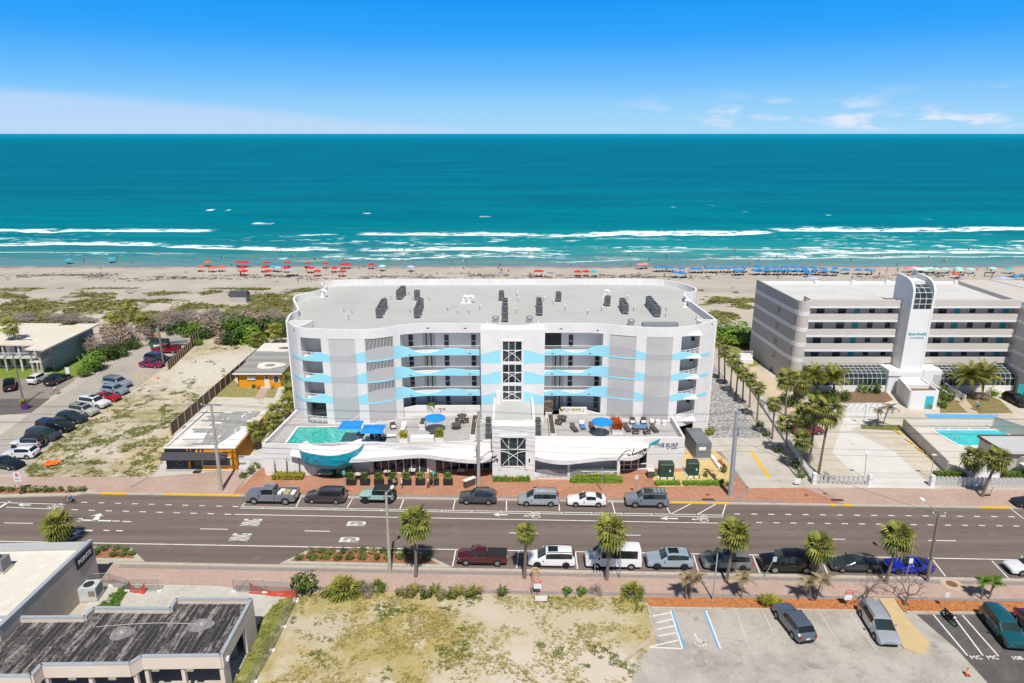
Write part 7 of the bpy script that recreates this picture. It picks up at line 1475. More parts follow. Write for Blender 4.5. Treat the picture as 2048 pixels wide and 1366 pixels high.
# deck -------------------------------------------------------------
BLUEF = mat('bright_blue_canvas',(.01,.25,.68),.8,var=.06);WICK = mat('brown_wicker',(.10,.075,.06),.85,var=.25,scale=8);CUSH = mat('white_cushion',(.74,.73,.70),.85,var=.04);BLUEC = mat('blue_cushion',(.10,.20,.40),.85,var=.06)
def umbrella(name,label,x,y,z,r,h,m,group=None,n=8,rise=.45,pole=FRAME,cat='umbrella',pr=.03,tilt=0.):
 o = thing(name,label,cat,(x,y,z),rnd.uniform(0,3),group);b = MB();top = (0,0,h)
 q = [(r*math.cos(2*math.pi*k/n),r*math.sin(2*math.pi*k/n),h-rise) for k in range(n)];mid = [(r*.55*math.cos(2*math.pi*k/n),r*.55*math.sin(2*math.pi*k/n),h-rise*.42) for k in range(n)]
 for k in range(n): a,e = k,(k+1) % n;b.poly([mid[a],mid[e],top]);b.poly([q[a],q[e],mid[e],mid[a]])
 if r > 1.3 or n == 8:
  for k in range(n): a,e = k,(k+1) % n;b.poly([q[a],(q[a][0],q[a][1],q[a][2]-.12),(q[e][0],q[e][1],q[e][2]-.12),q[e]])
 b.build('canopy',m,o);MB().tube([(0,0,0),(0,0,h)],pr,5).build('pole',pole,o);return o
for px_,lb in (((871,864),'round blue patio umbrella over the left deck table'),((1203,872),'round blue patio umbrella over the right deck loungers')): x,y = P(*px_,DZ);o = umbrella('patio_umbrella',lb,x,y,DZ,1.5,2.65,BLUEF,'round blue deck umbrellas',10)
for cx,lb,pxp in ((702,'square blue cantilever umbrella at the far pool corner',(722,868)),(746,'square blue cantilever umbrella beside the pool steps',(766,878))):
 x,y = P(*pxp,DZ);c_ = P(cx,848 if cx < 720 else 856,6.5);o = thing('cantilever_umbrella',lb,'umbrella',(x,y,DZ));dx,dy = c_[0]-x,c_[1]-y;b = MB();s = 1.5
 b.poly([(dx-s,dy-s,2.35),(dx+s,dy-s,2.35),(dx,dy,2.8)]).poly([(dx+s,dy-s,2.35),(dx+s,dy+s,2.35),(dx,dy,2.8)]).poly([(dx+s,dy+s,2.35),(dx-s,dy+s,2.35),(dx,dy,2.8)]).poly([(dx-s,dy+s,2.35),(dx-s,dy-s,2.35),(dx,dy,2.8)]);b.build('canopy',BLUEF,o);MB().tube([(0,0,0),(0,0,2.9),(dx,dy,2.95)],.05,6).build('mast',FRAME,o);MB().box(-.5,-.5,0,.5,.5,.15).build('base',DARK,o)
def round_table(px_,lb,z=DZ): x,y = P(*px_,z);o = thing('round_table',lb,'table',(x,y,z),0,'brown round deck tables');MB().lathe([(.72,.70),(.75,.73),(.75,.76)],n=16).build('tabletop',WICK,o);[MB().box(.45*a-.04,.45*e-.04,0,.45*a+.04,.45*e+.04,.7).build('leg',WICK,o) for a in (-1,1) for e in (-1,1)]
for px_,lb in (((913,858),'brown round table alone in the middle of the left deck'),((924,840),'brown round table with chairs near the back planters'),((1124,843),'brown round table on the right deck by the back planter'),((869,872),'round table under the left round umbrella')): round_table(px_,lb)
def chair(px_,rot,lb,z=DZ,m=CUSH,fr=WICK,group=None): x,y = P(*px_,z);o = thing('armchair',lb,'chair',(x,y,z),rot,group);MB().box(-.35,-.35,.32,.35,.35,.46).build('seat',m,o);MB().box(-.35,.30,.46,.35,.42,.95).build('backrest',fr,o);MB().box(-.42,-.3,.0,-.36,.35,.62).build('armrest',fr,o);MB().box(.36,-.3,.0,.42,.35,.62).build('armrest',fr,o)
for i,(px_,rot,lb) in enumerate((((918,846),2.6,'chair at the front left of the back round table'),((931,846),3.6,'chair at the front right of the back round table'),((1117,849),2.6,'white cushioned chair before the right round table'),((1265,848),0,'left of the two white chairs behind the blue table'),((1287,848),0,'right of the two white chairs behind the blue table'),((1271,868),math.pi,'left of the two chairs in front of the blue table'),((1293,868),math.pi+.4,'right of the two chairs in front of the blue table'),((787,858),.4,'dark wicker chair by the loungers near the pool'),((748,876),1.0,'chair in the shade of the pool side umbrella'))): chair(px_,rot,lb)
def lounger(px_,rot,m,lb): x,y = P(*px_,DZ);o = thing('sun_lounger',lb,'sun lounger',(x,y,DZ),rot,'deck sun loungers');MB().box(-.34,-1.0,.28,.34,.45,.40).build('cushion',m,o);MB().hexa([(-.34,.45,.28),(.34,.45,.28),(.34,1.0,.62),(-.34,1.0,.62),(-.34,.45,.40),(.34,.45,.40),(.34,.95,.76),(-.34,.95,.76)]).build('backrest',CUSH if m is BLUEC else m,o);[MB().box(a*.3-.03,e-.03,0,a*.3+.03,e+.03,.28).build('leg',WICK,o) for a in (-1,1) for e in (-.9,.7)]
for px_,rot,m,lb in (((807,858),0,CUSH,'white lounger between the pool and the fire table'),((778,875),1.7,CUSH,'white lounger lying crosswise beside the square umbrella'),((1148,860),.25,WICK,'brown lounger left of the blue lounger'),((1165,855),.05,BLUEC,'blue lounger between brown loungers'),((1184,858),.1,WICK,'brown lounger next to the right round umbrella'),((1254,860),.15,WICK,'brown lounger left of the blue table'),((1308,861),.2,WICK,'brown lounger right of the blue table')): lounger(px_,rot,m,lb)
x,y = P(1280,860,DZ);o = thing('long_table','long blue table on the right deck','table',(x,y,DZ));MB().box(-1.15,-.4,.62,1.15,.4,.70).build('tabletop',BLUEC,o);[MB().box(a-.05,e-.05,0,a+.05,e+.05,.62).build('leg',WICK,o) for a in (-1,1) for e in (-.32,.32)]
def planter(px_,w,d,h,lb,plant=None,ph=.6,r=None,z=DZ,box=HWHITE,rot=0.):
 x,y = P(*px_,z);o = thing('planter',lb,'planter',(x,y,z),rot);MB().box(-w/2,-d/2,0,w/2,d/2,h).build('planter_box',box,o);MB().box(-w/2+.06,-d/2+.06,h,w/2-.06,d/2-.06,h+.02).build('soil',MULCH,o)
 for i,(m,x0,x1,hh) in enumerate(plant or []): link('plant',leafbox(x0*w,x1*w,-d/2,d/2,hh,m,i+int(px_[0]),.15,60),o,(0,0,h))
planter((808,883),1.15,1.0,.7,'left white cube planter with yellow green plant at the deck front',[(YELG,-.45,.45,.8)]);planter((880,882),1.15,1.0,.7,'right white cube planter with tall green plant at the deck front',[(YELG,-.45,.45,1.2)]);planter((873,829),2.7,.8,.7,'left white planter with agave and red flowers at the terrace wall',[(GREEN,-.5,-.05,1.1),(REDF,.05,.5,.45)]);planter((915,827),3.4,.8,.7,'long white planter with yellow green plants at the terrace wall',[(YELG,-.5,.5,.5)]);planter((945,828),1.2,.8,.7,'short white planter with red flowers at the terrace wall',[(REDF,-.5,.5,.5)]);planter((1144,829),3.9,.8,.7,'long white planter with yellow green plants on the right terrace',[(YELG,-.45,.45,.4)]);planter((1232,860),1.5,3.0,.7,'white planter full of orange crotons on the right deck',[(REDF,-.45,.45,.9)]);planter((1097,832),1.0,.9,.8,'tall pot with pinkish palm grass at the right of the stair tower',[(PINKL,-.6,.6,1.6)])
def fire(px_,n,lb,dy=1.1): x,y = P(*px_,DZ);o = thing('planter_wall',lb,'planter',(x,y,DZ));MB().box(-.4,-n*dy/2,0,.4,n*dy/2,.75).build('planter_box',HWHITE,o);[MB().box(-.32,-n*dy/2+k*dy+.15,.751,.32,-n*dy/2+(k+1)*dy-.15,.95).build('pot',WICK,o) for k in range(n)]
fire((846,853),2,'short white planter wall with two dark pots by the left umbrella');fire((948,860),6,'white planter wall with six dark pots left of the entrance block');fire((1103,858),6,'white planter wall with six dark pots right of the entrance block')
x,y = P(845,880,DZ);tag(MB().box(-1.6,-.5,0,1.6,.5,.6).build('ledge',HWHITE,None,loc=(x,y,DZ)),'low white ledge between the two cube planters','ledge')
for i,py_ in enumerate((840,849,859,869,878)): x,y = P(977,py_,DZ);condenser(x,y,DZ,nth(i+1)+' condenser from the back in the row left of the entrance block','condensers left of the entrance block',.95,.62)
for i,py_ in enumerate((840,850,861,872)): x,y = P(1076,py_,DZ);condenser(x,y,DZ,nth(i+1)+' condenser from the back in the row right of the entrance block','condensers right of the entrance block',.95,.62)
for i,(px_,py_) in enumerate(((1237,838),(1250,838),(1263,839),(1303,846),(1315,847),(1328,848))): x,y = P(px_,py_,DZ);tag(MB().box(-.3,-.3,0,.3,.3,.55).build('stool',HWHITE,None,loc=(x,y,DZ)),nth(i+1)+' small white stool from the left along the right screens','stool','white stools along the screens')
for i in range(8):
 px_ = 703+i*27.6;x,y = P(px_,969,.12);o = thing('trellis_planter',nth(i+1)+' black planter from the left in the pavement cafe row','planter',(x,y,.12),0,'black planters of the pavement cafe');MB().box(-.62,-.3,0,.62,.3,.75).build('planter_box',BLK,o);MB().box(-.62,-.05,.75,-.55,.02,2.2).box(.55,-.05,.75,.62,.02,2.2).box(-.62,-.05,2.13,.62,.02,2.2).build('frame',DARK,o);link('plant',leafbox(-.45,.45,-.2,.2,1.05,GREEN,40+i,.15,70),o,(0,0,.72))
for i,(px_,py_,w,d) in enumerate(((653,955,1.9,.9),(722,958,1.7,.8),(775,952,.9,.8),(825,950,.9,.8),(922,950,1.0,.7))): x,y = P(px_,py_,.12);o = thing('cafe_table',('large pale table alone under the wave basin','pale table behind the second black planter','pale table behind the third black planter','pale table behind the fifth black planter','pale table behind the last black planter')[i],'table',(x,y,.12));MB().box(-w/2,-d/2,.72,w/2,d/2,.8).build('tabletop',mat('pale_tabletop',(.62,.58,.50),.7),o);MB().box(-w*.3,-.2,0,w*.3,.2,.72).build('pedestal',BLK,o)
x,y = P(939,972,.12);o = thing('host_stand','white topped host stand at the right end of the pavement cafe','stand',(x,y,.12),R(40));MB().box(-.9,-.3,1.0,.9,.3,1.08).build('top',CUSH,o);MB().box(-.8,-.22,0,.8,.22,1.0).build('cabinet',WICK,o)
GEN = mat('generator_grey',(.17,.185,.20),.55,var=.1);TRG = mat('transformer_green',(.03,.062,.04),.6,var=.1)
o = thing('generator','big grey generator cabinet beside the white podium end wall','generator',P(1394,905)+(0.14,),R(3));MB().box(-1.1,-2.6,.3,1.1,2.6,2.6).build('cabinet',GEN,o,);MB().box(-1.2,-2.8,0,1.2,2.8,.28).build('base',CONC,o);MB().box(-.7,-2.63,1.5,.3,-2.61,2.0).build('panel',FRAME,o);[MB().box(1.105,-2.2+k*1.1,.6,1.12,-1.3+k*1.1,2.2).build('louvre',DARK,o) for k in range(4)]
for px_,w,lb in (((1333,958),1.9,'larger left green transformer box in the pebble bed'),((1386,955),1.5,'smaller right green transformer box in the pebble bed')): o = thing('transformer_box',lb,'transformer',P(*px_)+(.14,));MB().box(-w/2,0,.12,w/2,1.3,1.85).build('cabinet',TRG,o);MB().hexa([(-w/2-.03,-.03,1.85),(w/2+.03,-.03,1.85),(w/2+.03,1.33,1.85),(-w/2-.03,1.33,1.85),(-w/2,.1,2.0),(w/2,.1,2.0),(w/2,1.3,2.0),(-w/2,1.3,2.0)]).build('lid',TRG,o);MB().box(-w/2-.2,-.2,0,w/2+.2,1.4,.11).build('pad',HWHITE,o);MB().box(.3,-.02,.9,.5,0,1.2).build('label_plate',CUSH,o);[MB().lathe([(.06,0),(.06,.6)],(k,-.45),6).build('bollard',TRG,o) for k in (-w/2,0,w/2)]
for p0,p1,lb in (((1423,918),(1440,942),'white seat wall at the right of the pebble bed'),((1365,938),(1378,960),'narrow white kerb between the two transformers')): a,e = P(*p0),P(*p1);tag(MB().wall((0,0),(e[0]-a[0],e[1]-a[1]),.5 if p0[0] > 1400 else .25,0,.45 if p0[0] > 1400 else .2).build('seat_wall',HWHITE,None,loc=(*a,.14)),lb,'wall')
x,y = P(1300,955);o = thing('litter_bin','dark wicker bin with pale lid at the lobby door','bin',(x,y,.12));MB().box(-.4,-.4,0,.4,.4,1.0).build('bin_body',WICK,o);MB().box(-.45,-.45,1.0,.45,.45,1.1).build('lid',CUSH,o)
# poles and wires ----------------------------------------------------
CPOLE = mat('concrete_pole',(.42,.38,.32),.9,var=.12);WPOLE = mat('wooden_pole',(.23,.19,.15),.95,var=.25,scale=3);SPOLE = mat('steel_pole',(.42,.44,.45),.5,metal=.3,var=.08)
def pole(bpx,tpx,r0,r1,m,label,cat='utility pole',n=8,arms=(),name='utility_pole',extra=None):
 x,y = P(*bpx);tx,tz = PY(*tpx,y);o = thing(name,label,cat,(x,y,0));MB().tube([(0,0,0),(tx-x,0,tz)],[r0,r1],n).build('pole_shaft',m,o)
 for (f,L,ang) in arms: MB().obox((tx-x)*f,0,tz*f,L,.1,.12,ang).build('cross_arm',GALV if m is CPOLE else m,o);[MB().lathe([(.05,0),(.06,.12),(.03,.2)],((tx-x)*f+L*k*math.cos(ang),L*k*math.sin(ang)),6).build('insulator',FRAME,o,loc=(0,0,tz*f+.12)) for k in (-.46,.46)]
 return o,(tx,y,tz)
p1,T1 = pole((443,983),(422,808),.26,.15,CPOLE,'concrete utility pole with three crossarms before the orange shop',arms=((.985,2.6,0),(.90,2.9,0),(.81,2.9,0)))
p2_,T2 = pole((957,977),(957,822),.24,.16,CPOLE,'concrete utility pole left of the entrance block',arms=((.86,.8,0),(.62,1.0,0)))
p3_,T3 = pole((1461,993),(1474,822),.36,.2,SPOLE,'thick grey steel utility pole at the drive corner',n=10,arms=((.97,1.0,0),(.90,1.6,.2)))
MB().lathe([(.22,0),(.24,.5),(.2,.95)],(.5,0),10).build('transformer_can',GALV,p3_,loc=(T3[0]-p3_.location.x-.1,0,T3[2]*.72));MB().box(-.5,-.5,0,.5,.5,.12).build('base_plate',CONC,p3_)
p4_,T4 = pole((780,1148),(772,985),.2,.12,CPOLE,'concrete street lamp pole on the near pavement left of the tall palm','street lamp',name='street_lamp')
MB().tube([(T4[0]-p4_.location.x,0,T4[2]-.1),(T4[0]-p4_.location.x+.4,.5,T4[2]+.2)],.05,5).build('lamp_arm',GALV,p4_);MB().ellip((T4[0]-p4_.location.x+.5,.75,T4[2]+.2),(.2,.42,.1)).build('lamp_head',FRAME,p4_)
p5_,T5 = pole((1854,1164),(1879,1022),.19,.13,WPOLE,'leaning wooden pole with lamp at the right of the bright blue car',arms=((.95,1.3,0),))
MB().tube([(T5[0]-p5_.location.x,0,T5[2]-.2),(T5[0]-p5_.location.x-.9,1.2,T5[2]+.5)],.035,5).build('lamp_arm',GALV,p5_);MB().ellip((T5[0]-p5_.location.x-1.0,1.45,T5[2]+.5),(.22,.42,.1)).build('lamp_head',FRAME,p5_)
p6_,T6 = pole((48,808),(25,707),.17,.11,WPOLE,'leaning wooden pole rising from the purple pot',arms=((.96,1.6,0),));p7_,T7 = pole((327,728),(313,630),.2,.13,WPOLE,'leaning wooden pole with grey transformer by the magenta coupe');MB().lathe([(.3,0),(.32,.6),(.28,1.2)],(-.3,0),10).build('transformer_can',GALV,p7_,loc=(T7[0]-p7_.location.x,0,T7[2]*.62))
p8_,T8 = pole((1425,1201),(1436,1100),.09,.06,SPOLE,'black topped lamp post before the grey minivan','street lamp',name='street_lamp');MB().lathe([(.08,-.1),(.24,0),(.28,.12),(.1,.35)],(T8[0]-p8_.location.x,0),10).build('lamp_head',DARK,p8_,loc=(0,0,T8[2]-.1))
for i,(b_,t_,lb) in enumerate((((1729,957),(1733,906),'thin lamp post inside the fence left of the hotel lot entrance'),((1861,957),(1868,910),'thin lamp post inside the fence right of the hotel lot entrance'),((1725,853),(1734,808),'thin lamp post on the hotel lot island'))): o,T = pole(b_,t_,.05,.04,SPOLE,lb,'lamp post',6,name='lamp_post');MB().box(T[0]-o.location.x-.3,-.12,T[2]-.02,T[0]-o.location.x+.3,.12,T[2]+.1).build('lamp_head',FRAME,o)
WIRE = mat('black_wire',(.03,.03,.032),.7)
def wire(a,e,sag,label,r=.017):
 a,e = Vector(a),Vector(e);pts = [a.lerp(e,k/14)-Vector((0,0,sag*4*(k/14)*(1-k/14))) for k in range(15)];o = MB().tube([p-a for p in pts],r,4,False).build('overhead_wire',WIRE,None,loc=a);tag(o,label,'wire','overhead wires along the street')
y1_,y2_,y3_ = T1[1],T2[1],T3[1]
for i,(f,dx,dy) in enumerate(((.995,0,-1.2),(.995,0,1.2),(.91,0,0),(.82,0,-1.2),(.82,0,1.2),(.62,0,0),(.55,0,0.1))):
 A = (T1[0],y1_+dy*.2,T1[2]*f);B = (T2[0],y2_+dy*.2,T2[2]*(f if f > .9 else f));C_ = (T3[0],y3_+dy*.2,T3[2]*f*.985)
 n_ = nth(i+1)+' wire counting down from the pole tops '
 wire(A,B,.35+.06*i,n_+'between the concrete poles');wire(B,C_,.4+.06*i,n_+'between the concrete pole and steel pole');wire(C_,(T3[0]+60,y3_-1.5,T3[2]*f),.6,n_+'right of the steel pole');wire((T1[0]-60,y1_+1.8,T1[2]*f),A,.6,n_+'left of the concrete pole by the shop')
wire((T3[0],y3_,T3[2]*.7),(T5[0],T5[1],T5[2]*.96),.5,'long wire crossing the street to the leaning wooden pole');wire((T6[0],T6[1],T6[2]*.95),(T7[0],T7[1],T7[2]*.9),.7,'wire between the two wooden poles left')
# signs --------------------------------------------------------------
SB = mat('sign_back',(.50,.55,.55),.5);SIGNW = mat('sign_white',(.76,.77,.76),.5);SIGNR = mat('sign_red',(.62,.05,.03),.5);SIGNG = mat('sign_green',(.12,.40,.33),.5);SIGNB = mat('sign_blue',(.10,.25,.5),.5)
def sign(bpx,tpy,w,h,label,face=SIGNW,post=SPOLE,rot=0.,lean=0.,group=None):
 x,y = P(*bpx);z = PY(bpx[0],tpy,y)[1];o = thing('sign_post',label,'sign',(x,y,.05),rot,group);MB().tube([(0,0,0),(lean,0,z)],.035,5).build('post',post,o);MB().box(lean-w/2,-.06,z-h,lean+w/2,-.035,z).build('sign_plate',face,o);return o,z
o,z = sign((42,985),945,.9,1.3,'no entry sign with blue arrow at the far kerb planter');MB().disc((0,-.07,z-.38),(0,1,0),.26,.02,14).build('red_disc',SIGNR,o);MB().box(-.17,-.09,z-.42,.17,-.082,z-.34).build('white_bar',SIGNW,o);MB().box(-.3,-.075,z-1.0,.3,-.062,z-.88).poly([(-.35,-.08,z-.94),(-.15,-.08,z-.8),(-.15,-.08,z-1.08)]).build('blue_arrow',SIGNB,o)
for bx,by,ty,lb in ((692,1002,942,'small pale green sign at the far kerb behind the plum minivan'),(868,985,942,'small pale green sign at the pavement cafe'),(1074,990,946,'small pale sign at the far kerb behind the silver minivan'),(1271,992,951,'small pale sign at the far kerb behind the blue grey suv')): sign((bx,by),ty,.38,.55,lb,SIGNG if bx < 1000 else SIGNW)
pole((1204,985),(1204,935),.06,.05,SPOLE,'short grey post on the red pavement behind the white sedan','post',6,name='steel_post')
for bx,by,ty,lb,ln in ((1189,1148,1103,'parking sign on a post before the passenger van front',0),(1527,1158,1114,'leaning parking sign before the black suv',.9),(1811,1152,1117,'parking sign before the bright blue car',.25),(1883,1218,1185,'white sign on the mulch strip above the motorcycle',.25)): sign((bx,by),ty,.42,.6,lb,SB if bx < 1800 else SIGNW,lean=ln)
pole((1239,1158),(1241,1098),.05,.05,WPOLE,'plain thin post before the passenger van','post',5,name='timber_post')
for bx,by,ty,lb in ((1075,1192,1158,'red and white pay to park sign at the edge of the vacant lot'),(1693,1214,1180,'red and white pay to park sign on the orange mulch')):
 o,z = sign((bx,by),ty,.72,1.15,lb,SIGNW,WPOLE);MB().box(-.36,-.075,z-.52,.36,-.062,z).build('red_panel',SIGNR,o);text('PAY',.34,SIGNW,o,(0,-.085,z-.2),(R(90),0,0),ext=.004);text('TO PARK',.13,SIGNW,o,(0,-.085,z-.42),(R(90),0,0),ext=.004)
pole((1064,1191),(1064,1158),.05,.05,WPOLE,'short brown post left of the pay sign on the vacant lot','post',5,name='timber_post')
o,z = sign((1082,1204),1192,1.2,.6,'white board fallen on the edge of the vacant lot',SIGNW)
x,y = P(1070,1160);o = thing('litter_bin','tan concrete litter bin on the near pavement by the pay sign','bin',(x,y,.13));MB().lathe([(.34,0),(.42,.1),(.40,.5),(.42,.95),(.46,1.1),(.44,1.15),(.32,1.15),(.30,.7)],n=14).build('bin_body',mat('tan_concrete_bin',(.50,.34,.22),.9,var=.12),o)
sign((534,940),918,.75,1.0,'white sign standing in the weedy sandy lot');sign((487,953),932,.9,1.0,'small white sign in the planting right of the orange shop');sign((138,757),735,.75,1.9,'pale upright sign at the motel lawn');sign((150,757),735,.5,.25,'small green sign post beside the motel sign',SIGNG);sign((1557,903),885,1.3,.9,'white sign board above the drive edge planting');sign((1594,972),957,.8,.8,'small white sign at the street end of the drive planting');sign((1455,940),910,.5,1.2,'stacked grey signs behind the big steel pole',SB);sign((283,777),742,.35,.45,'grey parking sign at the top end of the angled row',SB)
for i,(bx,by,ty) in enumerate(((250,815,793),(215,825,805),(110,905,885))): pole((bx,by),(bx,ty),.04,.04,WPOLE,('short post beside the red coupe','short post before the long white suv','short post before the dark green minivan')[i],'post',5,name='timber_post')
# odds and ends ------------------------------------------------------
ORC = mat('cone_orange',(.75,.10,.01),.5,var=.08)
for px_,lb in (((1933,1350),'orange traffic cone with white bands in the near car park'),((316,757),'small red cone at the top of the sandy lot')): o = thing('traffic_cone',lb,'traffic cone',P(*px_)+(.03,));MB().lathe([(.17,.04),(.04,.75)],n=10).build('cone_body',ORC,o);MB().box(-.22,-.22,0,.22,.22,.04).build('base',ORC if px_[0] < 500 else DARK,o);MB().lathe([(.125,.30),(.105,.40)],n=10).build('white_band',SIGNW,o) ;MB().lathe([(.09,.48),(.075,.56)],n=10).build('white_band',SIGNW,o)
o = thing('dumpster','green dumpster with black lid at the top of the drive','dumpster',P(320,697)+(.02,),.1);MB().hexa([(-1.5,-.9,.1),(1.5,-.9,.1),(1.5,.9,.1),(-1.5,.9,.1),(-1.8,-.9,1.6),(1.8,-.9,1.6),(1.8,.9,1.9),(-1.8,.9,1.9)]).build('container',mat('dumpster_green',(.02,.13,.06),.6,var=.15),o);MB().hexa([(-1.85,-.95,1.62),(1.85,-.95,1.62),(1.85,.95,1.92),(-1.85,.95,1.92),(-1.8,-.9,1.7),(1.8,-.9,1.7),(1.8,.9,2.0),(-1.8,.9,2.0)]).build('lid',BLK,o);MB().box(-.9,-.925,.5,.9,-.905,1.1).build('label_plate',SIGNW,o)
x,y = P(352,692);o = thing('covered_boat','grey tarp covered boat behind the red pickup','boat',(x,y,.1),.1);MB().hexa([(-2.2,-.6,.3),(2.4,-.15,.5),(2.4,.15,.5),(-2.2,.6,.3),(-2.3,-.9,1.1),(2.8,-.1,1.2),(2.8,.1,1.2),(-2.3,.9,1.1)]).build('hull',GREYM,o);MB().hexa([(-2.3,-.92,1.1),(2.8,-.12,1.2),(2.8,.12,1.2),(-2.3,.92,1.1),(-1.8,-.2,1.7),(1.2,-.1,1.6),(1.2,.1,1.6),(-1.8,.2,1.7)]).build('tarp',mat('grey_tarp',(.25,.27,.28),.8,var=.15),o)
x,y = P(309,677);tag(MB().ellip((0,0,.25),(1.7,.4,.28),10,5).build('kayak',mat('kayak_orange',(.50,.16,.03),.5),None,loc=(x,y,.5),smooth=True),'orange kayak lying beside the dumpster','kayak')
x,y = P(49,816);o = thing('flower_pot','purple pot with spiky plant at the foot of the leaning wooden pole','pot',(x+.5,y-.5,.03));MB().lathe([(.5,0),(.62,.95),(.55,.97),(.5,.8)],n=14).build('pot_body',mat('purple_paint',(.18,.03,.32),.6),o);[setattr(link('leaf',FAN[0 if e > 40 else 1],o,(0,0,.9)),'matrix_local',Matrix.Translation((0,0,.9)) @ Matrix.Rotation(R(h),4,'Z') @ Matrix.Rotation(R(-e),4,'Y') @ Matrix.Scale(.62,4)) for h,e in crown_rots(12,3,80,10)]
def crumple(px_,w,d,label,m,name,h=.25):
 x,y = P(*px_);b = MB();r = random.Random(int(px_[0]));n = 7;g = [[(w*(i/n-.5)+r.uniform(-.08,.08),d*(j/n-.5)+r.uniform(-.08,.08),.04+r.random()*h) for i in range(n+1)] for j in range(n+1)]
 for j in range(n):
  for i in range(n): b.poly([g[j][i],g[j][i+1],g[j+1][i+1],g[j+1][i]])
 return tag(b.build(name,m,None,loc=(x,y,.02)),label,name.replace('_',' '))
ORN = mat('orange_mesh',(.75,.17,.02),.8,var=.15);crumple((105,928),1.9,1.6,'crumpled orange plastic netting lying on the sandy lot',ORN,'netting')
for px_,lb in (((1903,1170),'rusty round manhole cover in a pale collar on the near pavement'),((1415,991),'round utility cover in the red pavement by the steel pole'),((1612,992),'left round utility cover at the pavement colour change'),((1650,989),'right round utility cover at the pavement colour change')):
 x,y = P(*px_);o = thing('manhole_cover',lb,'manhole cover',(x,y,.126));s = 1 if px_[1] > 1100 else .55;MB().lathe([(.55*s,0),(.55*s,.016),(.5*s,.018)],n=16).build('cover',mat('rusty_iron',(.20,.105,.05),.8,var=.2),o)
 if s == 1: MB().lathe([(1.05,0),(1.05,.008)],n=16).build('collar',mat('pale_collar',(.52,.40,.28),.9),o)
for px_ in ((1416,1001),(1674,1002)): x,y = P(*px_);o = tag(MB().box(-.75,-.25,0,.75,.25,.155).build('storm_drain',mat('rust_drain',(.10,.045,.035),.8),None,loc=(x,y,.0),rot=-TH),'rusty storm drain inlet in the yellow kerb '+('below the steel pole' if px_[0] < 1500 else 'right of the drive'),'drain')
x,y = P(1970,994);o = thing('kick_scooter','black kick scooter parked at the foot of the leaning palm','scooter',(x+.1,y,.14),.15);MB().box(-.55,-.09,.12,.45,.09,.18).build('deck_board',BLK,o);MB().tube([(.48,0,.12),(.62,0,.7),(.70,0,1.15)],.03,5).tube([(.68,-.25,1.15),(.68,.25,1.15)],.02,5).build('handlebar',BLK,o);[MB().disc((q,0,.11),(0,1,0),.11,.05,10).build('wheel',TYRE,o) for q in (-.6,.52)]
x,y = P(181,1195);o = thing('air_conditioner','large grey rooftop style air conditioner standing beside the POINTE wall','air conditioner',(x,y,.05),.1);MB().box(-1.0,-.75,.25,1.0,.75,1.5).build('cabinet',SB,o);MB().disc((.1,0,1.51),(0,0,1),.5,.05,16).build('fan_grille',DARK,o);MB().box(.3,-.77,.6,.9,-.755,1.2).build('louvre',mat('brown_louvre',(.25,.20,.15),.7),o);MB().box(-1.9,-.4,.3,-1.0,.4,1.1).build('duct',GALV,o);MB().box(-1.05,-.8,0,1.05,.8,.24).build('base',CONC,o);MB().box(1.005,-.6,.4,1.02,.6,1.3).build('louvre',GREYM,o)
x,y = P(8,1140,4.0);o = thing('air_conditioner','grey air conditioner on the stained white roof at the left edge','air conditioner',(x-.4,y,4.0));MB().box(-.8,-.6,.2,.8,.6,1.4).build('cabinet',GREYM,o);MB().disc((0,0,1.41),(0,0,1),.42,.05,14).build('fan_grille',DARK,o);MB().box(-.9,-.7,0,.9,.7,.19).build('base',CONC,o)
LINK = NT('chain_link');LINK.set((.32,.34,.34),.5,.5);LINK.b.inputs['Alpha'].default_value = .20;LINK = LINK.m
def chain(pts,h,label):
 a = P(*pts[0]);o = thing('chain_link_fence',label,'fence',(a[0],a[1],.03));q = [(P(*p)[0]-a[0],P(*p)[1]-a[1]) for p in pts];k = 0
 for s,e in zip(q,q[1:]): MB().wall(s,e,.01,.05,h).build('wire_mesh',LINK,o);MB().tube([(*s,h),(*e,h)],.022,4).tube([(*s,.08),(*e,.08)],.02,4).build('rail',GALV,o)
 for s in q: MB().tube([(*s,0),(*s,h+.03)],.03,5).build('post',GALV,o);MB().box(s[0]-.25,s[1]-.12,0,s[0]+.25,s[1]+.12,.14).build('foot_block',CUSH,o)
chain([(182,1173),(222,1172),(255,1183),(320,1183)],1.5,'chain link fence panels beside the POINTE building');chain([(468,1184),(530,1186),(598,1190),(592,1200)],1.5,'chain link fence panel at the gravel entrance');chain([(592,1204),(568,1255),(545,1302),(510,1365),(480,1420)],1.5,'low chain link fence line running down the edge of the vacant lot')
def drape(p0,p1,label,h=.7):
 a,e = P(*p0),P(*p1);b = MB();n = 10;r = random.Random(int(p0[0]));top = [((e[0]-a[0])*k/n,(e[1]-a[1])*k/n+r.uniform(-.06,.06),.25+h*abs(1-2*k/n) ** 1.6*r.uniform(.8,1.1)) for k in range(n+1)];bot = [(x,y-.1,.03) for x,y,z in top]
 for k in range(n): b.poly([bot[k],bot[k+1],top[k+1],top[k]]);b.poly([(bot[k][0],bot[k][1]-.3,.02),(bot[k+1][0],bot[k+1][1]-.35,.02),bot[k+1],bot[k]])
 tag(b.build('safety_mesh',mat('red_mesh',(.48,.07,.04),.8,var=.2),None,loc=(a[0],a[1],.03)),label,'safety mesh')
drape((500,1182),(597,1192),'sagging red safety mesh on the fence at the gravel entrance');drape((258,1178),(292,1184),'red safety mesh slumped beside the POINTE fence panels',.8)
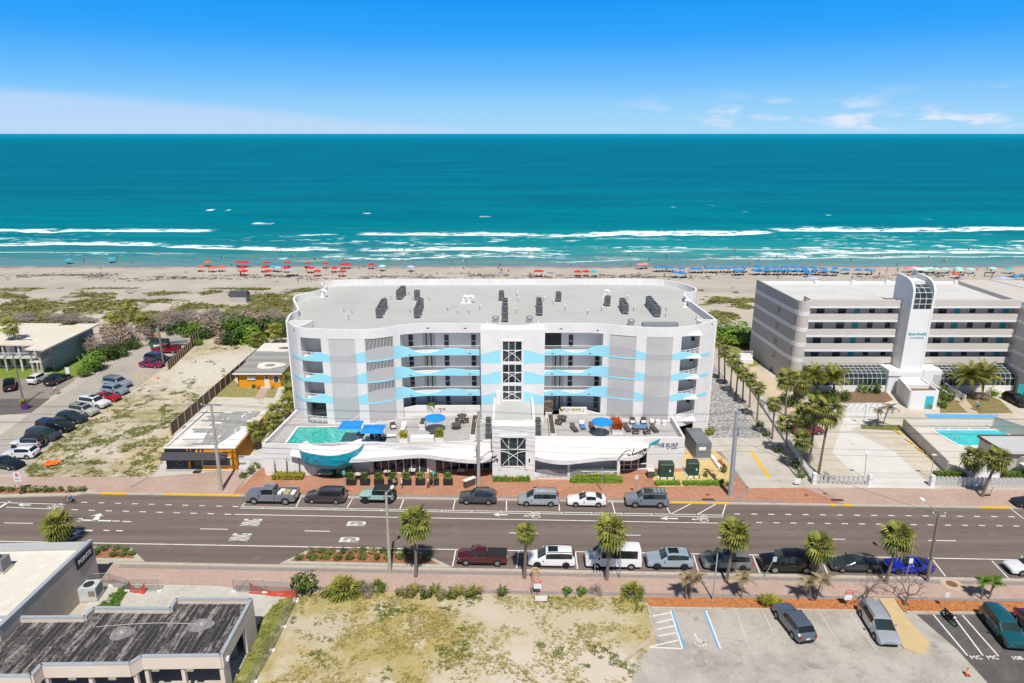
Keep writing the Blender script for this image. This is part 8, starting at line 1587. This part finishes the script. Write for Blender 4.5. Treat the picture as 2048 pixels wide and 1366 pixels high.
# ================================================================ people and the beach
def skin_mesh(name,nodes,edges,m,sub=1):
 """one continuous body grown round a skeleton: nodes {key: (x, y, z, radius)}"""
 keys = list(nodes);me = bpy.data.meshes.new(name);me.from_pydata([nodes[k][:3] for k in keys],[(keys.index(a),keys.index(b)) for a,b in edges],[])
 o = bpy.data.objects.new(name,me);COL.objects.link(o);o.modifiers.new('skin','SKIN')
 for i,k in enumerate(keys): v = me.skin_vertices[0].data[i];r = nodes[k][3];v.radius = (r,r) if not isinstance(r,tuple) else r
 me.skin_vertices[0].data[0].use_root = True
 if sub: s = o.modifiers.new('sub','SUBSURF');s.levels = sub;s.render_levels = sub
 dg = bpy.context.evaluated_depsgraph_get();res = bpy.data.meshes.new_from_object(o.evaluated_get(dg));bpy.data.objects.remove(o);bpy.data.meshes.remove(me)
 res.name = name;res.materials.clear();res.materials.append(m);res.shade_smooth();return res
def body_nodes(pose):
 """pose: joint offsets; facing +X, feet on z = 0, height 1.72"""
 J = dict(pelvis=(0,0,.93,.125),belly=(0,0,1.08,.12),chest=(0,0,1.27,.14),neck=(.01,0,1.45,.055),head=(.03,0,1.56,.085),crown=(.025,0,1.66,.075))
 for s,k in ((1,'l'),(-1,'r')):
  J['sh'+k] = (0,s*.18,1.40,.06);J['el'+k] = (-.03,s*.25,1.13,.042);J['wr'+k] = (.05,s*.26,.89,.030);J['hd'+k] = (.08,s*.26,.82,.034)
  J['hp'+k] = (0,s*.09,.88,.095);J['kn'+k] = (.02,s*.10,.48,.06);J['an'+k] = (-.02,s*.10,.08,.040);J['ft'+k] = (.13,s*.11,.035,.036)
 for k,v in pose.items(): J[k] = (*v,J[k][3])
 return J
BE = [('pelvis','belly'),('belly','chest'),('chest','neck'),('neck','head'),('head','crown')]
for k in 'lr': BE += [('chest','sh'+k),('sh'+k,'el'+k),('el'+k,'wr'+k),('wr'+k,'hd'+k),('pelvis','hp'+k),('hp'+k,'kn'+k),('kn'+k,'an'+k),('an'+k,'ft'+k)]
POSES = dict(stand={},walk=dict(knl=(.16,.10,.50),anl=(.24,.10,.09),ftl=(.38,.11,.06),knr=(-.04,-.10,.48),anr=(-.26,-.10,.13),ftr=(-.13,-.11,.045),ell=(-.14,.25,1.14),wrl=(-.12,.26,.90),hdl=(-.10,.26,.83),elr=(.08,-.25,1.14),wrr=(.24,-.25,.96),hdr=(.30,-.25,.91)),
 carry=dict(ell=(.02,.27,1.14),wrl=(.24,.18,1.12),hdl=(.31,.15,1.13),elr=(.02,-.27,1.14),wrr=(.24,-.18,1.10),hdr=(.31,-.15,1.11),knl=(.10,.10,.49),anl=(.12,.10,.08),ftl=(.26,.11,.04)),
 sit=dict(pelvis=(0,0,.38),belly=(-.03,0,.54),chest=(-.07,0,.73),neck=(-.07,0,.91),head=(-.05,0,1.02),crown=(-.05,0,1.12),shl=(-.07,.18,.86),shr=(-.07,-.18,.86),ell=(.02,.25,.62),wrl=(.22,.2,.50),hdl=(.29,.19,.48),elr=(.02,-.25,.62),wrr=(.22,-.2,.50),hdr=(.29,-.19,.48),hpl=(.03,.09,.36),hpr=(.03,-.09,.36),knl=(.42,.11,.46),knr=(.42,-.11,.46),anl=(.60,.11,.10),anr=(.60,-.11,.10),ftl=(.74,.11,.05),ftr=(.74,-.11,.05)),
 bike=dict(pelvis=(-.15,0,.95),belly=(-.08,0,1.10),chest=(.06,0,1.27),neck=(.16,0,1.43),head=(.22,0,1.53),crown=(.22,0,1.63),shl=(.09,.18,1.39),shr=(.09,-.18,1.39),ell=(.26,.25,1.2),wrl=(.48,.22,1.08),hdl=(.54,.22,1.06),elr=(.26,-.25,1.2),wrr=(.48,-.22,1.08),hdr=(.54,-.22,1.06),hpl=(-.12,.09,.91),hpr=(-.12,-.09,.91),knl=(.25,.11,.72),knr=(.20,-.11,.52),anl=(.10,.12,.40),anr=(.02,-.12,.16),ftl=(.23,.12,.36),ftr=(.14,-.12,.12)))
def tone(name,c): return mat(name,c,.6,var=.05)
SK = [tone('skin_light',(.62,.40,.30)),tone('skin_tan',(.42,.25,.165)),tone('skin_dark',(.13,.075,.05))];HAIR = [mat('dark_hair',(.03,.022,.018),.8),mat('fair_hair',(.30,.21,.11),.8)]
FABS = {n: mat('cloth_'+n,c,.85,var=.06) for n,c in dict(black=(.015,.015,.018),white=(.72,.72,.71),red=(.55,.02,.03),navy=(.02,.04,.14),teal=(.03,.30,.32),pink=(.62,.16,.25),green=(.04,.25,.10),yellow=(.65,.48,.05),grey=(.22,.22,.23),blue=(.04,.18,.55),orange=(.65,.22,.04)).items()}
BODY = {}
def figure(pose):
 if pose in BODY: return BODY[pose]
 N = body_nodes(POSES[pose]);body = skin_mesh('body',N,BE,None or SK[0],1)
 hb = MB()
 for k in 'lr':
  h = Vector(N['hd'+k][:3]);d = (h-Vector(N['wr'+k][:3])).normalized();sd = d.cross(Vector((1,0,0)) if abs(d.x) < .8 else Vector((0,0,1))).normalized()
  for i,ln in enumerate((.07,.085,.08,.06)): a = h+sd*(.024*(i-1.5));hb.tube([a,a+d*ln*.55,a+d*ln*.9+Vector((.015,0,0))],[.010,.009,.007],5)
  hb.tube([h-d*.02+sd*-.03,h+d*.02+sd*-.062,h+d*.05+sd*-.066],[.012,.011,.008],5)
 mt = body.materials[0];bmv = [tuple(v.co) for v in body.vertices];bf = [tuple(p.vertices) for p in body.polygons];n = len(bmv)
 hd = N['head'];hb.ellip((hd[0]+.085,0,hd[2]-.012),(.018,.014,.022),6,4);[hb.ellip((hd[0]-.005,s*.082,hd[2]),(.018,.012,.028),6,4) for s in (1,-1)]
 me = bpy.data.meshes.new('body');me.from_pydata(bmv+hb.v,[],bf+[tuple(i+n for i in f) for f in hb.f]);me.materials.append(SK[0]);me.shade_smooth();me.update()
 def sub(keys,edges,grow): return skin_mesh('cloth',{k: (*N[k][:3],N[k][3]+grow) for k in keys},edges,FABS['black'],1)
 def mid(a,b_,t_): return tuple(N[a][i]+(N[b_][i]-N[a][i])*t_ for i in range(4))
 for k in 'lr': N['th'+k] = mid('hp'+k,'kn'+k,.55);N['ar'+k] = mid('sh'+k,'el'+k,.55);N['up'+k] = mid('hp'+k,'kn'+k,.12)
 shorts = sub(['pelvis','hpl','thl','hpr','thr'],[('pelvis','hpl'),('hpl','thl'),('pelvis','hpr'),('hpr','thr')],.022)
 brief = sub(['pelvis','hpl','upl','hpr','upr'],[('pelvis','hpl'),('hpl','upl'),('pelvis','hpr'),('hpr','upr')],.014)
 shirt = sub(['chest','belly','pelvis','shl','arl','shr','arr'],[('chest','belly'),('belly','pelvis'),('chest','shl'),('shl','arl'),('chest','shr'),('shr','arr')],.02)
 hair = MB().ellip((hd[0]-.015,0,hd[2]+.055),(.105,.10,.085),10,6).mesh('hair',HAIR[0],True)
 BODY[pose] = (me,shorts,brief,shirt,hair,N);return BODY[pose]
def recol(me,m):
 key = (me.name,m.name)
 if key not in MATS: c = me.copy();c.materials.clear();c.materials.append(m);MATS[key] = c
 return MATS[key]
def person(x,y,z,rot,pose,label,skin=0,top=None,bottom='black',hair=0,hat=None,group=None,s=1.,brief=False,detail=True):
 me,shorts,br,shirt,hr,N = figure(pose);o = thing('person',label,'person',(x,y,z),rot,group,s);link('body',recol(me,SK[skin]),o)
 link('shorts' if not brief else 'swimwear',recol(br if brief else shorts,FABS[bottom]),o)
 if top: link('shirt',recol(shirt,FABS[top]),o)
 if detail: link('hair' if not hat else 'cap',recol(hr,FABS[hat] if hat else HAIR[hair]),o)
 return o
def pp_(px_,py_,rot,pose,label,z=.125,**k): x,y = P(px_,py_,z);return person(x,y,z,rot,pose,label,**k)
pp_(788,978,0.2,'carry','shirtless person in dark shorts carrying a bundle beside the off road car',skin=0,bottom='navy');pp_(804,980,math.pi,'stand','person in white top and white cap beside the shirtless walker',skin=0,top='white',bottom='black',hat='white')
pp_(857,977,math.pi,'walk','person in white shirt, red shorts and green cap striding left past the cafe',skin=1,top='white',bottom='red',hat='green');pp_(866,973,0,'stand','person in dark clothes standing behind the pale green cafe sign',skin=1,top='black',bottom='black')
def bicycle(x,y,z,rot,label,m=BLK):
 o = thing('bicycle',label,'bicycle',(x,y,z),rot)
 for q in (-.5,.52): w = MB();w.tube([(q+.33*math.cos(2*math.pi*k/16),0,.34+.33*math.sin(2*math.pi*k/16)) for k in range(17)],.018,5);[w.tube([(q,0,.34),(q+.32*math.cos(k*1.05),0,.34+.32*math.sin(k*1.05))],.005,3) for k in range(6)];w.build('wheel',TYRE,o)
 MB().tube([(-.5,0,.34),(0,0,.30),(-.15,0,.86),(-.5,0,.34)],.018,5).tube([(0,0,.30),(.40,0,.84),(-.12,0,.78)],.018,5).tube([(.52,0,.34),(.38,0,.98)],.018,5).build('frame',m,o);MB().tube([(.50,-.25,1.05),(.40,-.1,1.0),(.40,.1,1.0),(.50,.25,1.05)],.014,5).build('handlebar',GALV,o);MB().ellip((-.18,0,.90),(.14,.07,.03),8,4).build('saddle',BLK,o);return o
for px_,py_,rot,lb,lb2,kw,z in ((141,1007,math.pi-TH,'black bicycle ridden left along the far bicycle lane','shirtless rider in pale blue shorts on the bicycle in the bicycle lane',dict(skin=0,bottom='blue'),.02),(1953,822,1.9,'dark bicycle on the hotel garden walk','rider in pale teal top on the hotel garden walk',dict(skin=0,top='teal',bottom='black',hat='white'),.04),(112,789,.6,'small bicycle on the left drive','rider in white shirt on the left drive',dict(skin=0,top='white',bottom='grey'),.03)): x,y = P(px_,py_);bicycle(x,y,z,rot,lb);person(x,y,z,rot,'bike',lb2,**kw)
pp_(1921,806,-.9,'walk','person in dark clothes at the foot of the hotel stairs',z=.04,top='navy',bottom='black',skin=1)
x,y = P(760,876,DZ);person(x,y,DZ+.05,2.6,'sit','person in dark top seated under the pool side umbrella',skin=1,top='navy',bottom='black',hair=1);x,y = P(753,872,DZ);person(x,y,DZ+.05,.4,'sit','second seated person under the pool side umbrella',skin=0,top='black',bottom='navy')
# beach umbrellas ------------------------------------------------------
UM = dict(red=mat('red_canvas',(.62,.015,.02),.8),orange=mat('coral_canvas',(.72,.12,.06),.8),blue=mat('beach_blue_canvas',(.015,.22,.50),.8),cyan=mat('cyan_canvas',(.03,.42,.58),.8),mint=mat('mint_canvas',(.38,.66,.60),.8),pink=mat('pink_canvas',(.70,.24,.26),.8),lilac=mat('lilac_canvas',(.45,.46,.72),.8),yellow=mat('yellow_canvas',(.7,.5,.05),.8),grey=mat('grey_canvas',(.36,.42,.45),.8))
A_ = lambda L,ox,s: [(ox+x/s,430+y/s,c) for x,y,c in L]
ums = A_([(1220,270,'orange'),(1180,300,'orange'),(1245,303,'orange'),(1300,300,'orange'),(1403,272,'red'),(1440,272,'red'),(1422,302,'red'),(1428,323,'red'),(1560,273,'red'),(1552,304,'red'),(1570,325,'red'),(1682,275,'red'),(1678,305,'red'),(1803,277,'red'),(1820,308,'red'),(1860,327,'red'),(1908,281,'red'),(1958,305,'red'),(2005,329,'red'),(2012,285,'red'),(2035,283,'red'),(408,257,'cyan'),(658,252,'cyan'),(1603,300,'cyan'),(1630,303,'lilac')],0,2.926)
ums += A_([(127,285,'red'),(190,297,'mint'),(357,300,'lilac'),(1333,328,'red'),(1380,328,'red'),(1429,330,'cyan'),(1695,287,'pink'),(1725,284,'pink')],700,2.926)
ums += A_([(x,y,'blue') for x,y in ((38,282),(75,281),(110,282),(170,288),(136,314),(178,316),(236,288),(268,289),(315,287),(348,288),(390,286),(424,287),(465,286),(470,302),(495,300),(510,286),(593,280),(570,300),(600,298),(643,284),(688,284),(635,300),(680,300),(740,285),(752,298),(710,299),(790,283),(803,300),(838,284),(890,285),(850,298),(866,312),(905,300),(947,289),(955,303),(1012,289),(1000,304),(1070,295),(1137,297),(1192,299),(1993,332),(2040,332))]+[(x,y,'mint') for x,y in ((1505,290),(1535,288),(1565,292),(1610,290),(1685,288),(1690,300),(1750,292),(1870,290))]+[(1410,286,'pink'),(1440,285,'pink'),(1957,292,'cyan'),(1670,318,'orange'),(1505,345,'yellow')],1300,2.738)
CN = dict(red='red',orange='coral',blue='blue',cyan='cyan',mint='mint green',pink='pink',lilac='lilac',yellow='yellow',grey='grey')
chm = MB().box(-.3,-.35,.18,.3,.45,.28);chm.hexa([(-.3,.45,.18),(.3,.45,.18),(.3,.95,.75),(-.3,.95,.75),(-.3,.42,.28),(.3,.42,.28),(.3,.85,.80),(-.3,.85,.80)]);chm.box(-.3,-.33,0,-.25,.4,.18).box(.25,-.33,0,.3,.4,.18)
CHM = {c: chm.mesh('beach_chair',mat('chair_'+c,k,.85)) for c,k in dict(blue=(.02,.035,.09),red=(.30,.02,.03)).items()}
ums.sort(key=lambda u: u[0]);cnt = {};rb = random.Random(21);ph_ = None
for px_,py_,c in ums:
 x,y,z = PT(px_,py_+10.5);cnt[c] = cnt.get(c,0)+1;n_ = nth(cnt[c])+' '+CN[c]
 u_ = umbrella('beach_umbrella',n_+' beach umbrella counting from the left end of the beach',x,y,z,rb.uniform(1.3,1.6),rb.uniform(2.0,2.3),UM[c],CN[c]+' beach umbrellas',6,.5,pr=.03)
 cc = 'red' if c in ('red','orange') else 'blue'
 for q in ((-.55,.55) if c in ('blue','red','orange') else (0.3,)):
  tag(link('beach_chair',CHM[cc],None,(x+q+rb.uniform(-.1,.1),y-.5+rb.uniform(-.2,.2),z),math.pi+rb.uniform(-.3,.3)),('left' if q < 0 else 'right')+' beach chair under the '+n_+' umbrella from the left','beach chair','beach chairs under the umbrellas')
for px_,py_,w,c,lb in ((583,541,4.2,'grey','grey flat topped beach canopy left of the last red umbrellas'),(1077,543,3.2,'red','red flat topped canopy behind the white condominium roof'),(1624,557,3.2,'lilac','pale lilac canopy above the left half of the hotel roof'),(1920,562,3.6,'blue','bright blue slanted canopy right of the hotel tower'),(2003,557,3.6,'lilac','pale canopy near the right edge of the beach')):
 x,y,z = PT(px_,py_+11);o = thing('beach_canopy',lb,'canopy',(x,y,z));s = w/2;MB().poly([(-s,-s,2.0),(s,-s,2.0),(0,0,2.5)]).poly([(s,-s,2.0),(s,s,2.0),(0,0,2.5)]).poly([(s,s,2.0),(-s,s,2.0),(0,0,2.5)]).poly([(-s,s,2.0),(-s,-s,2.0),(0,0,2.5)]).build('canopy',UM[c],o);[MB().tube([(a*s*.95,e*s*.95,0),(a*s*.95,e*s*.95,2.0)],.03,4).build('leg',FRAME,o) for a in (-1,1) for e in (-1,1)]
x,y,z = PT(1834,560);o = thing('lifeguard_tower','white lifeguard hut on stilts behind the hotel tower','lifeguard tower',(x,y,z));[MB().box(a-.1,e-.1,0,a+.1,e+.1,1.6).build('leg',FRAME,o) for a in (-1.1,1.1) for e in (-1.1,1.1)];MB().box(-1.5,-1.5,1.6,1.5,1.5,1.75).build('platform',FRAME,o);MB().box(-1.1,-1.1,1.75,1.1,1.1,3.6).build('cabin',HWHITE,o);MB().box(-.8,-1.13,2.5,.8,-1.105,3.2).build('window',GLASS,o);MB().hexa([(-1.8,-1.8,3.6),(1.8,-1.8,3.6),(1.8,1.8,3.6),(-1.8,1.8,3.6),(-1.6,-1.6,3.85),(1.6,-1.6,3.85),(1.6,1.6,3.85),(-1.6,1.6,3.85)]).build('roof',FRAME,o)
# people on the sand and in the shallows --------------------------------
PX = [(x/2.926,430+y/2.926) for x,y in ((590,324),(492,280),(520,278),(762,236),(930,246),(935,248),(1085,340),(1220,264),(1298,264),(1312,265),(1476,274),(1600,232),(1612,230),(1626,228),(1642,228),(1730,256),(1767,247),(1780,275),(1842,270),(1920,278),(1943,234),(2005,270),(2012,268),(1745,398),(1800,390),(1820,392),(1410,352),(690,265),(770,285))]
PX += [(700+x/2.926,430+y/2.926) for x,y in ((85,275),(113,258),(170,218),(182,216),(263,240),(280,234),(318,226),(325,246),(420,220),(300,276),(313,276),(196,258),(620,286),(662,284),(677,280),(688,290),(1052,356),(1060,368),(1120,362),(1080,366),(1065,214),(1490,264),(1503,264),(1750,274),(1848,256),(1862,246),(1620,300),(1640,300),(890,336),(1740,305))]
PX += [(1300+x/2.738,430+y/2.738) for x,y in ((88,244),(101,229),(303,237),(342,245),(356,243),(440,234),(458,217),(466,214),(512,216),(585,262),(597,258),(610,237),(748,252),(760,206),(800,205),(814,204),(830,204),(825,254),(862,240),(875,238),(990,236),(1098,258),(1162,206),(1216,240),(1263,240),(1300,236),(1345,229),(1377,230),(1463,204),(1507,212),(1511,238),(1525,240),(1600,264),(1612,262),(1620,262),(1740,210),(1766,210),(1805,240),(1908,258),(1937,260),(1950,196),(1255,332),(1293,324),(1225,322),(1870,350),(1582,345),(1742,340),(1690,340),(1712,338),(545,278),(932,286),(1210,330),(1160,365),(1178,366),(1105,358),(700,350),(640,325),(1830,345),(1500,305),(1580,308),(1350,282),(1790,305),(430,322),(455,345))]
PX += [(rb.uniform(1310,2040),rb.uniform(538,556)) for _ in range(46)]+[(rb.uniform(400,1200),rb.uniform(527,551)) for _ in range(26)]+[(rb.uniform(500,2040),rb.uniform(504,524)) for _ in range(34)]
names = list(FABS);desc = {0: 'pale skinned',1: 'tanned',2: 'dark skinned'};cnt = {}
for px_,py_ in sorted(PX):
 x,y,z = PT(px_,py_);wet = y > 259
 if wet: z = max(z,SEA-.75)
 sk = rb.choice((0,0,1,1,2));bt = rb.choice(names);tp = rb.choice((None,None,bt,rb.choice(names)));pose = rb.choice(('stand','walk','stand','carry')) if wet or rb.random() < .6 else 'sit'
 k = ('%s bather in %s' % (desc[sk],bt) if wet else '%s beachgoer in %s%s' % ('seated' if pose == 'sit' else 'standing',bt+' swimwear' if not tp else tp+' top','' if not tp or tp == bt else ' and '+bt+' bottoms'))+(' swimwear' if wet else '')
 cnt[k] = cnt.get(k,0)+1
 person(x,y,z-.02,rb.uniform(0,6.28),pose,('the '+nth(cnt[k])+' ' if 1 else '')+k+(' in the shallows from the left' if wet else ' on the sand from the left'),sk,tp if not wet or rb.random() < .4 else None,bt,rb.randint(0,1),None,'people in the shallows' if wet else 'people on the sand',rb.uniform(.9,1.08),brief=True,detail=True)
for i,(px_,py_,c) in enumerate(((165,524,'blue'),(255,527,'white'),(742,546,'pink'),(775,537,'teal'),(1000,546,'blue'),(1100,546,'navy'),(1105,546,'teal'),(1448,549,'teal'),(1475,557,'blue'),(1290,555,'red'),(1873,556,'teal'),(1750,557,'red'),(1640,549,'orange'),(1560,546,'pink'))):
 x,y,z = PT(px_,py_);tag(MB().box(-.9,-.5,.02,.9,.5,.06).build('beach_towel',FABS[c],None,loc=(x,y,z),rot=rb.uniform(-.4,.4)),nth(i+1)+' beach towel or mat from the list of coloured towels, '+c if 0 else c+' towel spread on the sand, '+nth(i+1)+' of the scattered towels','towel','towels on the sand')
for i,(px_,py_) in enumerate(((1786,551),(1791,550),(1795,549),(1778,560))): x,y,z = PT(px_,py_);o = thing('traffic_cone',ORD[i+1]+' small orange beach cone near the hotel tower','traffic cone',(x,y,z),0,'orange beach cones');MB().lathe([(.2,0),(.06,.7)],n=8).build('cone_body',ORC,o)
